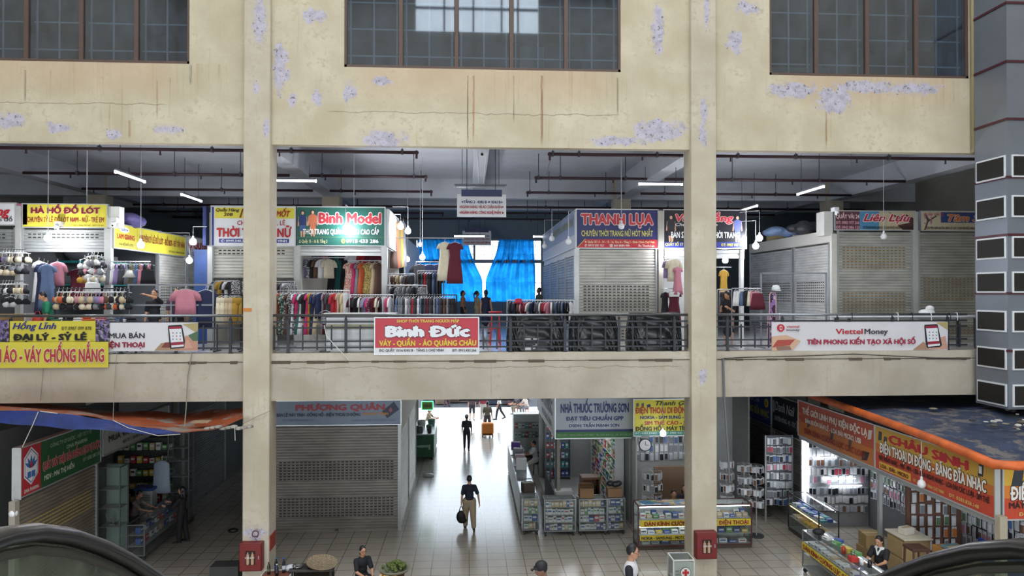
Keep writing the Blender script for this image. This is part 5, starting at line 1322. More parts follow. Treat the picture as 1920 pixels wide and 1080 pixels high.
# white glass showcase and green counter near the way out
cabinet('white lit glass showcase standing near the bright way out', 1.2, .6, 1.95, (1.95, 31.4, 0), 0, fm=mat('d8dcda', .5), shelves=(.9, 1.3), casters=False, back=mat('e3e6e4', .5))
g = thing('drinks_counter', 'dark green counter with a pale printed shape beside the bright aisle', 'counter', (-2.5, 31.3, 0))
MB().bev(0, .95, 0, 3.2, .12, 1.1, .01).obj('body', mat('1f5a3a', .5, 0, .06), g); MB().bev(-.03, .98, -.03, 3.23, 1.1, 1.14, .008).obj('top', mat('dfe3e0', .4), g)
MB().prism([(.18, .62), (.35, .66), (.75, .66), (.8, .7), (.8, .45), (.72, .45), (.7, .56), (.4, .54), (.25, .56)], -.006, 0).obj('print', mat('8fb39f', .6), g); text(g, '1233', .12, .45, .92, .12, -.006, '123a26', bold=.05)
for x in (.08, .87): MB().cyl((x, .1, 0), (x, .1, .12), .05, n=8).obj('foot', mat('3a3c3a', .5), g)
t = thing('light_box', 'small sign board with a glowing green border hanging at the bright way out', 'sign', (-1.75, 29.9, 2.42))
MB().bev(-.24, .24, -.02, .06, 0, .36, .01).obj('board', mat('8a9a5a', .5), t); MB().tube([(-.24, -.03, 0), (.24, -.03, 0), (.24, -.03, .36), (-.24, -.03, .36), (-.24, -.03, 0)], .016, 6).obj('neon_border', mat('5cf0a8', .4, 0, 0, 1, 3.0), t); text(t, 'QUÁN ĂN', -.18, .18, .12, .12, -.024, '5a4a1a', bold=.05)
MB().cyl((0, .02, .36), (0, .02, 2.9), .01, n=5).obj('rod', rod_m, t)

# ================================================================ PEOPLE
skin_m = mat('c08e70', .55, 0, .05)
skin_d = mat('8f6a54', .55, 0, .05)
hair_m = mat('17141a', .45, 0, .1)
def skinned(mb, name, m, parent, vox, smooth=4):
    o = mb.obj(name, m, parent, True)
    r = o.modifiers.new('remesh', 'REMESH'); r.mode = 'VOXEL'; r.voxel_size = vox; r.use_smooth_shade = True
    s = o.modifiers.new('smooth', 'SMOOTH'); s.factor = .5; s.iterations = smooth
    return o

def person(label, loc, rotz=0, H=1.65, top='2b2b33', bottom='26262c', pelvis=None, lean=0, head=(0, 0), legs=((4, 4, 3), (-4, 8, 3)), arms=((5, 9, 12, 0), (5, 9, 12, 0)),
           fdir=(None, None), hair='short', sleeve=.45, skirt=False, shorts=False, face=False, skin=None, shoe='1e1c1e', vox=.011, cap=None, glasses=False, collar=None, sleeves=None, wide=1.0, group=None, barehead=False):
    k = H / 1.65; sk = skin or skin_m
    t = thing('person', label, 'person', loc, rotz, group)
    ph = (pelvis if pelvis is not None else .86 * k)
    Pz = Vector((0, 0, ph)); l = R(lean); up = Vector((0, -sin(l), cos(l))); rt = Matrix.Rotation(l, 3, 'X')
    B = MB(); S = MB(); T = MB()
    E_ = lambda m, c, a, b, z, r=rt: m.ell(c, a * k, b * k, z * k, 14, 10, r)
    q = .013
    # trunk
    for m, g in ((B, 0), (S, q)):
        E_(m, Pz + up * .38 * k, .155 + g, .105 + g, .15 + g); E_(m, Pz + up * .20 * k, .128 + g, .095 + g, .15 + g)
        m.caps(Pz + up * .445 * k + Vector((-.125 * k, 0, 0)), Pz + up * .445 * k + Vector((.125 * k, 0, 0)), (.058 + g) * k, (.058 + g) * k)
    E_(B, Pz + up * .04 * k, .155, .115, .12); E_(S, Pz + up * .06 * k, .158 + q, .12 + q, .11)
    E_(T, Pz + up * .03 * k, .162 + q, .122 + q, .13)
    nk = Pz + up * .49 * k; hc0 = Pz + up * .56 * k
    hy, hp = head; HR = Matrix.Rotation(R(hy), 3, 'Z') @ Matrix.Rotation(R(hp) + l * .6, 3, 'X')
    hc = hc0 + HR @ Vector((0, -.015 * k, .115 * k))
    B.caps(nk, hc0 + Vector((0, 0, .04 * k)), .055 * k, .05 * k)
    hv = lambda x, y, z: hc + HR @ Vector((x * k, y * k, z * k))
    B.ell(hc, .074 * k, .092 * k, .112 * k, 18, 14, HR); B.ell(hv(0, -.03, -.062), .054 * k, .058 * k, .055 * k, 14, 10, HR)
    B.caps(hv(0, -.088, .012), hv(0, -.107, -.022), .011 * k, .016 * k, 8); B.ell(hv(0, -.082, -.058), .024 * k, .014 * k, .014 * k, 8, 6, HR)
    for s in (-1, 1): B.ell(hv(s * .076, .005, -.005), .011 * k, .022 * k, .032 * k, 8, 6, HR)
    # legs
    for s, (a, kb, sp) in zip((1, -1), legs):
        h = Pz + Vector((s * .088 * k, 0, 0)); a_, kb_, b_ = R(a), R(kb), R(sp)
        d1 = Vector((s * sin(b_), -sin(a_) * cos(b_), -cos(a_) * cos(b_))); kn = h + d1 * .42 * k
        d2 = Vector((s * sin(b_) * .3, -sin(a_ - kb_), -cos(a_ - kb_))).normalized(); an = kn + d2 * .395 * k
        B.caps(h, kn, .076 * k, .052 * k); B.caps(kn, kn + d2 * .13 * k, .05 * k, .052 * k); B.caps(kn + d2 * .13 * k, an, .05 * k, .034 * k)
        fa = min(0.5, max(-.6, -(a_ - kb_) * .7)) if abs(a - kb) > 12 else 0
        fd = Vector((s * .12, -cos(fa), -sin(fa) - .1)).normalized(); heel = an + Vector((0, .03 * k, -.035 * k)); toe = an + fd * .17 * k + Vector((0, 0, -.03 * k))
        B.caps(heel, toe, .034 * k, .026 * k)
        m = MB().caps(heel + Vector((0, 0, -.004)), toe, .043 * k, .036 * k)
        skinned(m, 'shoe', mat(shoe, .5), t, vox)
        if not skirt:
            T.caps(h, kn, (.084 + q) * k * wide, (.06 + q) * k * wide)
            if not shorts: T.caps(kn, an + d2 * -.03 * k, (.06 + q) * k * wide, (.043 + q) * k * wide)
    if skirt:
        T.caps(Pz, Pz + Vector((0, 0, -.42 * k)), .15 * k, .17 * k)
    # arms and hands
    hands = []
    for i, (s, (a, ab, el, inw)) in enumerate(zip((1, -1), arms)):
        sh = Pz + up * .445 * k + Vector((s * .165 * k, 0, 0)); a_, b_ = R(a), R(ab)
        d1 = Vector((s * sin(b_), -sin(a_) * cos(b_), -cos(a_) * cos(b_))); eb = sh + d1 * .28 * k
        f_, w_ = R(a + el), R(inw)
        d2 = Vector((-s * sin(w_) + s * sin(b_) * .4 * cos(w_), -sin(f_) * cos(w_), -cos(f_) * cos(w_))).normalized()
        if fdir[i]: d2 = Vector(fdir[i]).normalized()
        wr = eb + d2 * .245 * k
        B.caps(sh, eb, .046 * k, .037 * k); B.caps(eb, wr, .038 * k, .026 * k)
        n = Vector((-s, 0, 0)); n = (n - d2 * n.dot(d2)); n = n.normalized() if n.length > .3 else (Vector((0, 0, -1)) - d2 * Vector((0, 0, -1)).dot(d2)).normalized()
        sx = d2.cross(n).normalized()
        if sx.y > 0: sx = -sx
        fr = max(.0088 * k, vox * .85)
        pm = wr + d2 * .045 * k; hands.append(wr + d2 * .10 * k)
        B.caps(wr + d2 * .01, wr + d2 * .075 * k + sx * .016 * k, .022 * k, .02 * k, 8); B.caps(wr + d2 * .01, wr + d2 * .075 * k - sx * .016 * k, .022 * k, .02 * k, 8)
        for o_, L in ((.031, .066), (.0105, .078), (-.0105, .073), (-.031, .056)):
            p0 = wr + d2 * .085 * k + sx * o_ * k; p1 = p0 + (d2 + n * .3).normalized() * L * .5 * k; p2 = p1 + (d2 + n * 1.1).normalized() * L * .55 * k
            B.caps(p0, p1, fr, fr * .95, 7); B.caps(p1, p2, fr * .95, fr * .85, 7)
        p0 = wr + d2 * .03 * k + sx * .024 * k; p1 = p0 + (d2 * .6 + sx * .8 + n * .3).normalized() * .04 * k
        B.caps(p0, p1, fr * 1.2, fr * 1.1, 7); B.caps(p1, p1 + (d2 * .9 + sx * .2 + n * .4).normalized() * .03 * k, fr * 1.1, fr * .9, 7)
        if sleeve > 0:
            A = S if sleeves is None else MB()
            L = min(sleeve, 1.0)
            if L <= .6:
                A.caps(sh, sh.lerp(eb, L / .6), (.056 + q) * k, (.05 + q) * k)
            else:
                A.caps(sh, eb, (.054 + q) * k, (.045 + q) * k); A.caps(eb, eb.lerp(wr, (L - .6) / .4), (.044 + q) * k, (.034 + q) * k)
            if sleeves: skinned(A, 'sleeve', mat(sleeves, .75), t, vox)
    skinned(B, 'body', sk, t, vox)
    skinned(S, 'dress' if top == bottom and skirt else 'shirt', mat(top, .8, 0, .1, 8) if isinstance(top, str) else top, t, vox * 1.2)
    skinned(T, 'skirt' if skirt else ('shorts' if shorts else 'trousers'), mat(bottom, .8, 0, .1, 8) if isinstance(bottom, str) else bottom, t, vox * 1.2)
    # hair
    if not barehead:
        h_ = MB().ell(hv(0, .022, .028), .084 * k, .092 * k, .108 * k, 16, 12, HR)
        if hair in ('long', 'tied'): h_.caps(hv(0, .07, .02), hv(0, .085, -.10), .065 * k, .05 * k)
        if hair == 'long':
            for s in (-1, 1): h_.caps(hv(s * .07, .015, .03), hv(s * .075, .03, -.17), .026 * k, .03 * k)
            h_.caps(hv(0, .07, -.08), hv(0, .09, -.24), .06 * k, .04 * k)
        if hair == 'bun': h_.ell(hv(0, .11, .06), .045 * k, .045 * k, .045 * k)
        if hair == 'tail': h_.caps(hv(0, .10, .05), hv(0, .15, -.02), .03 * k, .035 * k); h_.caps(hv(0, .15, -.02), hv(0, .14, -.20), .035 * k, .02 * k)
        skinned(h_, 'hair', hair_m, t, vox)
    if cap:
        m = MB().ell(hv(0, .01, .055), .098 * k, .11 * k, .095 * k, 18, 12, HR); m.caps(hv(-.05, -.10, .045), hv(.05, -.10, .045), .018 * k, .018 * k); m.caps(hv(-.035, -.155, .035), hv(.035, -.155, .035), .014 * k, .014 * k); m.caps(hv(0, -.09, .045), hv(0, -.165, .034), .02 * k, .016 * k)
        skinned(m, 'cap', mat(cap, .6), t, vox)
    if face:
        for s in (-1, 1):
            ey = MB().ell(hv(s * .031, -.083, .012), .013 * k, .007 * k, .006 * k, 10, 6, HR).obj('eye', mat('e2ddd6', .3), t, True)
            MB().ell(hv(s * .031, -.0885, .012), .006 * k, .004 * k, .0058 * k, 8, 6, HR).obj('iris', mat('1c1512', .2), ey, True)
            MB().tube([hv(s * .016, -.090, .030), hv(s * .032, -.091, .036), hv(s * .05, -.080, .030)], .0045 * k, 5).obj('eyebrow', hair_m, t, True)
        MB().ell(hv(0, -.094, -.058), .022 * k, .007 * k, .008 * k, 10, 6, HR).obj('lips', mat('a2554c', .5), t, True)
    if glasses:
        m = MB()
        for s in (-1, 1):
            m.tube([hv(s * .034 + .026 * cos(x), -.101, .008 + .019 * sin(x)) for x in [i * pi / 6 for i in range(13)]], .003 * k, 4); m.tube([hv(s * .06, -.10, .012), hv(s * .078, 0, .012)], .003 * k, 4)
        m.tube([hv(-.01, -.104, .012), hv(.01, -.104, .012)], .003 * k, 4); m.obj('glasses', mat('4a3434', .4), t)
    if collar: skinned(MB().caps(nk + Vector((-.07 * k, -.02, -.0)), nk + Vector((.07 * k, -.02, -.0)), .052 * k, .052 * k).caps(nk + Vector((-.05 * k, -.06, -.0)), nk + up * -.13 * k + Vector((0, -.125 * k, 0)), .03 * k, .02 * k).caps(nk + Vector((.05 * k, -.06, -.0)), nk + up * -.13 * k + Vector((0, -.125 * k, 0)), .03 * k, .02 * k), 'collar', mat(collar, .7), t, vox)
    t['_hand'] = tuple(hands[0]) + tuple(hands[1])
    return t

def GX(px_, py_): x, y = gnd(px_, py_); return (x, y, 0)
# ---- in the bright aisle
P1 = person('person walking away in dark top and beige trousers, carrying a black bag', GX(880, 991), pi + .06, 1.64, '1c2030', 'a3937a', legs=((16, 12, 3), (-14, 22, 3)), arms=((2, 12, 8, 0), (-14, 22, 14, 0)), hair='short', wide=1.35, vox=.009)
hx = P1['_hand']
hw = Matrix.Rotation(pi + .06, 3, 'Z') @ Vector(hx[:3]) + Vector(P1.location)
bag = thing('shoulder_bag', 'black shoulder bag dangling from the hand of the walking person', 'bag', tuple(hw))
m = MB().ell((0, 0, -.34), .15, .09, .2, 14, 10).ell((.05, 0, -.44), .13, .09, .1, 12, 8); m.obj('pouch', mat('15151b', .6, 0, .1), bag, True)
MB().tube([(-.07, 0, -.2), (-.02, 0, -.02), (.02, 0, -.02), (.08, 0, -.2)], .014, 6).obj('strap', mat('15151b', .6), bag)
person('person in dark clothes and pale cap walking far down the bright aisle', GX(875, 843), pi - .1, 1.62, '3a3d44', '2f323a', legs=((10, 8, 3), (-10, 14, 3)), arms=((6, 10, 12, 0), (-8, 12, 14, 0)), cap='9a9a94', vox=.012, skin=skin_d)
person('person in olive shirt pulling the orange box cart', (.95, 37.3, 0), pi, 1.62, '6d6a5c', '4a4a50', lean=10, legs=((14, 8, 4), (-12, 16, 4)), arms=((-18, 12, 5, 0), (-18, 12, 5, 0)), vox=.013, skin=skin_d)
ct = thing('box_cart', 'orange plastic box on a two wheeled cart in the bright aisle', 'cart', (.93, 36.15, 0))
MB().bev(-.31, .31, -.2, .22, .18, .72, .05).obj('box', mat('d07a28', .5, 0, .08), ct); MB().box(-.28, .28, -.22, .26, .12, .17).cyl((-.24, .24, .15), (-.16, .9, .95), .015).cyl((.24, .24, .15), (.16, .9, .95), .015).obj('frame', mat('6a4a30', .5), ct)
for s in (-.25, .25): MB().cyl((s - .03, -.05, .09), (s + .03, -.05, .09), .09, n=14).obj('wheel', mat('2a2a2c', .6), ct)
def px_person(label, px_, py_, rz, **kw): x, y = gnd(px_, py_); return person(label, (x, y, 0), rz, **kw)
px_person('bare legged person in dark shorts standing outside at the bright way out', 885, 787, 0, top='55404a', bottom='2b2b33', shorts=True, vox=.015, H=1.6)
px_person('person in red top and pale trousers standing outside before the orange cart', 906, 786, pi, top='8f2f3f', bottom='b0aaa4', vox=.015, H=1.6)
px_person('person in white shirt and black trousers striding outside the way out', 936, 786, -pi / 2, top='cfd0d2', bottom='22232a', legs=((18, 10, 3), (-16, 18, 3)), vox=.015, H=1.65)
SEATL = ((85, 95, 8), (85, 95, 8))
def stool(x, y, z, h, label, hx='b5303a', r=.15):
    t = thing('stool', label, 'stool', (x, y, z)); MB().lathe([(0, h), (r, h), (r * 1.05, h - .02), (r * .95, h - .04), (0, h - .04)], n=16).obj('seat', mat(hx, .45), t, True)
    for a in range(4):
        c, s = cos(a * pi / 2 + .78), sin(a * pi / 2 + .78); MB().cyl((c * r * .7, s * r * .7, h - .04), (c * r, s * r, 0), .018, n=6).obj('leg', mat(hx, .45), t)
    return t
def seated(label, x, y, z, rz, h=.42, sl='plastic stool under the seated person', shx='b5303a', **kw):
    stool(x, y, z, h - .07, sl, shx); kw.setdefault('legs', SEATL); kw.setdefault('arms', ((40, 8, 45, 15), (40, 8, 45, 15)))
    return person(label, (x, y, z), rz, pelvis=h + .03, **kw)
x, y = gnd(973, 776); seated('seated person in dark top beside the white showcase, leaning forward', x, y, 0, -1.2, sl='stool of the dark topped person outside', lean=18, top='4a4048', bottom='8a7a6a', vox=.015, H=1.58)
x, y = gnd(988, 777); seated('seated person in pale top beside the white showcase', x, y, 0, -1.0, sl='stool of the pale topped person outside', lean=15, top='cbb9ae', bottom='6a6a70', vox=.015, H=1.58)
x, y = gnd(797, 806); seated('person in beige top leaning on crossed arms behind the green counter', x + .1, y, 0, 1.3, sl='stool of the beige topped person by the green counter', lean=16, top='8f7f6c', bottom='3a3a40', vox=.014, H=1.58, hair='tied')
for px_, tp, lab in ((834, 'c9b49a', 'person in cream top sitting on the far side of the street, before the dark wall'), (957, '9a7a70', 'person in dull pink top sitting on the far side of the street')):
    x, y = gnd(px_, 765); seated(lab, x, y + 1.2, 0, .3, sl='low stool on the far side of the street, under the ' + ('cream top' if px_ == 834 else 'dull pink top'), top=tp, bottom='4a4a52', vox=.016, H=1.55)
seated('seated person in white shirt and shorts reaching over the pharmacy counters', 2.68, 28.55, 0, -pi / 2, h=.55, sl='dark stool under the person in white', shx='3a3a40', lean=8, top='d3d4d2', bottom='c9c7c0', shorts=True, arms=((55, 8, 25, 10), (50, 8, 30, 10)), legs=((70, 80, 8), (60, 75, 10)), vox=.011)
# ---- below, near the frame's foot
seated('seated woman with glasses in black top beside the green fruit basket', -2.62, 17.55, 0, .55, h=.36, sl='low stool under the woman with glasses', shx='7a2f30', lean=6, top='17181f', bottom='1c1c22', hair='tied', face=True, glasses=True, vox=.008, H=1.6, arms=((28, 8, 40, 22), (34, 8, 42, 25)), legs=((98, 112, 6), (92, 108, 8)))
struct('floor_platform', MB().box(-2.6, 4.6, 9.0, 13.1, 0, .9), conc_m)
x, _ = at(1019, 1065, 12.3); person('man in black cap with white visor edge and dark red shirt', (x, 12.3, .92), -pi / 2 + .15, 1.72, '5a2a2a', '2a2a30', face=True, cap='1b1c22', vox=.008, head=(0, 12), skin=skin_d)
x, _ = at(1183, 1040, 12.1); struct('floor_step', MB().box(1.9, 4.4, 11.6, 12.6, .9, 1.22), conc_m); person('young man with glasses in white shirt with black sleeves', (x, 12.1, 1.24), 1.15, 1.74, 'd5d6da', '2b2d36', sleeves='17181d', sleeve=.9, face=True, glasses=True, vox=.008, head=(5, 8), legs=((12, 8, 3), (-12, 16, 3)))
person('woman in black top with white collar behind the long glass counter', (9.62, 16.15, 0), -1.0, 1.62, '1b1a1f', '2a2a30', hair='tied', face=True, collar='d9d9d9', vox=.008, head=(0, 20), arms=((45, 10, 40, 15), (30, 12, 55, 20)), sleeve=.4)
x, _ = at(1263, 930, 21.1); seated('person whose head shows over the lit phone counter', x, 21.1, 0, 0, h=.55, sl='stool hidden behind the lit phone counter', shx='3a3a40', top='4a4a50', bottom='2a2a30', face=True, vox=.010)
x, _ = at(1284, 922, 21.5); seated('dark haired person beside the column behind the lit phone counter', x, 21.5, 0, -.4, h=.6, sl='stool behind the lit phone counter, by the column', shx='3a3a40', top='3a3036', bottom='2a2a30', vox=.012, hair='long')
person('shopkeeper in grey shirt behind the dim glass counter on the left', (-9.75, 21.35, 0), 1.5, 1.58, '6a5f5a', '2a2a30', lean=12, arms=((55, 8, 15, 5), (50, 8, 25, 10)), vox=.011, head=(0, 15), skin=skin_d)
person('customer dressed in black before the dim glass counter on the left', (-8.42, 21.45, 0), -pi / 2 - .1, 1.62, '17171b', '141418', arms=((40, 8, 55, 10), (45, 8, 50, 10)), hair='long', vox=.010, sleeve=.9, wide=1.15)
# ---- upper floor
def up(label, px_, Y, rz, **kw): x, _ = at(px_, 600, Y); return person(label, (x, Y, Z2), rz, **kw)
up('woman in black top holding her forearm across her face', 290, 19.05, 0, H=1.6, top='1b1c22', bottom='1f2026', hair='bun', face=True, vox=.009, arms=((120, -10, 0, 0), (4, 8, 10, 0)), fdir=((-.96, -.05, .28), None), skirt=True)
up('person in green shirt bending by the bra rack', 96, 18.75, -.9, H=1.56, top='1f7a5a', bottom='3a3a40', vox=.011, lean=14, head=(0, 15))
up('person in plum shirt with face hidden behind the pink blouse', 331, 19.35, .4, H=1.64, top='5a3f58', bottom='2a2a30', vox=.012, hair='tied')
up('person in orange shirt and black trousers standing before the blue curtain', 868, 31.8, 1.4, H=1.62, top='d08a5a', bottom='1c1c24', vox=.012, hair='tied')
up('person with ponytail in beige clothes before the blue curtain', 894, 30.6, 1.9, H=1.60, top='b8ab8c', bottom='b3a684', vox=.012, hair='tail')
up('person in sleeveless dark blue dress seen from behind, before the blue curtains', 911, 26.6, pi - .2, H=1.62, top='1a2340', bottom='1a2340', skirt=True, sleeve=0, vox=.011, hair='tied')
up('person in grey green shirt at the corner of the blue grey lane shutters', 1011, 30.2, -1.2, H=1.74, top='5a6a60', bottom='3a3a3c', vox=.012, skin=skin_d)
up('woman in black dress with pale belt looking at her hands under the black sign', 1366, 19.75, -.7, H=1.57, top='17171c', bottom='17171c', skirt=True, hair='long', face=True, vox=.010, head=(-15, 28), arms=((20, 6, 95, 20), (20, 6, 95, 20)))

# ================================================================ GOODS
PAL = {'black': '1d1d23', 'charcoal': '3b3c44', 'grey': '7b7d84', 'white': 'd6d6d8', 'navy': '232a4c', 'burgundy': '5c1a2c', 'red': 'a3222f', 'pink': 'c47f90', 'magenta': 'b92a62',
       'beige': 'bfab8d', 'brown': '5b4136', 'teal': '24625f', 'green': '44704e', 'mustard': 'b08a34', 'orange': 'bd5a33', 'lilac': '8a7aa6', 'slate blue': '566a8c', 'cream': 'd6ccb4', 'plum': '5c3350', 'olive': '6e6a48'}
def cm(n): return mat(PAL[n], .85, 0, .12, 9)
floral = {'pink floral': print_mat('d5b7ad', 'b85a5e', '8f9a6a', 22), 'yellow patterned': print_mat('a8924a', '5a4a2a', 'c9b87a', 26), 'black and white patterned': print_mat('24242a', 'c9c9cc', '6a6a72', 30), 'green patterned': print_mat('2c5148', 'a8b4a4', '1d2b28', 24), 'blue patterned': print_mat('2d4577', 'c0c6d4', '1c2a4a', 24)}
def clothm(n): return floral[n] if n in floral else cm(n)
hang_m = mat('d4d5d8', .4, 0, .02)
def hanger(t, w=.2, drop=.11, m=None):
    MB().tube([(0, 0, 0), (.018, 0, .012), (.02, 0, -.012), (0, 0, -.03), (0, 0, -.06)], .0045, 5).tube([(-w, 0, -drop), (0, 0, -.06), (w, 0, -drop)], .007, 5).obj('hanger', m or hang_m, t)
def garment(kind):
    """a piece of clothing on its hanger: hook at the origin, facing -y"""
    t = thing(kind, 'x', 'clothing')
    m = MB(); d = .035
    if kind == 'hanging_shirt':
        m.loft([(-.08, 0, 0, .07, d * .8), (-.10, 0, 0, .13, d), (-.15, 0, 0, .22, d), (-.30, 0, 0, .23, d * 1.2), (-.55, 0, 0, .23, d * 1.2), (-.74, 0, 0, .24, d * 1.3)], 20, .008, 1)
        for s in (-1, 1): m.loft([(-.11, s * .17, 0, .06, d * .8), (-.2, s * .25, 0, .075, d * .9), (-.36, s * .30, 0, .07, d * .9)], 12, .004, 2)
        hanger(t)
    elif kind == 'hanging_dress':
        m.loft([(-.08, 0, 0, .06, d * .8), (-.12, 0, 0, .15, d), (-.2, 0, 0, .19, d), (-.42, 0, 0, .17, d), (-.6, 0, 0, .2, d * 1.2), (-.95, 0, 0, .25, d * 1.5), (-1.16, 0, 0, .27, d * 1.6)], 20, .010, 3)
        for s in (-1, 1): m.loft([(-.11, s * .14, 0, .05, d * .8), (-.18, s * .2, 0, .06, d * .9), (-.26, s * .225, 0, .055, d * .9)], 12, .003, 4)
        hanger(t, .16)
    elif kind == 'hanging_trousers':
        m.loft([(-.12, 0, 0, .17, d), (-.2, 0, 0, .18, d * 1.1), (-.36, 0, 0, .185, d * 1.1)], 18, .004, 5)
        for s in (-1, 1): m.loft([(-.30, s * .09, 0, .092, d * 1.1), (-.6, s * .10, 0, .085, d), (-.98, s * .105, 0, .08, d)], 14, .006, 6)
        hanger(t, .16, .12)
    elif kind == 'hanging_skirt':
        m.loft([(-.11, 0, 0, .14, d), (-.2, 0, 0, .17, d * 1.2), (-.42, 0, 0, .21, d * 1.5), (-.58, 0, 0, .235, d * 1.6)], 22, .009, 7)
        hanger(t, .15, .10)
    elif kind == 'tank_top':
        m.loft([(-.22, 0, 0, .13, d), (-.28, 0, 0, .17, d), (-.45, 0, 0, .18, d * 1.1), (-.66, 0, 0, .2, d * 1.2)], 18, .006, 8)
        for s in (-1, 1): m.loft([(-.08, s * .09, 0, .028, d * .6), (-.16, s * .095, 0, .03, d * .7), (-.27, s * .10, 0, .05, d * .8)], 8)
        hanger(t, .16)
    elif kind == 'hanging_bra':
        for s in (-1, 1):
            m.ell((s * .075, -.02, -.22), .075, .05, .065, 12, 8); m.tube([(s * .09, 0, -.09), (s * .10, -.02, -.17)], .007, 5)
        m.loft([(-.21, 0, .01, .16, .014), (-.28, 0, .01, .15, .014)], 14)
        hanger(t, .13, .09)
    m.obj('cloth', cm('grey'), t, True)
    return proto(t)
GAR = {k: garment(k) for k in ('hanging_shirt', 'hanging_dress', 'hanging_trousers', 'hanging_skirt', 'tank_top', 'hanging_bra')}
WORD = {'hanging_shirt': 'shirt', 'hanging_dress': 'dress', 'hanging_trousers': 'trousers', 'hanging_skirt': 'skirt', 'tank_top': 'tank top', 'hanging_bra': 'bra'}
USED = set()
def hang(kind, x, y, z, rot, colour, where, group=None, scale=None, label=None):
    """the first of a kind is the source itself, later ones are copies of it and its parts"""
    lab = label or '%s %s hanging %s' % (colour, WORD[kind], where)
    sc = scale if isinstance(scale, (tuple, list)) or scale is None else (scale,) * 3
    if kind not in USED:
        USED.add(kind); o = GAR[kind]; o.location = (x, y, z); o.rotation_euler = rot if isinstance(rot, tuple) else (0, 0, rot)
        if sc: o.scale = sc
        for c in o.children:
            if c.name.split('.')[0] == 'cloth': c.material_slots[0].link = 'OBJECT'; c.material_slots[0].material = clothm(colour)
        o['label'] = lab
        if group: o['group'] = group
        return o
    return dup(GAR[kind], (x, y, z), rot, lab, group, {'cloth': clothm(colour)}, sc)

def rack(label, x0, x1, y, z, h=None, m=None, cross=False):
    t = thing('clothes_rack', label, 'clothes rack', ((x0 + x1) / 2, y, Z2)); a = (x1 - x0) / 2; z -= Z2; m = m or mat('b9bbbf', .35, .7)
    MB().cyl((-a, 0, z), (a, 0, z), .016, n=8).obj('hanging_bar', m, t)
    for s in (-1, 1):
        MB().cyl((s * a, 0, .02), (s * a, 0, z), .017, n=8).obj('post', m, t); MB().box(s * a - .02, s * a + .02, -.25, .25, 0, .03).obj('foot', m, t)
    if cross: MB().cyl((-a, 0, z * .35), (a, 0, z * .35), .012, n=6).obj('cross_bar', m, t)
    return t
def rack_row(kind, label, where, group, pxs, y, py, colours, rnd, rot=1.25, step=None, cross=False, scale=None, m=None):
    x0, z = at(pxs[0], py, y); x1, _ = at(pxs[1], py, y)
    rack(label, x0, x1, y, z, cross=cross, m=m)
    n = len(colours)
    for i, c in enumerate(colours):
        x = x0 + .06 + (x1 - x0 - .12) * (i + .5) / n
        k = kind if isinstance(kind, str) else kind[i % len(kind)]
        hang(k, x, y, z + .015, rot + rnd.uniform(-.28, .28), c, where, '%s %s %s' % (c, WORD[k], group), scale)
rnd = random.Random(21)
# racks along the railing under the green sign
rack_row(('hanging_dress', 'hanging_dress', 'hanging_shirt'), 'long steel clothes rack packed with bright printed clothes, beside the tall column', 'on the bright rack beside the tall column', 'on the bright rack', (519, 655), 18.95, 545,
         ['orange', 'green patterned', 'green patterned', 'black and white patterned', 'brown', 'black and white patterned', 'white', 'black and white patterned', 'magenta', 'teal', 'white', 'black', 'magenta', 'mustard', 'navy', 'navy', 'beige', 'navy', 'grey', 'burgundy', 'charcoal', 'charcoal', 'pink', 'red', 'red', 'beige', 'beige', 'white'], rnd)
rack_row('hanging_shirt', 'steel clothes rack of dark and plum shirts under the corner post of the green sign', 'on the dark rack under the green sign corner post', 'on the dark shirt rack', (656, 738), 19.2, 553,
         ['burgundy', 'black', 'black', 'white', 'brown', 'grey', 'lilac', 'magenta', 'black and white patterned', 'burgundy', 'cream', 'burgundy', 'black', 'white', 'magenta', 'white'], rnd, scale=.95)
rack_row('hanging_trousers', 'dark steel clothes rack of grey and black trousers over the red sign', 'on the rack over the red sign', 'on the trouser rack', (739, 856), 19.2, 553,
         ['slate blue', 'grey', 'grey', 'charcoal', 'white', 'grey', 'red', 'charcoal', 'white', 'slate blue', 'black', 'charcoal', 'burgundy', 'charcoal', 'grey', 'black', 'slate blue', 'charcoal', 'brown', 'grey', 'charcoal', 'black'], rnd, m=mat('26272c', .4, .3), scale=.95)
rack_row('hanging_shirt', 'white steel clothes rack of dark shirts before the blue grey lane shutters', 'on the white rack before the blue grey lane shutters', 'on the white rack', (951, 1076), 19.9, 563,
         ['charcoal', 'navy', 'charcoal', 'brown', 'pink', 'burgundy', 'red', 'white', 'navy', 'charcoal', 'grey', 'white', 'burgundy', 'red', 'pink', 'white', 'charcoal', 'slate blue', 'charcoal', 'slate blue', 'black', 'black', 'white'], rnd, scale=.9, m=mat('d2d4d8', .4, .3))
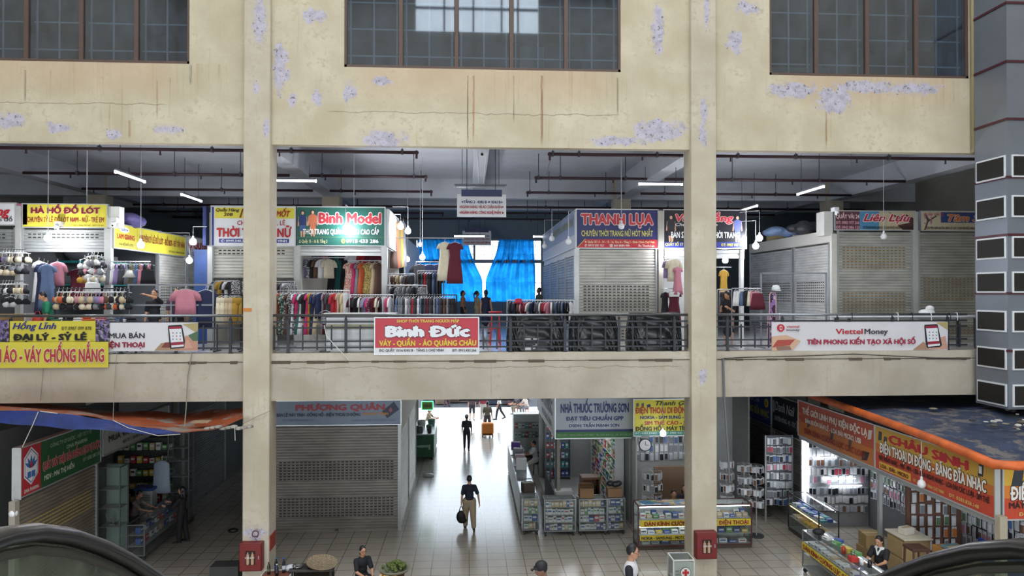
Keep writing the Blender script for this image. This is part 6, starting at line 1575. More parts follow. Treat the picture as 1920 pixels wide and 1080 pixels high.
# racks deeper in, beside the central lane
rack_row('hanging_shirt', 'rack of brown and cream shirts beside the lane behind the green sign stall', 'on the small rack behind the green sign corner', 'on the small lane rack', (728, 778), 21.2, 514, ['brown', 'brown', 'beige', 'cream', 'grey', 'brown', 'charcoal'], rnd, scale=.7)
rack_row('hanging_shirt', 'rack of black and white patterned tops before the dark jackets', 'on the low rack before the dark jackets', 'on the low patterned rack', (725, 800), 20.0, 535, ['black and white patterned', 'black', 'black and white patterned', 'grey', 'black and white patterned', 'charcoal', 'black', 'black and white patterned'], rnd, scale=.75)
rack_row('hanging_trousers', 'tall rack of dark jeans with paper tags before the blue curtain', 'on the tall rack before the blue curtain', 'on the tall jeans rack', (783, 832), 22.0, 508, ['black', 'charcoal', 'red', 'charcoal', 'black', 'slate blue', 'charcoal', 'black'], rnd, scale=.9)
for px_, c in ((788, 'charcoal'), (806, 'navy'), (821, 'navy')):
    x, z = at(px_, 492, 23.0); hang('hanging_shirt', x, 23.0, z, 0, c, 'in the row of jackets under the lit bulb by the curtain', c + ' jackets before the curtain', (1.0, 1, .9))
x0, z = at(780, 491, 23.0); x1, _ = at(832, 491, 23.0); rack('dark rack of navy and charcoal jackets in front of the blue curtain', x0, x1, 23.0, z)
x, z = at(834, 449, 21.0); hang('hanging_dress', x, 21.0, z, 0, 'cream', '', None, (.85, 1, 1.05), 'pale short sleeved suit hanging high beside the crimson dress')
x, z = at(853, 449, 20.9); hang('hanging_dress', x, 20.9, z, 0, 'burgundy', '', None, (.9, 1, 1.12), 'sleeveless crimson dress hanging high before the blue curtain')
xa, za = at(735, 467, 21); xb, _ = at(870, 467, 21); za = at(853, 448, 21)[1] + .02
tag(MB().cyl((XB, 20.95, za), (xb, 20.95, za), .014, n=6).obj('hanging_pole', mat('c2c5c9', .4, .5), loc=(0, 0, 0)), 'long pole from the green sign stall that carries the pale suit and crimson dress', 'pole')
for i, (px_, c) in enumerate(((739, 'brown'), (743, 'orange'), (747, 'olive'), (751, 'mustard'), (756, 'grey'))):
    x, z = at(px_, 410, 22.5 + i * .25); hang('hanging_dress', x, 22.5 + i * .25, z, 1.3, c, '', None, (1, 1, 1.35), c + ' long scarf like dress hung on the lane side of the green sign stall')
# inside the green sign shop
xi0, zi = at(563, 468, 22.3); xi1, _ = at(712, 468, 22.3); zi -= .05
tag(MB().cyl((XBm + .05, 22.3, zi), (XB - .08, 22.3, zi), .014, n=6).obj('hanging_pole', mat('c2c5c9', .4, .5)), 'upper pole across the inside of the green sign shop', 'pole')
for i, (px_, k, c) in enumerate(((572, 'hanging_shirt', 'mustard'), (580, 'hanging_shirt', 'brown'), (590, 'hanging_shirt', 'orange'), (600, 'hanging_shirt', 'black and white patterned'), (608, 'hanging_shirt', 'grey'), (616, 'hanging_shirt', 'pink'), (625, 'hanging_dress', 'black'), (638, 'hanging_dress', 'teal'), (648, 'hanging_dress', 'black'), (662, 'hanging_shirt', 'white'), (684, 'hanging_shirt', 'red'), (700, 'hanging_shirt', 'burgundy'))):
    x, _ = at(px_, 468, 22.3); hang(k, x, 22.3, zi + .015, .5 if i < 6 else .1, c, 'on the upper pole inside the green sign shop', c + ' on the upper pole', (.75, 1, 1.15 if k == 'hanging_dress' else .8))
zl = at(640, 483, 21.2)[1]
tag(MB().cyl((XBm + .05, 21.2, zl), (XBm + 1.3, 21.2, zl), .014, n=6).obj('hanging_pole', mat('c2c5c9', .4, .5)), 'short pole with the purple shirt inside the green sign shop', 'pole')
for i, (px_, c, r_) in enumerate(((573, 'lilac', .2), (584, 'black and white patterned', 1), (590, 'black', 1.1), (597, 'brown', 1), (607, 'white', .8), (617, 'cream', .9))):
    x, _ = at(px_, 483, 21.2); hang('hanging_shirt', x, 21.2, zl + .015, r_, c, 'on the short pole inside the green sign shop', None, .85)
zr = at(680, 489, 21.0)[1]
tag(MB().cyl((XB - 1.2, 21.0, zr), (XB - .08, 21.0, zr), .014, n=6).obj('hanging_pole', mat('c2c5c9', .4, .5)), 'short pole with patterned dresses inside the green sign shop', 'pole')
for i, (px_, c, r_) in enumerate(((656, 'pink floral', 0), (667, 'magenta', .9), (673, 'grey', 1), (679, 'orange', 1), (692, 'yellow patterned', .1), (703, 'beige', .9), (710, 'brown', 1))):
    x, _ = at(px_, 489, 21.0); hang('hanging_dress', x, 21.0, zr + .015, r_, c, 'on the patterned dress pole inside the green sign shop', None, (.75, 1, .95))
# racks under the white sign and beside the column
x0, z = at(405, 523, 19.3); x1, _ = at(452, 523, 19.3)
rack_row('hanging_shirt', 'black rack of grey and striped shirts beside the tall column', 'on the black rack beside the tall column', 'on the black rack', (402, 452), 19.4, 523, ['charcoal', 'grey', 'mustard', 'black', 'white', 'black', 'black and white patterned'], rnd, rot=.9, m=mat('232429', .4, .3), scale=.85)
rack_row('hanging_trousers', 'black rack of beige trousers beside the tall column', 'on the low black rack beside the tall column', 'on the low beige rack', (408, 455), 18.8, 552, ['cream', 'cream', 'beige', 'beige', 'mustard'], rnd, rot=.35, m=mat('232429', .4, .3), scale=.8)
rack_row('hanging_shirt', 'clothes rack half hidden behind the tall column, under the pale shutter', 'under the pale shutter behind the tall column', 'under the pale shutter', (517, 552), 20.0, 528, ['burgundy', 'charcoal', 'grey', 'white', 'grey', 'black and white patterned'], rnd, scale=.8)
# open frame with blouse and jacket
fr = thing('display_rack', 'grey steel display frame with crossbars before the lane shutters', 'frame', (at(320, 600, 18.95)[0], 18.95, Z2)); gm = mat('8b8e96', .45, .4)
xl, xr = at(241, 600, 18.95)[0] - fr.location.x, at(400, 600, 18.95)[0] - fr.location.x; zt_, zm_ = at(320, 534, 18.95)[1] - Z2, at(320, 572, 18.95)[1] - Z2
for x in (xl, at(321, 600, 18.95)[0] - fr.location.x, xr): MB().box(x - .02, x + .02, -.02, .02, 0, zt_ + .02).obj('post', gm, fr)
for z in (zt_, zm_): MB().box(xl, xr, -.022, .018, z - .02, z + .02).obj('bar', gm, fr)
x, z = at(348, 537, 18.9); hang('hanging_shirt', x, 18.9, z, 0, 'pink', '', None, (1.15, 1.6, 1.05), 'wide pink blouse hung on the grey frame before the lane shutters')
x, z = at(386, 536, 19.0); hang('hanging_shirt', x, 19.0, z, .1, 'navy', '', None, (1.0, 1.5, 1.5), 'dark navy jacket hung beside the pink blouse')
# bra shop
zb1 = at(60, 468, 19.5)[1]
tag(MB().cyl((-14.5, 19.55, zb1), (at(46, 468, 19.5)[0], 19.55, zb1), .013, n=6).obj('hanging_pole', mat('6a6d74', .4, .4)), 'upper pole of bras at the picture edge under the white sign', 'pole')
zb2 = at(60, 527, 19.2)[1]
tag(MB().cyl((-14.5, 19.25, zb2), (at(46, 527, 19.2)[0], 19.25, zb2), .013, n=6).obj('hanging_pole', mat('6a6d74', .4, .4)), 'lower pole of bras at the picture edge under the white sign', 'pole')
for i, c in enumerate(('black', 'cream', 'lilac', 'grey', 'beige', 'cream', 'black', 'cream')):
    x, _ = at(4 + i * 5.4, 468, 19.5); hang('hanging_bra', x, 19.55, zb1 + .01, rnd.uniform(-.3, .5), c, 'on the upper pole at the picture edge', c + ' on the upper bra pole', 1.25)
for i, c in enumerate(('burgundy', 'grey', 'black', 'white', 'black', 'cream', 'beige', 'black')):
    x, _ = at(3 + i * 5.4, 527, 19.2); hang('hanging_bra', x, 19.25, zb2 + .01, rnd.uniform(-.3, .5), c, 'on the lower pole at the picture edge', c + ' on the lower bra pole', 1.2)
for (px_, py_, c) in ((6, 498, 'cream'), (16, 499, 'beige'), (38, 496, 'black'), (28, 492, 'grey'), (14, 552, 'black'), (17, 558, 'white'), (40, 553, 'black')):
    x, z = at(px_, py_, 19.5); hang('hanging_bra', x, 19.56, z + .1, 0, c, 'in the second row of bras at the picture edge', c + ' in the second row', 1.25)
x0 = at(104, 541, 18.7)[0]; x1 = at(239, 541, 18.7)[0]; z = at(170, 541, 18.7)[1]; fr = thing('bra_rack', 'dark grid rack of bras along the railing behind the yellow banner', 'clothes rack', ((x0 + x1) / 2, 18.7, Z2)); a = (x1 - x0) / 2; dk = mat('3c4048', .4, .4)
for s in (-a, a): MB().box(s - .02, s + .02, -.02, .02, 0, z - Z2).obj('post', dk, fr)
for zz in (z, at(170, 575, 18.7)[1]): MB().box(-a, a, -.015, .015, zz - Z2 - .015, zz - Z2 + .015).obj('bar', dk, fr)
for i in range(17):
    c = ['orange', 'beige', 'cream', 'black', 'cream', 'beige', 'pink', 'beige', 'grey', 'lilac', 'pink', 'brown', 'black', 'cream', 'grey', 'beige', 'black'][i]
    x = x0 + .08 + (x1 - x0 - .16) * i / 16; hang('hanging_bra', x, 18.7, z + .01, rnd.uniform(-.6, .6), c, 'on the dark grid rack behind the yellow banner', c + ' on the grid rack', 1.35)
for i in range(11):
    c = ['beige', 'black', 'black', 'cream', 'cream', 'grey', 'black', 'charcoal', 'orange', 'cream', 'black'][i]
    x = x0 + .12 + (x1 - x0 - .2) * i / 10; hang('hanging_bra', x, 18.72, z - .20, rnd.uniform(-.3, .3), c, 'in the lower row of the dark grid rack', c + ' in the lower grid row', 1.2)
for i, (px_, py_, c) in enumerate(((160, 480, 'white'), (166, 476, 'grey'), (172, 474, 'cream'), (178, 473, 'white'), (184, 474, 'grey'), (190, 478, 'charcoal'), (163, 492, 'black'), (171, 490, 'pink'), (180, 489, 'white'), (188, 492, 'grey'), (160, 506, 'mustard'), (168, 502, 'beige'), (176, 500, 'white'), (186, 503, 'cream'))):
    x, z = at(px_, py_, 19.55); hang('hanging_bra', x, 19.5 + .02 * (i % 3), z, rnd.uniform(-.8, .8), c, 'in the hanging cluster at the corner post of the bra shop', c + ' in the corner cluster', 1.25)
x, z = at(174, 517, 19.4); tag(MB().cyl((x - .2, 19.4, z), (XA + .02, 19.4, z), .012, n=6).cyl((XA - .02, 19.4, z), (XA - .02, 19.8, z), .012, n=6).obj('hanging_pole', mat('c2c5c9', .4, .5)), 'short pole under the cluster of bras at the corner post', 'pole'); hang('tank_top', x, 19.4, z, 0, 'white', '', None, (1.1, 1.4, .75), 'white camisole hung under the cluster of bras at the corner post')
x, z = at(82, 486, 19.15); hang('hanging_dress', x, 19.15, z, .5, 'navy', '', None, (.8, 1.3, 1.32), 'navy and pink long pyjama suit at the front of the bra shop')
x, z = at(91, 490, 19.05); hang('hanging_dress', x, 19.0, z, .1, 'slate blue', '', None, (.85, 1.3, 1.1), 'pale blue long pyjama top at the front of the bra shop')
x, z = at(108, 486, 19.3); hang('hanging_shirt', x, 19.3, z, .1, 'pink', '', None, (.7, 1.2, .95), 'pink pyjama top behind the pale blue one in the bra shop')
x, z = at(73, 484, 19.4); hang('hanging_dress', x, 19.4, z, .2, 'white', '', None, (.6, 1.2, 1.0), 'white spotted night dress behind the navy pyjama suit')
x, z = at(146, 500, 21.2); hang('hanging_dress', x, 21.2, z, 0, 'burgundy', '', None, (1.1, 1.2, 1.0), 'dark red dress hanging inside the bra shop')
zt_ = at(230, 490, 19.3)[1]
tag(MB().cyl((at(203, 490, 19.5)[0], 19.5, zt_), (at(282, 495, 19.5)[0], 19.5, zt_), .013, n=6).obj('hanging_pole', mat('c2c5c9', .4, .5)), 'steel pole of tank tops beside the corner post of the bra shop', 'pole')
for px_, c, r_ in ((212, 'grey', .1), (220, 'white', .6), (226, 'lilac', .7), (235, 'charcoal', .6), (244, 'grey', .1), (254, 'olive', .1), (262, 'slate blue', .8), (272, 'pink', .7), (278, 'black', .7)):
    x, _ = at(px_, 490, 19.5); hang('tank_top', x, 19.5, zt_ + .01, r_, c, 'on the steel pole beside the corner post', c + ' tank tops on the steel pole', (1, 1.2, .95))
t = thing('sun_hat', 'pale grey cloth hat hung in front of the tank tops', 'hat', (at(241, 516, 19.3)[0], 19.35, at(241, 516, 19.3)[1])); MB().lathe([(0, .13), (.07, .12), (.1, .04), (.17, -.06), (.16, -.06), (.09, .03)], n=18).obj('crown', mat('b4b5b0', .8), t, True)
# folded clothes on the table along the railing
tb = thing('goods_table', 'low table of folded clothes along the railing behind the yellow banner', 'table', (at(175, 600, 18.6)[0], 18.55, Z2)); MB().bev(-1.25, 1.25, -.22, .22, .72, .76, .01).obj('tabletop', mat('b9b0a0', .6), tb)
for sx in (-1.15, 1.15):
    for sy in (-.17, .17): MB().box(sx - .02, sx + .02, sy - .02, sy + .02, 0, .72).obj('leg', mat('55585e', .5), tb)
fold = MB().bev(-.16, .16, -.13, .13, 0, .05, .018).bev(-.15, .155, -.12, .12, .05, .085, .015).obj('folded_garment', cm('grey'))
FC = ['green', 'white', 'black', 'red', 'white', 'orange', 'orange', 'beige', 'pink', 'orange', 'grey', 'slate blue', 'white', 'black']
for i, c in enumerate(FC):
    o = fold if i == 0 else fold.copy()
    if i: COL.objects.link(o)
    o.material_slots[0].link = 'OBJECT'; o.material_slots[0].material = cm(c)
    o.location = (at(112 + i * 10.2, 600, 18.55)[0], 18.5 + .05 * (i % 2), Z2 + .76); o.rotation_euler.z = rnd.uniform(-.4, .4); o.scale = (.75, 1, 1 + .5 * (i % 3))
    tag(o, '%s folded garment on the low table behind the yellow banner' % c, 'folded clothes', c + ' folded garments on the low table')
b = thing('wooden_crate', 'wooden topped display box at the picture edge under the bras', 'box', (at(22, 590, 18.6)[0], 18.6, Z2)); MB().bev(-.5, .42, -.2, .2, .55, .98, .01).obj('board', mat('8a6a45', .6, 0, .15, 3), b); MB().box(.42, .46, -.2, .22, .5, 1.0).obj('side', mat('c9c6c0', .5), b); MB().box(-.5, .46, -.18, .2, 0, .55).obj('stand', mat('55565c', .6), b)
m = MB().ell((0, 0, .16), .16, .12, .17, 12, 8).tube([(-.08, 0, .28), (-.04, 0, .42), (.04, 0, .42), (.08, 0, .28)], .012, 5); b = thing('stacked_bag', 'bright red bag standing on a box beside the wooden topped display', 'bag', (at(64, 600, 18.6)[0], 18.75, Z2 + .62)); m.obj('body', mat('c03a30', .6), b, True)
tag(MB().bev(-.2, .2, -.17, .17, 0, .62, .01).obj('plastic_crate', mat('8f2f2a', .5), loc=(at(64, 600, 18.6)[0], 18.75, Z2)), 'dark red crate under the bright red bag', 'crate')
rr = random.Random(5)
for i, (z, n) in enumerate(((8.24, 5), (7.57, 5), (6.97, 5))):
    for k in range(n):
        x = xa0 + .2 + (xa1 - xa0 - .5) * k / (n - 1); c = rr.choice(('pink', 'grey', 'cream', 'green', 'white'))
        o = fold.copy(); COL.objects.link(o); o.material_slots[0].link = 'OBJECT'; o.material_slots[0].material = cm(c); o.location = (x, 22.2, z); o.scale = (.9, 1.2, rr.uniform(1.2, 2.4))
        tag(o, '%s folded garment on the %s teal shelf' % (c, ('top', 'middle', 'lowest')[i]), 'folded clothes', '%s folded on teal shelf %d' % (c, i))
b = MB().ell((0, 0, 0), .45, .25, .28, 14, 9).obj('packed_sack', mat('7d8086', .35, 0, .15), loc=(at(135, 487, 21.5)[0], 21.9, 8.55), smooth=True); tag(b, 'big grey plastic sack lying high inside the bra shop', 'sack')
tag(MB().box(-.75, .75, -.25, .25, -.03, 0).obj('shelf', teal, loc=(at(135, 500, 21.5)[0], 21.95, 8.27)), 'dark shelf under the grey sack in the bra shop', 'shelf')
# black sign shop and the right lane
x, z = at(1254, 490, 20.6)
for px_, py_, k, c, r_, sc, lab in ((1252, 484, 'hanging_shirt', 'lilac', .7, .8, 'lilac blouse hanging in the doorway of the black sign shop'), (1263, 481, 'hanging_shirt', 'cream', .5, 1.0, 'long cream blouse in the doorway of the black sign shop'), (1271, 497, 'hanging_dress', 'pink', .5, (.7, 1, .75), 'dusty pink dress behind the cream blouse'), (1247, 543, 'hanging_dress', 'black', .6, (.7, 1, .9), 'black dress with white collar beside the dark red dress'), (1264, 541, 'hanging_dress', 'burgundy', .1, (.85, 1.2, .95), 'dark red dress with wide white collar beside the column'), (1357, 501, 'hanging_dress', 'mustard', .3, (.7, 1, 1.1), 'mustard yellow dress inside the black sign shop')):
    x, z = at(px_, py_, 20.55 if px_ < 1300 else 22.0); hang(k, x, 20.55 if px_ < 1300 else 22.0, z, r_, c, '', None, sc, lab)
x, z = at(1357, 501, 22.0); tag(MB().cyl((x - .5, 22.0, z), (XC1 - .02, 22.0, z), .012, n=6).cyl((x - .5, 22.0, z), (x - .5, 23.6, z), .012, n=6).obj('hanging_pole', mat('c2c5c9', .4, .5)), 'pole with the mustard dress inside the black sign shop', 'pole')
x, z = at(1264, 541, 20.5); tag(MB().loft([(-.09, 0, 0, .09, .05), (-.13, 0, 0, .17, .05), (-.24, 0, 0, .15, .05)], 14).obj('lace_collar', mat('dcdcdc', .8), loc=(x, 20.5, z)), 'wide white collar piece over the dark red dress', 'collar')
tag(MB().cyl((XCm + .05, 20.6, at(1256, 482, 20.6)[1]), (XCm + .05, 20.8, at(1256, 482, 20.6)[1]), .013, n=6).cyl((XCm + .05, 20.6, at(1256, 541, 20.6)[1]), (XCm + .05, 20.8, at(1256, 541, 20.6)[1]), .013, n=6).cyl((XCm + .05, 20.6, at(1256, 482, 20.6)[1]), (XCm + .8, 20.6, at(1256, 482, 20.6)[1]), .013, n=6).cyl((XCm + .05, 20.6, at(1256, 541, 20.6)[1]), (XCm + .8, 20.6, at(1256, 541, 20.6)[1]), .013, n=6).obj('hanging_pole', mat('c2c5c9', .4, .5)), 'pair of poles in the doorway of the black sign shop', 'pole')
rack_row('hanging_skirt', 'grey rack of short skirts on wooden hangers, before the pale lane shutters', 'on the grey rack before the pale lane shutters', 'on the skirt rack', (1372, 1427), 19.1, 541, ['white', 'white', 'slate blue', 'black', 'cream', 'pink', 'pink'], rnd, rot=.75, m=mat('8b8e96', .45, .4), scale=.85)
x, z = at(1419, 543, 19.05); hang('hanging_skirt', x, 19.0, z, .1, 'burgundy', '', None, (1.0, 1, .95), 'wide dark plum skirt at the end of the grey rack')
rack_row('hanging_trousers', 'dark rack of grey and brown trousers tight beside the tall right column', 'on the rack tight beside the tall right column', 'beside the tall right column', (1345, 1372), 20.3, 543, ['grey', 'charcoal', 'brown', 'charcoal', 'teal', 'black'], rnd, rot=1.1, scale=.75)
fr = thing('display_rack', 'tall empty grey frame standing before the pale lane shutters', 'frame', (at(1490, 600, 19.6)[0], 19.6, Z2)); xl, xr = at(1427, 600, 19.6)[0] - fr.location.x, at(1549, 600, 19.6)[0] - fr.location.x; zt_ = at(1490, 511, 19.6)[1] - Z2
for x in (xl, xr): MB().box(x - .025, x + .025, -.02, .02, 0, zt_).obj('post', gm, fr)
MB().box(xl, xr, -.02, .02, zt_ - .04, zt_).obj('bar', gm, fr)
mr = thing('standing_mirror', 'slim mirror in a pink frame with looped feet, purple reflection painted on its glass', 'mirror', (at(1449, 600, 19.0)[0], 19.0, Z2)); pk = mat('d9a9b8', .4, 0, .05); zt_ = at(1449, 548, 19.0)[1] - Z2
m = MB(); 
m.tube([(-.09, 0, .1), (-.09, 0, zt_ - .1)] + [(.09 * cos(a), 0, zt_ - .1 + .1 * sin(a)) for a in [pi - i * pi / 8 for i in range(9)]] + [(.09, 0, .1), (-.09, 0, .1)], .014, 6)
for s in (-1, 1): m.tube([(s * .02, -.05, .85)] + [(s * .09 + .07 * cos(a) * -s, -.05, .85 + .09 * sin(a)) for a in [i * pi / 6 for i in range(1, 7)]] + [(s * .2, -.1, 0)], .012, 6)
m.obj('frame', pk, mr); MB().box(-.08, .08, .0, .01, .12, zt_ - .04).obj('glass', print_mat('3a2a3c', '8a6aa8', 'c9b8c4', 7, .2), mr)  # the purple reflection is painted on as blotches of colour
m = MB().lathe([(0, .1), (.07, .09), (.11, .02), (.12, -.06), (.1, -.06)], n=16); t = thing('sun_hat', 'white cap hung on top of the slim pink framed mirror', 'cap', (at(1454, 538, 19)[0], 18.97, at(1454, 541, 19)[1])); m.obj('crown', mat('d6dadd', .7), t, True); MB().bev(-.07, .07, -.19, -.08, -.07, -.05, .005).obj('brim', mat('d6dadd', .7), t)
t = thing('covered_table', 'low table under white cloth behind the white banner with red logo', 'table', (at(1700, 600, 18.9)[0], 18.95, Z2)); MB().bev(-1.95, 1.9, -.45, .45, .82, .90, .03).obj('cloth', mat('c3c6ca', .8, 0, .12, 2), t)
for sx in (-1.8, 1.75):
    for sy in (-.35, .35): MB().box(sx - .03, sx + .03, sy - .03, sy + .03, 0, .83).obj('leg', mat('3f4248', .5), t)
m = MB().ell((0, 0, .08), .22, .16, .09, 12, 7).ell((.1, .02, .17), .12, .1, .1, 10, 6); tag(m.obj('plastic_bundle', mat('dadcdc', .5), loc=(at(1740, 590, 18.8)[0], 18.85, Z2 + .90), smooth=True), 'white crumpled plastic bundle on the covered table', 'bundle')
for i, px_ in enumerate((1596, 1682, 1709, 1744, 1780, 1793)):
    x, z = at(px_, 592, RY); hx = 'd6d8da' if i % 2 else '202226'
    tag(MB().tube([(.0, -.05, -.16), (0, -.05, -.02), (0, -.03, .04), (0, .03, .04), (0, .05, 0)], .011, 5).obj('rail_hook', mat(hx, .4), loc=(x, RY, Z2 + .945)), ('white' if i % 2 else 'black') + ' hook hung over the rail above the white red logo banner', 'hook', ('white' if i % 2 else 'black') + ' hooks over the rail')
# bundles wrapped in black sheet behind the middle railing
blk = tarp_mat('17191d', 0, None, .3)
for i, (p0, p1, h) in enumerate(((947, 1060, .92), (1064, 1160, .90), (1172, 1278, .96))):
    x0, _ = at(p0, 630, 18.5); x1, _ = at(p1, 630, 18.5); w_ = (x1 - x0) / 2 - .02
    m = MB(); r2 = random.Random(i); nu, nv = 110, 26
    def fn(u, v, w_=w_, h=h, i=i):
        a = 2 * pi * u; z = h * v; k = 1 - .12 * v ** 3
        ww = .035 * sin(9 * a + i + 5 * v) * sin(6 * v + a * 3) + .018 * sin(23 * a + 15 * v + i) + .012 * sin(41 * a - 22 * v)
        return (math.copysign(abs(cos(a)) ** .35, cos(a)) * w_ * k * .98 + ww * .3, math.copysign(abs(sin(a)) ** .35, sin(a)) * .26 * k + ww, z + (.02 * sin(5 * a + i) + .03 * cos(2 * a) if v > .9 else 0))
    m.grid(fn, nu, nv)
    top = [fn(u / nu, 1) for u in range(nu)]; c = (sum(p[0] for p in top) / nu, 0, h + .03); m.add(top + [c], [(j, (j + 1) % nu, nu) for j in range(nu)])
    tag(m.obj('wrapped_bundle', blk, loc=((x0 + x1) / 2, 18.5, Z2), smooth=True), 'goods wrapped in black plastic behind the railing, %s' % ('wide bundle with white papers', 'middle bundle of three', 'bundle against the tall column')[i], 'bundle')
for px_, py_ in ((990, 637), (1005, 637), (991, 647), (1004, 647), (990, 654), (1005, 655)):
    x, z = at(px_, py_, 18.22); tag(MB().box(-.075, .075, -.003, .003, -.035, .035).obj('paper_sheet', mat('d6d6d8', .6, 0, .04), loc=(x, 18.225, z)), 'small white paper stuck on the wide black bundle behind the railing', 'paper', 'papers on the black bundle')
t = thing('white_counter', 'low white counter behind the railing left of the red sign', 'counter', (at(660, 640, 18.5)[0], 18.5, Z2)); MB().bev(-.62, .75, -.2, .2, 0, .88, .01).obj('body', mat('c9ccd0', .5, 0, .06), t); MB().bev(-.68, 1.15, -.23, .23, .96, 1.0, .008).obj('top', mat('dfe1e3', .4), t); MB().box(-.6, .7, -.205, -.19, .58, .72).obj('band', mat('a8a690', .6), t); MB().box(-.55, .65, -.2, .2, .88, .96).obj('riser', mat('7d8086', .5), t)
m = MB(); m.tube([(.2 * cos(a), 0, .2 * sin(a)) for a in [i * pi / 10 for i in range(21)]], .008, 5); 
for k in range(3):
    c, s = cos(k * 2.1), sin(k * 2.1); m.ell((c * .08, .02, s * .08), .07, .012, .07, 8, 5)
t = thing('standing_fan', 'grey standing fan behind the railing beside the bright rack', 'fan', (at(610, 600, 18.34)[0], 18.34, Z2)); m.obj('cage', mat('8a8d94', .4, .2), t); MB().cyl((0, .05, 0), (0, .05, -.01), .05); 
for o in t.children: o.location = (0, 0, .86)
MB().cyl((0, .04, .03), (0, .04, .86), .015).cyl((0, .04, 0), (0, .04, .03), .16, n=16).obj('stand', mat('6a6d74', .4), t)
st = stool(at(929, 588, 20.5)[0], 20.5, Z2, .98 - .0, 'bright red plastic stool on top of another by the railing', 'c8323c', .2)
st2 = stool(at(929, 588, 20.5)[0] - .0, 21.4, Z2, .46, 'red plastic stool on the shining floor behind the railing', 'c8323c', .2)
x, z = at(972, 566, 19.85); t = thing('red_hat', 'crimson hat hung on the white rack before the blue grey lane shutters', 'hat', (x, 19.8, z)); MB().lathe([(0, .1), (.08, .09), (.11, .02), (.14, -.05), (.1, -.04)], n=14).obj('crown', mat('a82540', .7), t, True)
x, z = at(641, 548, 18.7)
# piles of goods on stall roofs
for px_, Y, c, w_, lab in ((240, 21, '4c4678', 1.0, 'heap of purple cloth and plastic on the roof of the yellow sign stall'), (1478, 24, '6d84a8', 1.0, 'pale blue plastic bags on the roof of the cloth stall'), (1510, 22.5, '26262c', .6, 'black bundle on the roof of the cloth stall')):
    x, _ = at(px_, 430, Y); zz = 9.24 if px_ < 1000 else 9.3
    m = MB(); r2 = random.Random(px_)
    for k in range(7): m.ell((r2.uniform(-w_, w_) * .6, r2.uniform(-.2, .2), .08 + r2.random() * .12), r2.uniform(.25, .4), r2.uniform(.2, .3), r2.uniform(.1, .22), 9, 6)
    o = skinned(m, 'plastic_bundle', mat(c, .5, 0, .2, 4), None, .035); o.location = (x if px_ > 1000 else x - .3, Y, zz); tag(o, lab, 'bundle')
    if px_ == 240: tag(MB().box(-1.6, .3, -1.1, 1.3, -.05, 0).obj('stall_roof', mat('8a8c8c', .6), loc=(x - .3, Y, zz)), 'flat roof sheet over the yellow lane sign', 'roof sheet')
tag(MB().box(XD + .1, 14, YC + .6, 27.0, 9.08, 9.15).obj('stall_roof', mat('8a8c8c', .6)), 'flat roof sheet of the cloth stall', 'roof sheet')
tag(MB().box(-.9, .9, -.15, .15, 0, .45).obj('cardboard_box', mat('a39468', .7), loc=(at(1455, 425, 25.5)[0] + .6, 25.5, 9.15)), 'long yellowish carton on the roof of the cloth stall', 'box')
tag(MB().box(-.7, .7, -.15, .15, 0, .5).obj('cardboard_box', mat('9c8a62', .7), loc=(at(282, 415, 24.5)[0] - .9, 22.2, 9.22)), 'long tan carton on the roof behind the yellow lane sign', 'box')

# ================================================================ LAMPS
glow = mat('f6f8ff', .4, 0, 0, 1, 200.0)
glow_mid = mat('f6f8ff', .4, 0, 0, 1, 32.0)
glow_soft = mat('f6f8ff', .4, 0, 0, 1, 9.0)
milk = mat('e6e8ea', .35, 0, .03)
def bulb(label, x, y, z, lit=True, top=None, arm=None, soft=False, s=1.0, group=None):
    t = thing('light_bulb', label, 'light bulb', (x, y, z), 0, group)
    MB().lathe([(0, -.095), (.055, -.083), (.085, -.04), (.088, .01), (.065, .06), (.04, .085), (0, .09)], n=14).obj('globe', (glow_soft if soft else (glow_mid if z < 5 else glow)) if lit else milk, t, True)
    MB().cyl((0, 0, .08), (0, 0, .16), .03, .026, n=10).obj('socket', mat('dfe0e2', .4), t)
    pts = [(0, 0, .16), (0, 0, (top or z + 1) - z)]
    if arm: pts = [(0, 0, .16), (0, 0, arm[2] - z), (arm[0] - x, arm[1] - y, arm[2] - z)]
    MB().tube(pts, .009, 5).obj('cord' if not arm else 'arm', mat('b4b6ba', .5), t)
    if s != 1: t.scale = (s, s, s)
    return t
def bpx(label, px_, py_, Y, lit=True, top_py=None, **kw):
    x, z = at(px_, py_, Y); top = 11.73 if top_py else None
    return bulb(label, x, Y, z, lit, top, **kw)
bpx('lit bulb on a long cord in front of the yellow slab letter sign', 90, 446, 19.2, top_py=282)
bpx('lit bulb on a cord in front of the yellow lane sign', 264, 459, 19.6, top_py=300)
x, z = at(437, 428, 20.3); x2, _ = at(385, 428, 20.3)
x, z = at(362, 453, 20.4); bulb('upper lit bulb on a bent arm beside the white sign with yellow top', x, 20.4, z, arm=(at(388, 450, 20.4)[0], 20.4, z + .42))
x, z = at(355, 488, 22.6); bulb('lower lit bulb on a bent arm over the lane shutters', x, 22.6, z, arm=(XA + .06, 22.6, z + .85))
x, z = at(648, 428, 20.1); bulb('lit bulb glaring in front of the dark green sign', x, 20.1, z, arm=(x, 20.51, at(648, 384, 20.1)[1]))
x, z = at(751, 424, 21.4); bulb('upper lit bulb of two beside the green sign stall, nearer the sign', x, 21.4, z, arm=(XB - .03, 21.4, z + .35))
x, z = at(765, 433, 22.3); bulb('second lit bulb beside the green sign stall, farther from the sign', x, 22.3, z, arm=(XB - .03, 22.3, z + .75))
bpx('lit bulb hanging before the blue curtain beside the hung dresses', 792, 482, 23.2, top_py=385)
bpx('small lit bulb near the window post beside the hung scarves', 764, 486, 26.0, top_py=380, soft=True)
bpx('unlit bulb hanging over the lit one before the blue curtain', 788, 458, 24.5, False, top_py=385)
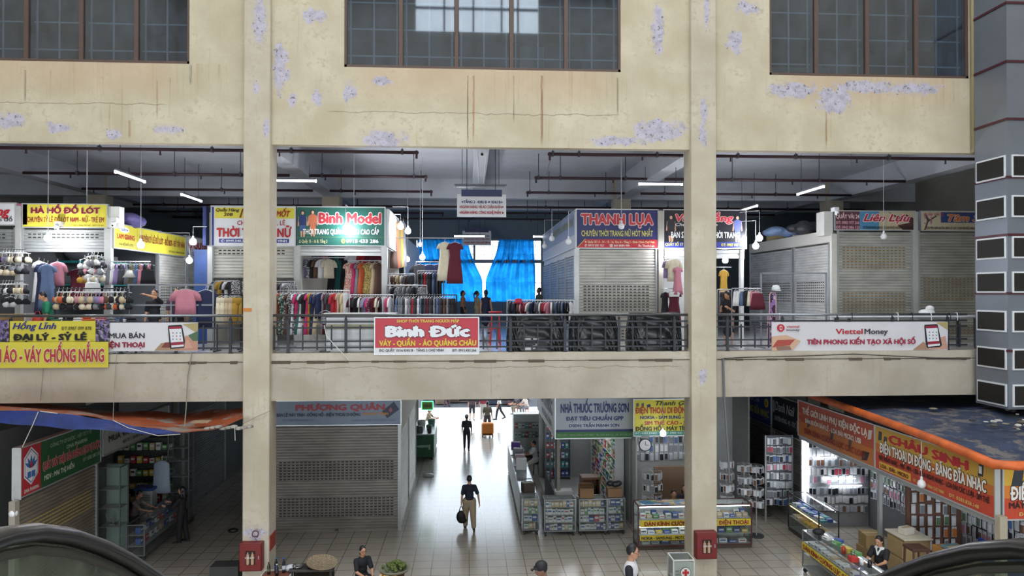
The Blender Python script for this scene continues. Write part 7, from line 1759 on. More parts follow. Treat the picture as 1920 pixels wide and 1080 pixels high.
x, z = at(1254, 478, 20.6); bulb('lit bulb in the doorway of the black sign shop', x, 20.65, z, top=Z2 + 2.85)
x, z = at(1360, 488, 22.2); bulb('lit bulb inside the black sign shop beside the column', x, 22.2, z, top=8.9)
x, z = at(1424, 446, 20.3); bulb('upper lit bulb on a triangular arm beside the black sign', x, 20.3, z, arm=(at(1393, 405, 20.5)[0], 20.83, z + .8))
x, z = at(1417, 461, 20.6); bulb('lower lit bulb on a triangular arm beside the black sign', x, 20.6, z, arm=(at(1393, 420, 20.6)[0], 20.83, z + .75))
for px_, py_, Y, lab in ((1035, 447, 22.2, 'in the middle before the pale blue lane sign'), (1066, 453, 20.6, 'beside the corner of the navy sign'), (1021, 461, 24.5, 'deepest before the pale blue lane sign')):
    x, z = at(px_, py_, Y); bulb('unlit bulb hanging on an arm, ' + lab, x, Y, z, False, arm=(XC + .02 if px_ != 1066 else XC - .01, Y + (.25 if px_ == 1066 else 0), z + .9))
bpx('unlit white bulb hanging in front of the navy sign', 1165, 424, 20.3, False, top_py=385)
bpx('unlit white bulb hanging before the blue and cream cloth stall sign', 1657, 443, 20.3, False, top_py=396)
x, z = at(1243, 812, 20.9); bulb('lit bulb under the yellow phone shop sign', x, 20.9, z, top=5.34)
x, z = atX(1728, 907, XR - .2)[0], atX(1728, 907, XR - .2)[1]; bulb('unlit white bulb hanging before the red orange sign with white outlined letters', XR - .2, x, z, False, top=4.0)
x, z = at(25, 962, 15.84); b = bulb('unlit white bulb on a bracket under the lotus badge sign', x, 15.84, z, False, arm=(XL - .06, 15.84, z + .62))
# light inside open shops: ceiling tubes of the stalls
def shop_tube(label, x, y, z, L, rot=0, m=None):
    t = thing('shop_lamp', label, 'lamp', (x, y, z), rot); MB().cyl((-L / 2, 0, 0), (L / 2, 0, 0), .02, n=8).obj('tube', m or mat('f4f7ff', .4, 0, 0, 1, 14.0), t, True); MB().box(-L / 2, L / 2, -.03, .03, .02, .07).cyl((0, 0, .07), (0, 0, (5.34 if x < 9 else 2.9) - z if z < 5 else 11.73 - z), .012, n=5).obj('housing', mat('d8dadc', .5), t)
shop_tube('glowing tube lamp inside the green sign shop', (XBm + XB) / 2, 22.6, 8.62, 1.4)
shop_tube('glowing tube lamp inside the bra shop', (xs12 + XA) / 2, 21.0, 8.75, .9, m=mat('f4f7ff', .4, 0, 0, 1, 5.0))
shop_tube('glowing tube lamp inside the phone shop behind the yellow sign', 6.6, 22.6, 2.82, 1.5, m=mat('f4f7ff', .4, 0, 0, 1, 60.0))
shop_tube('glowing tube lamp inside the pharmacy', 3.9, 24.6, 2.78, 1.3, m=mat('f4f7ff', .4, 0, 0, 1, 70.0))
shop_tube('glowing tube lamp inside the first orange sign stall', 11.2, 19.4, 2.82, 1.3, pi / 2, mat('f4f7ff', .4, 0, 0, 1, 32.0))
shop_tube('glowing tube lamp inside the red and orange music disc stall', 11.2, 15.4, 2.82, 1.3, pi / 2, mat('f4f7ff', .4, 0, 0, 1, 16.0))
t = thing('led_strip', 'upright glowing strip lamp in the corner of the accessory stall', 'lamp', (10.42, 21.52, .95)); MB().box(-.02, .02, -.03, .03, 0, 1.85).obj('strip', mat('f4f8ff', .4, 0, 0, 1, 22.0), t)
for z, x0, x1 in ((2.18, 10.65, 11.4), (2.16, 11.7, 12.3), (1.52, 11.0, 12.0), (1.3, 11.2, 12.2)):
    t = thing('led_strip', 'level glowing strip lamp over a row of packets on the accessory wall at height %d' % int(z * 100), 'lamp', ((x0 + x1) / 2, 21.47, z)); MB().box(-(x1 - x0) / 2, (x1 - x0) / 2, -.012, .012, 0, .022).obj('strip', mat('f4f8ff', .4, 0, 0, 1, 12.0), t); t['label'] = 'level glowing strip lamp on the accessory wall, ' + {2.18: 'upper one beside the upright strip', 2.16: 'upper one away from the upright strip', 1.52: 'second from below', 1.3: 'lowest of them'}[z]

# ================================================================ GOODS OF THE GROUND FLOOR
rnd = random.Random(33)
BOXC = {'white': 'dcdedd', 'blue': '3c5aa0', 'green': '5f9a5a', 'red': 'b8404a', 'yellow': 'd2b84a', 'beige': 'c9b48f', 'teal': '4a9a9a', 'violet': '6a5a9a'}
box_m2 = mat('e3e4e2', .5, 0, .05); 
def unit_box(name):
    m = MB().bev(0, 1, 0, 1, 0, 1, .02); m.slot(1).box(.12, .85, -.004, .002, .45, .75); return m.obj(name, [mat('dcdedd', .5), box_m2])
UB = {}
def put_box(name, cat, w, d, h, loc, rz, colour, label, group):
    if name not in UB: o = UB[name] = unit_box(name)
    else: o = UB[name].copy(); COL.objects.link(o)
    o.material_slots[0].link = 'OBJECT'; o.material_slots[0].material = mat(BOXC[colour], .45, 0, .06)
    o.material_slots[1].link = 'OBJECT'; o.material_slots[1].material = mat(rnd.choice(('3c5aa0', 'b8404a', '5f9a5a', '8a8c90', '2c3038')) if colour == 'white' else 'dcdcd8', .5, 0, .05)
    o.location = loc; o.rotation_euler.z = rz; o.scale = (w, d, h)
    tag(o, label, cat, group)
WHERE = ('narrow corner cabinet', 'wide cabinet with clear top', 'cabinet under the open brown carton', 'cabinet beside the lit phone counter')
for ki, (lab, cx, cyy, cw, cd) in enumerate(K):
    for si, z in enumerate((.165, ) + SH):
        x = cx + .05; nm = ('bottom', 'second', 'third', 'top')[si]
        pal_ = (('blue', 'white', 'violet', 'white', 'beige'), ('white', 'red', 'white', 'blue', 'white'), ('green', 'white', 'white', 'white', 'white'), ('beige', 'white', 'beige', 'blue', 'beige'))[si]
        while x < cx + cw - .08:
            w_ = rnd.choice((.05, .07, .09, .12, .15)); h_ = rnd.uniform(.13, .195)
            if x + w_ > cx + cw - .035: break
            c = rnd.choice(pal_); put_box('medicine_box', 'medicine box', w_, .12, h_, (x, cyy + .05 + rnd.random() * .03, z + .004), 0, c, '%s medicine box on the %s shelf of the %s' % (c, nm, WHERE[ki]), '%s boxes, %s shelf, %s' % (c, nm, WHERE[ki]))
            x += w_ + .008
# pharmacy inside: tall shelves receding with boxes
def shelving(label, w, d, h, n, loc, rz, m):
    t = thing('shelving_unit', label, 'shelf', loc, rz)
    MB().box(0, .02, 0, d, 0, h).box(w - .02, w, 0, d, 0, h).box(.02, w - .02, d - .015, d, 0, h).obj('frame', m, t)
    for i in range(n): MB().box(.02, w - .02, .005, d - .016, .1 + i * (h - .2) / (n - 1), .12 + i * (h - .2) / (n - 1)).obj('shelf', m, t)
    return t
shelving('long white medicine shelving along the inner wall of the pharmacy', 4.6, .3, 2.6, 8, (4.75, 27.6, .02), -pi / 2, mat('c9cccb', .5))
for i in range(8):
    for k in range(14):
        c = rnd.choice(('white', 'white', 'blue', 'green', 'red', 'beige')); w_ = rnd.uniform(.18, .3)
        put_box('medicine_box', 'medicine box', w_, .12, rnd.uniform(.16, .26), (4.77, 27.5 - k * .32, .145 + i * .343), -pi / 2, c, '%s medicine box on the long shelving inside the pharmacy' % c, c + ' boxes on the long pharmacy shelving')
shelving('grey shelving at the back of the pharmacy', 1.0, .3, 2.4, 7, (2.95, 27.6, .02), 0, mat('7d8488', .5))
for i in range(6):
    for k in range(6):
        c = rnd.choice(('white', 'blue', 'teal', 'red')); put_box('medicine_box', 'medicine box', .12, .12, .2, (3.0 + k * .15, 27.64, .145 + i * .367), 0, c, '%s medicine box on the grey back shelving of the pharmacy' % c, c + ' boxes on the grey back shelving')
def carton(label, w, d, h, loc, rz=0, hx='8a6a4c', open_=False, name='cardboard_box'):
    t = thing(name, label, 'box', loc, rz); m = MB()
    if open_:
        m.box(-w / 2, w / 2, -d / 2, d / 2, 0, .015)
        for a in ((-w / 2, -w / 2 + .01, -d / 2, d / 2), (w / 2 - .01, w / 2, -d / 2, d / 2), (-w / 2 + .01, w / 2 - .01, -d / 2, -d / 2 + .01), (-w / 2 + .01, w / 2 - .01, d / 2 - .01, d / 2)): m.box(*a, .015, h)
        MB().add([(-w / 2, -d / 2, h), (w / 2, -d / 2, h), (w / 2, -d / 2 - .12, h - .05), (-w / 2, -d / 2 - .12, h - .05)], [(0, 1, 2, 3), (3, 2, 1, 0)]).obj('flap', mat(hx, .8, 0, .12, 4), t)
    else: m.bev(-w / 2, w / 2, -d / 2, d / 2, 0, h, .008)
    m.obj('carton', mat(hx, .8, 0, .12, 4), t)
    if not open_: MB().box(-w / 2 - .001, w / 2 + .001, -.03, .03, h - .001, h + .002).obj('tape', mat('b39a6a', .4), t)
    return t
carton('open brown carton standing on the pharmacy cabinet', .42, .36, .38, (3.55, 21.5, 1.102), 0, open_=True)
carton('brown carton on the pharmacy cabinet beside the lit phone counter', .44, .36, .26, (4.42, 21.55, 1.102), 0)
m = MB(); [m.ell((rnd.uniform(-.15, .15), 0, .05 + rnd.random() * .12), .12, .1, .09, 8, 6) for _ in range(5)]
tag(m.obj('plastic_bag', mat('22242a', .35), loc=(4.42, 21.55, 1.364), smooth=True), 'black plastic bag lying on the brown carton in the pharmacy', 'bag')
t = thing('wooden_cabinet', 'brown open wooden cabinet inside the pharmacy behind the open carton', 'cabinet', (3.9, 22.9, .02)); wd = mat('6e4c34', .6, 0, .15, 3)
MB().box(-.3, .3, -.25, .25, 1.3, 1.36).box(-.3, -.26, -.25, .25, 0, 1.3).box(.26, .3, -.25, .25, 0, 1.3).box(-.26, .26, .22, .25, 0, 1.3).obj('case', wd, t); MB().box(-.26, .26, -.24, .22, .6, .63).obj('shelf', wd, t); MB().bev(-.2, .2, -.15, .12, .64, 1.0, .02).obj('screen', mat('1c1e22', .2), t)
t = thing('air_cooler', 'tall white air cooler standing behind the pharmacy counters', 'air cooler', (2.98, 22.35, 0)); MB().bev(-.28, .28, -.2, .2, .06, 1.1, .03).obj('body', mat('d9dbd9', .45), t); gr_ = MB().bev(-.22, .22, -.215, -.19, .3, .92, .01).obj('grille', mat('6a6d70', .5), t)
g_ = MB(); [g_.box(-.21, .21, -.222, -.212, .33 + i * .048, .35 + i * .048) for i in range(12)]; g_.obj('slats', mat('c2c4c2', .5), gr_)
for sx in (-.2, .2): MB().cyl((sx, -.1, .0), (sx, -.1, .06), .03, n=8).obj('foot', mat('2a2a2c', .5), t)
for i, (x, y, c, hx) in enumerate(((1.85, 28.4, 'violet', '6a4a9a'), (1.85, 26.9, 'grey', '8a8c90'), (1.86, 26.2, 'pink', 'b89aa4'), (1.85, 25.2, 'white', 'cfd2d0'), (1.84, 22.3, 'dark', '4a4038'))):
    carton('%s carton on the white aisle counters of the pharmacy' % c, .36, .3, .3 + .08 * (i % 2), (x, y, 1.052), rnd.uniform(-.3, .3), hx)
for k in range(12):
    c = ('white', 'blue', 'violet', 'green')[k % 4]; put_box('medicine_box', 'medicine box', .12, .1, .16, (1.72 + .14 * (k % 3), 27.4 + .14 * (k // 3), 1.052), 0, c, '%s medicine box standing on the aisle counters before the man in white' % c, c + ' boxes on the aisle counter')
m = MB(); r2 = random.Random(2)
for k in range(18): m.ell((r2.uniform(-.15, .15), r2.uniform(-.12, .12), r2.uniform(.25, .5)), .05, .05, .035, 7, 5)
t = thing('flower_pot', 'yellow flowers in a pot beside the white showcase', 'plant', (3.05, 31.0, 0)); m.obj('flowers', mat('c9a83a', .7), t); MB().ell((0, 0, .2), .16, .15, .2).obj('leaves', mat('4a6a3a', .7), t); MB().lathe([(0, 0), (.1, 0), (.14, .2), (0, .2)], n=12).obj('pot', mat('6a5a4a', .6), t); t.scale = (1.2, 1.2, 1.2); t.location.z = 1.2; 
tag(MB().bev(-.25, .25, -.25, .25, 0, 1.2, .02).obj('pot_stand', mat('8a8c8a', .6), loc=(3.05 + .4, 31.0, 0)), 'grey stand of the yellow flower pot by the white showcase', 'stand'); t.location.x = 3.45
for k in range(14):
    c = ('white', 'white', 'teal', 'red')[k % 4]; put_box('showcase_box', 'box', .13, .12, .2, (2.02 + .155 * (k % 7), 31.5, .905 if k < 7 else 1.305), 0, c, '%s small box inside the white lit showcase' % c, c + ' boxes in the showcase')
# green counter goods
for k, (x, y, r_, h_, hx, lab) in enumerate(((-2.2, 31.6, .2, .28, '5a5f62', 'grey basket on the green counter'), (-1.8, 32.2, .14, .22, '3f6a4a', 'green plastic tub on the green counter'), (-1.75, 33.2, .18, .3, '4a7a6a', 'teal green bowl of herbs on the green counter'), (-2.2, 33.0, .2, .3, 'c9ccca', 'white basket on the green counter'), (-1.75, 31.5, .1, .22, '4a3f3a', 'dark jar at the corner of the green counter'))):
    t = thing('basket', lab, 'basket', (x, y, 1.142)); MB().lathe([(0, 0), (r_ * .8, 0), (r_, h_), (r_ * .9, h_), (r_ * .75, .03), (0, .03)], n=16).obj('shell', mat(hx, .5), t, True)
    m = MB(); [m.ell((rnd.uniform(-r_, r_) * .5, rnd.uniform(-r_, r_) * .5, h_ * .9), r_ * .4, r_ * .4, .06, 7, 5) for _ in range(5)]; m.obj('contents', mat(('6a7a5a', '7d8a7a', '4a6a3a', '8a7a6a', '2a2a2a')[k], .7), t)
tag(MB().loft([(0, 0, 0, .2, .12), (.05, 0, 0, .22, .13), (.1, .02, 0, .12, .08)], 12, .02, 1).obj('plastic_bag', mat('d3d6d8', .35), loc=(*gnd(804, 893), 0), smooth=True), 'white plastic bag lying on the aisle floor beside the large grey shop', 'bag')
# phone counter goods
def lay_phones(n, x0, x1, y0, y1, z, where, pal_, name='phone_box', tilt=0):
    for k in range(n):
        c = rnd.choice(pal_); x = x0 + (x1 - x0) * (k + .5) / n
        put_box(name, 'phone box', (x1 - x0) / n * .8, .12, rnd.uniform(.06, .16), (x - (x1 - x0) / n * .4, rnd.uniform(y0, y1), z), 0, c, '%s small phone box %s' % (c, where), c + ' phone boxes ' + where)
for y in (20.05, 20.25): lay_phones(17, 4.86, 8.04, y, y + .03, .863, 'on the upper lit shelf of the phone counter', ('white', 'white', 'blue', 'green', 'beige', 'white'))
for y in (20.05, 20.25): lay_phones(14, 4.86, 8.04, y, y + .03, .423, 'on the lower shelf of the phone counter', ('white', 'green', 'yellow', 'blue', 'blue'))
lay_phones(11, 4.9, 8.0, 20.05, 20.1, .128, 'on the bottom of the phone counter', ('white', 'blue', 'white'))
tag(MB().bev(-.9, .9, -.2, .2, 0, .01, .003).obj('poster_sheet', mixed_goods_mat(('4a86b0', 'c9a25a', '3a5a8a', '7aa05a', 'd0d4d6'), 6, 6), loc=(5.8, 20.25, 1.272)), 'colourful printed sheet lying on top of the lit phone counter', 'sheet')
# wall clock, hanging packets
t = thing('wall_clock', 'round black rimmed clock under the yellow phone shop sign', 'clock', (5.42, 21.65, 2.62)); MB().cyl((0, 0, 0), (0, .05, 0), .2, n=24).obj('rim', mat('1c1c20', .4), t); MB().cyl((0, -.005, 0), (0, 0, 0), .17, n=24).obj('dial', mat('d9dbe0', .4), t); MB().box(-.008, .008, -.012, -.006, 0, .12).box(0, .1, -.012, -.006, -.007, .007).obj('hands', mat('1c1c20', .4), t)
tag(MB().box(5.30, 5.54, 21.66, 21.73, 2.82, 2.9).obj('clock_bracket', mat('8a8c8a', .5)), 'small bracket over the black rimmed clock', 'bracket')
PKC = {'white': 'd8dadc', 'black': '24262c', 'grey': '7d828a', 'silver': 'b4bac2', 'blue': '4a6aa0', 'red': 'b04050', 'pink': 'c98aa0', 'brown': '7a5a48', 'green': '5a7a5a', 'orange': 'c8763a'}
def unit_packet(name, rounded):
    m = MB().bev(-.045, .045, -.006, .006, -.19, 0, .004); m.slot(1)
    if rounded: m.bev(-.034, .034, -.022, -.006, -.17, -.05, .008)
    else: m.bev(-.038, .038, -.016, -.006, -.18, -.035, .006)
    m.slot(2).cyl((0, -.03, -.012), (0, .03, -.012), .004, n=5)
    return m.obj(name, [mat('c9ced4', .25), mat('24262c', .3), mat('9a9da2', .3, .8)])
UP = {}
def packet(name, loc, rz, c, label, group, sc=1.0):
    if name not in UP: o = UP[name] = unit_packet(name, name == 'phone_case_packet')
    else: o = UP[name].copy(); COL.objects.link(o)
    o.material_slots[1].link = 'OBJECT'; o.material_slots[1].material = mat(PKC[c], .3, 0, .1)
    o.location = loc; o.rotation_euler.z = rz; o.scale = (sc, sc, sc)
    tag(o, label, 'packet', group)
def packet_wall(name, what, where, x0, x1, y, zs, n, pal_, facing, sc=1.0, jit=.02):
    """rows of hanging packets; facing 'y' (towards the camera) or 'x' (towards -x, x0..x1 are then y values, y is x)"""
    for r_, z in enumerate(zs):
        for k in range(n):
            c = rnd.choice(pal_[r_ % len(pal_)]); u = x0 + (x1 - x0) * (k + .5) / n + rnd.uniform(-jit, jit); zz = z + rnd.uniform(-.02, .02)
            loc, rz = ((u, y - .03, zz), rnd.uniform(-.15, .15)) if facing == 'y' else ((y - .03, u, zz), -pi / 2 + rnd.uniform(-.15, .15))
            packet(name, loc, rz, c, '%s %s hanging %s' % (c, what, where), '%s %s %s' % (c, what, where), sc * rnd.uniform(.92, 1.08))
WB = (('white', 'silver', 'black', 'grey'), ('white', 'white', 'black'), ('silver', 'white', 'brown', 'grey'), ('white', 'black', 'red'), ('grey', 'silver', 'white', 'pink'))
packet_wall('accessory_packet', 'accessory packet', 'on the brightly lit wall behind the glass case', 10.55, 12.45, 21.58, (2.72, 2.45, 2.14, 1.86, 1.62, 1.26, .98, .7), 16, WB, 'y', 1.25)
bd = thing('display_board', 'standing board of hanging accessories beside the lit glass case', 'display board', (9.95, 22.25, 0)); MB().box(-.5, .42, 0, .03, .55, 2.75).obj('panel', mat('55585e', .7), bd)
for sx in (-.48, .4): MB().box(sx - .02, sx + .02, -.02, .05, 0, 2.75).obj('post', galv, bd)
packet_wall('accessory_packet', 'accessory packet', 'on the standing board beside the lit glass case', 9.5, 10.32, 22.25, (2.68, 2.4, 2.12, 1.84, 1.56, 1.28, 1.0, .74), 8, (('white', 'silver', 'black'), ('red', 'black', 'grey'), ('black', 'blue', 'white'), ('white', 'red', 'pink'), ('silver', 'white', 'grey')), 'y', 1.15)
packet_wall('accessory_packet', 'accessory packet', 'on the back wall under the yellow phone shop sign', 5.55, 8.1, 24.36, (2.66, 2.36, 2.06, 1.78), 15, (('white', 'silver', 'orange', 'grey'), ('black', 'blue', 'grey'), ('blue', 'white', 'grey'), ('grey', 'silver', 'black')), 'y', 1.4)
CASEP = (('grey', 'silver', 'pink', 'white'), ('green', 'black', 'silver', 'pink'), ('silver', 'grey', 'blue', 'brown'), ('white', 'black', 'green'), ('brown', 'pink', 'silver'), ('black', 'grey'), ('white', 'silver', 'black'))
packet_wall('phone_case_packet', 'phone case packet', 'on the long back wall under the red orange sign', 13.5, 21.4, 12.48, (2.75, 2.45, 2.15, 1.85, 1.55, 1.25), 46, CASEP, 'x', 1.5)
packet_wall('accessory_packet', 'accessory packet', 'on the brown divider between the two orange sign stalls', XR + .8, 12.3, 17.28, (2.6, 2.3, 2.0, 1.7, 1.4, 1.1), 6, (('silver', 'white', 'green'), ('white', 'orange', 'silver'), ('grey', 'white')), 'y', 1.3)
# spinning stands of the yellow sign shop
def spinner(label, x, y, h, rows, m_, z0=0, rr=.3):
    t = thing('spinning_stand', label, 'display stand', (x, y, z0)); MB().cyl((0, 0, 0), (0, 0, h), .02, n=8).obj('pole', galv, t); MB().cyl((0, 0, 0), (0, 0, .04), .22, n=16).obj('base', mat('3a3c40', .5), t)
    for r_ in range(rows):
        z = h - .02 - r_ * .34; MB().tube([(rr * cos(a), rr * sin(a), z) for a in [i * pi / 8 for i in range(17)]], .006, 5).cyl((-rr, 0, z), (rr, 0, z), .006, n=4).cyl((0, -rr, z), (0, rr, z), .006, n=4).obj('ring', galv, t)
    for r_ in range(rows):
        for k in range(8):
            a = -pi + pi * (k + .5) / 8; c = rnd.choice(('silver', 'white', 'grey', 'black', 'brown'))
            packet('hanging_packet', (x + rr * cos(a), y + rr * sin(a), z0 + h - .02 - r_ * .34 + rnd.uniform(-.03, .0)), a + pi / 2 + rnd.uniform(-.5, .5), c, '%s packet hanging on %s' % (c, label.split(',')[0]), c + ' packets on ' + label.split(',')[0], rnd.uniform(.85, 1.15))
spinner('the spinning stand beside the pharmacy door, under the clock', 5.5, 21.2, 1.95, 3, None)
for i, (px_, Y) in enumerate(((1362, 20.75), (1395, 20.7), (1418, 20.9))):
    x, _ = at(px_, 880, Y); spinner(('the first hanging stand tight beside the tall right column, over the counter', 'the middle hanging stand beside the tall right column, over the counter', 'the outer hanging stand at the end of the phone counter, over the lane')[i], x, Y, 2.35 - .1 * i, 4, None, 0 if i else 0, .2)
# lit glass case: phones on both shelves
def phones_in(x, y0, y1, z, n, where, pal_):
    for k in range(n):
        c = rnd.choice(pal_); y = y1 - (y1 - y0) * (k + .5) / n
        put_box('phone_box', 'phone box', (y1 - y0) / n * .75, .16, rnd.uniform(.05, .1), (x, y, z), -pi / 2, c, '%s small phone box %s' % (c, where), c + ' phone boxes ' + where)
for x in (9.9, 10.1): phones_in(x, 19.55, 21.4, .823, 11, 'on the upper shelf of the brightly lit glass case', ('white', 'blue', 'blue', 'teal'))
for x in (9.9, 10.1): phones_in(x, 19.55, 21.4, .453, 8, 'on the lower warm lit shelf of the glass case', ('yellow', 'beige', 'yellow', 'white'))
for x in (8.78, 8.98): phones_in(x, 15.3, 18.1, .803, 15, 'on the upper shelf of the long lettered counter', ('white', 'beige', 'white', 'violet'))
phones_in(8.8, 15.3, 18.1, .503, 9, 'on the lower shelf of the long lettered counter', ('white', 'beige', 'blue'))
# things on and behind the long counter
for i, (dx, dy, w_, h_, c) in enumerate(((.2, 1.9, .2, .07, 'green'), (.28, 1.65, .2, .06, 'green'), (.2, 1.45, .22, .1, 'yellow'), (.3, 1.2, .2, .08, 'green'), (.33, 2.05, .18, .08, 'blue'), (.16, 2.3, .2, .06, 'white'))):
    put_box('goods_box', 'box', w_, .16, h_, (8.74 + dx, 15.2 + dy, 1.104), -1.3, c, '%s small carton on top of the long lettered counter' % c, c + ' cartons on the long counter')
m = MB().ell((0, 0, .09), .16, .12, .09, 14, 8); tag(m.obj('baseball_hat', mat('17181c', .6), loc=(8.95, 17.75, 1.10), smooth=True), 'black cap lying on the far end of the long lettered counter', 'cap')
for i, (x, y, r_, h_, hx, lab) in enumerate(((8.95, 15.75, .05, .12, 'd9dbdc', 'white cup on the long counter before the woman with white collar'), (9.05, 15.6, .05, .18, '1f2024', 'black bottle on the long counter before the woman with white collar'), (8.9, 16.45, .05, .2, 'a83a30', 'red bottle on the long counter before the woman with white collar'))):
    t = thing('bottle' if 'bottle' in lab else 'cup', lab, 'bottle' if 'bottle' in lab else 'cup', (x, y, 1.102)); MB().lathe([(0, 0), (r_, 0), (r_, h_ * .7), (r_ * .5, h_ * .85), (r_ * .5, h_), (0, h_)] if 'bottle' in lab else [(0, 0), (r_ * .8, 0), (r_, h_), (r_ * .9, h_), (r_ * .7, .01), (0, .01)], n=12).obj('body', mat(hx, .35), t, True)
    if 'bottle' in lab: MB().cyl((0, 0, h_), (0, 0, h_ + .02), r_ * .55, n=10).obj('cap', mat('c9c9c9', .4), t)
t = thing('red_holder', 'red square pen holder on the long counter before the woman with white collar', 'holder', (8.86, 15.95, 1.102)); MB().bev(-.09, .09, -.09, .09, 0, .12, .01).obj('body', mat('b8322c', .5), t); MB().cyl((-.03, 0, .1), (-.05, .01, .26), .006, n=5).cyl((.03, .02, .1), (.05, .02, .24), .006, n=5).obj('pen', mat('22242a', .5), t)
carton('big tan carton on the floor behind the long counter, near the lit case', .5, .5, .85, (10.25, 17.6, 0), .1, '8f7850'); carton('tan carton stacked on another behind the long counter', .45, .45, .34, (10.25, 17.6, .852), -.1, '9a8258')
for i in range(4): carton('brown carton by the escalator handrail, %s of the stack of four' % ('bottom', 'second', 'third', 'topmost')[i], .62, .75, .38, (10.95, 15.4, i * .385), .05 * (i % 2), 'a8763a')
carton('green and blue printed carton lying on the stack of four', .4, .35, .06, (10.9, 15.4, 1.546), .2, '5a7a84')
t = thing('wooden_stool', 'tall dark wooden stool behind the long counter', 'stool', (9.98, 15.35, 0)); wd2 = mat('4a2f22', .55, 0, .15, 3); MB().bev(-.2, .2, -.2, .2, 1.58, 1.64, .01).obj('seat', wd2, t)
for sx in (-1, 1):
    for sy in (-1, 1): MB().cyl((sx * .2, sy * .2, 0), (sx * .16, sy * .16, 1.58), .024, n=6).obj('leg', wd2, t)
MB().box(-.18, .18, -.19, -.16, .4, .44).box(-.18, .18, .16, .19, .4, .44).box(-.18, .18, -.17, -.14, 1.1, 1.14).obj('stretcher', wd2, t)
t = thing('drawer_cabinet', 'pale brown cabinet with a white thing on it, behind the woman with white collar', 'cabinet', (10.6, 16.6, 0)); MB().bev(-.32, .32, -.35, .35, 0, 1.45, .01).obj('body', mat('a38a62', .6, 0, .1, 3), t); MB().bev(-.36, .36, -.4, .4, 1.45, 1.49, .008).obj('top', mat('c9c2b0', .5), t)
for i in range(3): MB().bev(-.345, -.32, -.3, .3, .1 + i * .45, .5 + i * .45, .005).obj('drawer', mat('a88f68', .6), t)
carton('small white and brown pack on the pale brown cabinet', .3, .22, .16, (10.55, 16.6, 1.492), .3, 'cfcabd')
tag(MB().bev(-.02, .02, -.75, .75, 0, .55, .01).obj('blue_banner_box', mat('244aa8', .5), loc=(12.1, 15.5, .95)), 'deep blue printed board low on the phone case wall', 'board')
struct('partition', MB().box(11.9, 12.46, 13.4, 17.2, 0, .94), mat('4a4644', .7))
# dim shop goods on the left
shelving('dark shelving of white packs in the dim shop on the left', 1.9, .3, 2.7, 7, (-11.4, 23.7, 0), 0, mat('3f4444', .6))
for i in range(6):
    for k in range(9):
        c = rnd.choice(('white', 'white', 'white', 'yellow', 'beige', 'white', 'green', 'red')); put_box('medicine_box', 'medicine box', .15, .14, rnd.uniform(.15, .25), (-11.36 + k * .2, 23.74, .125 + i * .417), 0, c, '%s pack on the dark shelving of the dim shop' % c, c + ' packs in the dim shop')
for i in range(2):
    for k in range(8):
        c = rnd.choice(('white', 'blue', 'red', 'white', 'beige')); put_box('medicine_box', 'medicine box', .18, .14, .16, (-9.0, 20.1 + k * .33, .405 + i * .3), pi / 2, c, '%s pack inside the low glass counter of the dim shop' % c, c + ' packs in the low glass counter')
t = thing('air_cooler', 'white air cooler with a blue tray behind the dim glass counter', 'air cooler', (-9.95, 22.6, 0)); MB().bev(-.25, .25, -.2, .2, 0, 1.25, .02).obj('body', mat('b4b8b8', .5), t); g_ = MB(); [g_.box(-.2, .2, -.21, -.2, .7 + i * .05, .72 + i * .05) for i in range(9)]; g_.obj('grille', mat('55595a', .5), t); MB().bev(-.3, .3, -.24, .24, 1.25, 1.34, .02).obj('tray', mat('2f4a8a', .5), t)
t = thing('hanging_shirt_coat', 'pale blue coat hanging deep in the dim shop on the left', 'clothing', (-9.55, 22.75, 2.1)); MB().loft([(0, 0, 0, .1, .06), (-.1, 0, 0, .24, .08), (-.6, 0, 0, .25, .09), (-1.0, 0, 0, .28, .1)], 16, .015, 5).obj('cloth', mat('9aa6b8', .8), t, True); MB().tube([(0, 0, 0), (0, 0, .12), (.03, 0, .15)], .008, 5).obj('hanger', hang_m, t)
t = thing('desk_fan', 'round desk fan inside the tall dim glass cabinet', 'fan', (-9.68, 20.0, 1.26)); MB().tube([(.19 * cos(a), 0, .19 * sin(a)) for a in [i * pi / 10 for i in range(21)]], .012, 5).tube([(.11 * cos(a), -.03, .11 * sin(a)) for a in [i * pi / 10 for i in range(21)]], .006, 5).obj('cage', mat('8a908c', .4), t); MB().box(-.08, .08, -.06, .06, -.26, -.22).cyl((0, 0, -.22), (0, 0, 0), .02).obj('stand', mat('6a706c', .5), t)
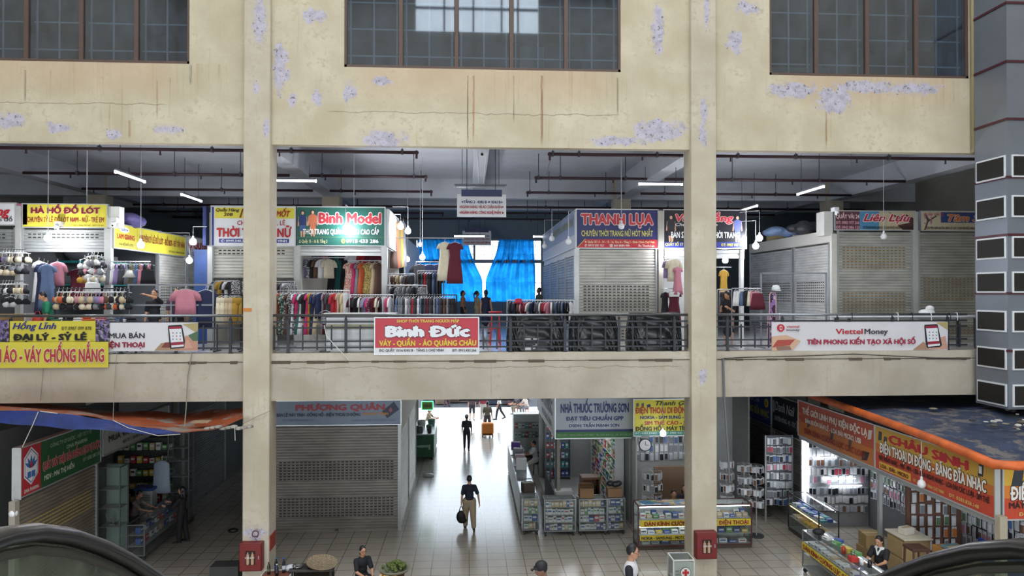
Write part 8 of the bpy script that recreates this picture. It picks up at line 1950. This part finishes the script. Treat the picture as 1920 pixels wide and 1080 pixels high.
# things at the frame's foot
t = thing('bottle_table', 'small white edged glass table with bottles beside the tall column', 'table', (-4.62, 17.45, 0)); MB().bev(-.33, .33, -.22, .22, .50, .54, .01).obj('tabletop', mat('7a4a3a', .4), t); MB().box(-.35, .35, -.24, -.22, .49, .56).box(-.35, .35, .22, .24, .49, .56).box(-.35, -.33, -.22, .22, .49, .56).box(.33, .35, -.22, .22, .49, .56).obj('edging', mat('dcdcda', .4), t)
for sx in (-.33, .31):
    for sy in (-.22, .2): MB().box(sx, sx + .02, sy, sy + .02, 0, .49).obj('leg', mat('dcdcda', .4), t)
for i, (dx, dy, h_, hx, lab) in enumerate(((-.2, .02, .28, '2c2f28', 'dark bottle standing nearest the column on the bottle table'), (-.05, .1, .36, 'aab6c4', 'tall clear bottle with blue label on the bottle table'), (.02, -.08, .27, '1c1c22', 'black bottle with white cap on the bottle table'), (.14, .08, .36, 'b8c4d2', 'tall clear bottle with pale label on the bottle table'))):
    t = thing('bottle', lab, 'bottle', (-4.62 + dx, 17.45 + dy, .54)); gm_ = glass(hx, .6) if i % 2 else mat(hx, .3)
    MB().lathe([(0, 0), (.042, 0), (.042, h_ * .65), (.018, h_ * .85), (.018, h_ * .95), (0, h_ * .95)], n=12).obj('body', gm_, t, True); MB().cyl((0, 0, h_ * .94), (0, 0, h_), .02, n=10).obj('cap', mat(('1c1c20', '3a5ab0', 'dcdcdc', '3a5ab0')[i], .4), t); MB().cyl((0, 0, h_ * .25), (0, 0, h_ * .5), .0435, n=12, cap=False).obj('label', mat(('6a6a4a', '3a4a8a', '3a3a44', 'c9ccd6')[i], .5), t)
m = MB().ell((0, 0, .08), .14, .1, .09, 10, 7); tag(m.obj('plastic_bag', mat('c9ccd2', .3), loc=(-4.33, 17.6, .54), smooth=True), 'crumpled clear plastic bag at the end of the bottle table', 'bag')
t = thing('tray_stand', 'dark stand carrying the round woven tray', 'stand', (-3.72, 17.6, 0)); MB().bev(-.62, .45, -.22, .22, .60, .65, .01).obj('top', mat('3a3836', .6), t)
for sx in (-.55, .38):
    for sy in (-.17, .17): MB().box(sx - .025, sx + .025, sy - .025, sy + .025, 0, .6).obj('leg', mat('2e2c2a', .6), t)
MB().bev(-.5, .35, -.18, .18, .2, .45, .01).obj('shelf_box', mat('6a5f50', .7), t)
t = thing('woven_tray', 'round woven bamboo tray lying tilted on the dark stand', 'tray', (-3.58, 17.6, .70)); wv = print_mat('8a7a64', '6f604c', 'a39478', 30)
MB().lathe([(0, .0), (.3, .01), (.37, .04), (.38, .07), (.36, .07), (.29, .035), (0, .03)], n=28).obj('disc', wv, t, True); MB().tube([(.375 * cos(a), .375 * sin(a), .055) for a in [i * pi / 12 for i in range(25)]], .014, 6).obj('rim', mat('7a6a52', .8), t); t.rotation_euler = (.12, .12, 0)
m = MB().lathe([(0, 0), (.1, 0), (.13, .05), (.11, .05), (.09, .015), (0, .015)], n=16); tag(m.obj('metal_bowl', mat('9a9a98', .3, .8), loc=(-4.15, 17.55, .652), smooth=True), 'small metal bowl beside the woven tray', 'bowl')
t = thing('fruit_basket', 'round basket heaped with small green fruit beside the seated woman', 'basket', (-1.85, 17.75, 0)); MB().lathe([(0, 0), (.22, 0), (.26, .42), (.25, .42), (.2, .02), (0, .02)], n=20).obj('stand', mat('6a4a3a', .7), t, True); MB().lathe([(.2, .42), (.36, .46), (.40, .53), (.38, .53), (.34, .48), (0, .45)], n=26).obj('tray', mat('8a8a78', .7, 0, .15, 8), t, True)
fm_ = mat('5a6a30', .5, 0, .12, 10); FR = None; r2 = random.Random(6)
for k in range(120):
    a = r2.random() * 2 * pi; q = sqrt(r2.random()); layer = k // 48; rr = q * (.31 - .10 * layer); x = .07 + rr * cos(a) if layer else rr * cos(a); y = rr * sin(a)
    if FR is None: FR = o = MB().ell((0, 0, 0), .036, .036, .033, 10, 7).obj('green_fruit', fm_, smooth=True)
    else: o = FR.copy(); COL.objects.link(o)
    o.location = (-1.85 + x, 17.75 + y, .53 + layer * .055 + (1 - q) * .06); o.rotation_euler = (r2.random() * 3, r2.random() * 3, 0)
    tag(o, 'small green fruit in the heap on the round basket beside the seated woman', 'fruit', 'green fruit in the basket')
m = MB(); YF = None
for k in range(10):
    if YF is None: YF = o = MB().ell((0, 0, 0), .075, .06, .05, 10, 7).obj('yellow_packet', print_mat('c9a23a', 'e0d8c4', 'a8782a', 18, .4), smooth=True)
    else: o = YF.copy(); COL.objects.link(o)
    o.location = (-2.22 + .13 * (k % 4) + .04 * (k // 4), 17.3 + .1 * (k // 4), .36 + .02 * (k % 2) + .03 * (k // 4)); o.rotation_euler = (0, .3 * (k % 3), k)
    tag(o, 'yellow wrapped packet on the low crate before the fruit basket', 'packet', 'yellow packets on the low crate')
t = thing('low_crate', 'low dark crate of yellow packets before the fruit basket', 'crate', (-2.02, 17.35, 0)); MB().bev(-.32, .3, -.16, .22, 0, .33, .01).obj('body', mat('5a5048', .7), t)
cab = cabinet('small white edged glass cabinet with a red cross beside the tall right column', .52, .5, .98, (4.82, 16.6, 0), 0, fm=mat('d6d8d4', .4), shelves=(.5,), casters=False, back=mat('a9aca8', .6)); MB().box(.03, .49, .015, .02, .2, .93).obj('printed_sheet', mat('c6ccc2', .5), cab)
disc_ = MB().cyl((.30, -.004, .68), (.30, .004, .68), .13, n=24).obj('badge', mat('5a6a60', .5), cab); MB().cyl((.30, -.008, .68), (.30, 0, .68), .115, n=24).obj('badge', mat('dfe3de', .5), cab); MB().box(.27, .33, -.014, -.006, .60, .76).box(.22, .27, -.014, -.006, .65, .71).box(.33, .38, -.014, -.006, .65, .71).obj('red_cross', mat('b8282c', .5), cab)
text(cab, 'NHÀ', .06, .15, .70, .035, -.006, '3a4a40'); text(cab, 'THUỐC', .06, .16, .62, .035, -.006, '3a4a40')
tag(MB().box(-.35, .35, -.22, .22, 0, .45).obj('dark_box', mat('3a3a3a', .6), loc=(*gnd(425, 1090), .0)), 'dark low box on the dim floor beside the fire cabinet column', 'box')
tag(MB().ell((0, 0, .06), .16, .1, .07, 10, 7).obj('black_bag', mat('1c1c1e', .5), loc=(*gnd(437, 998), 0), smooth=True), 'small black bag lying on the dim lane floor beside the column', 'bag')
tag(MB().ell((0, 0, .05), .18, .1, .05, 10, 6).obj('rag', mat('4a4642', .8), loc=(*gnd(1437, 968), 0), smooth=True), 'dark rag lying on the lane floor before the perforated shutter', 'rag')
# goods across the street
r2 = random.Random(9)
for k in range(16):
    px_ = 800 + k * 12; x, y = gnd(px_, 763); y += r2.uniform(1.2, 3.0); s = r2.uniform(.3, .6); c = r2.choice(('brown', 'grey', 'dull red', 'dark blue', 'tan'))
    o = MB().bev(-s * .8, s * .8, -.3, .3, 0, r2.uniform(.35, .7), .03).obj('crate', mat({'brown': '5a4a3e', 'grey': '5f6268', 'dull red': '6a4a4a', 'dark blue': '3f4858', 'tan': '8a7a68'}[c], .8, 0, .15, 3), loc=(x + k * .02, y, 0)); tag(o, c + ' crate in the row across the street, before the dark wall', 'crate', c + ' crates across the street')

flush_text()
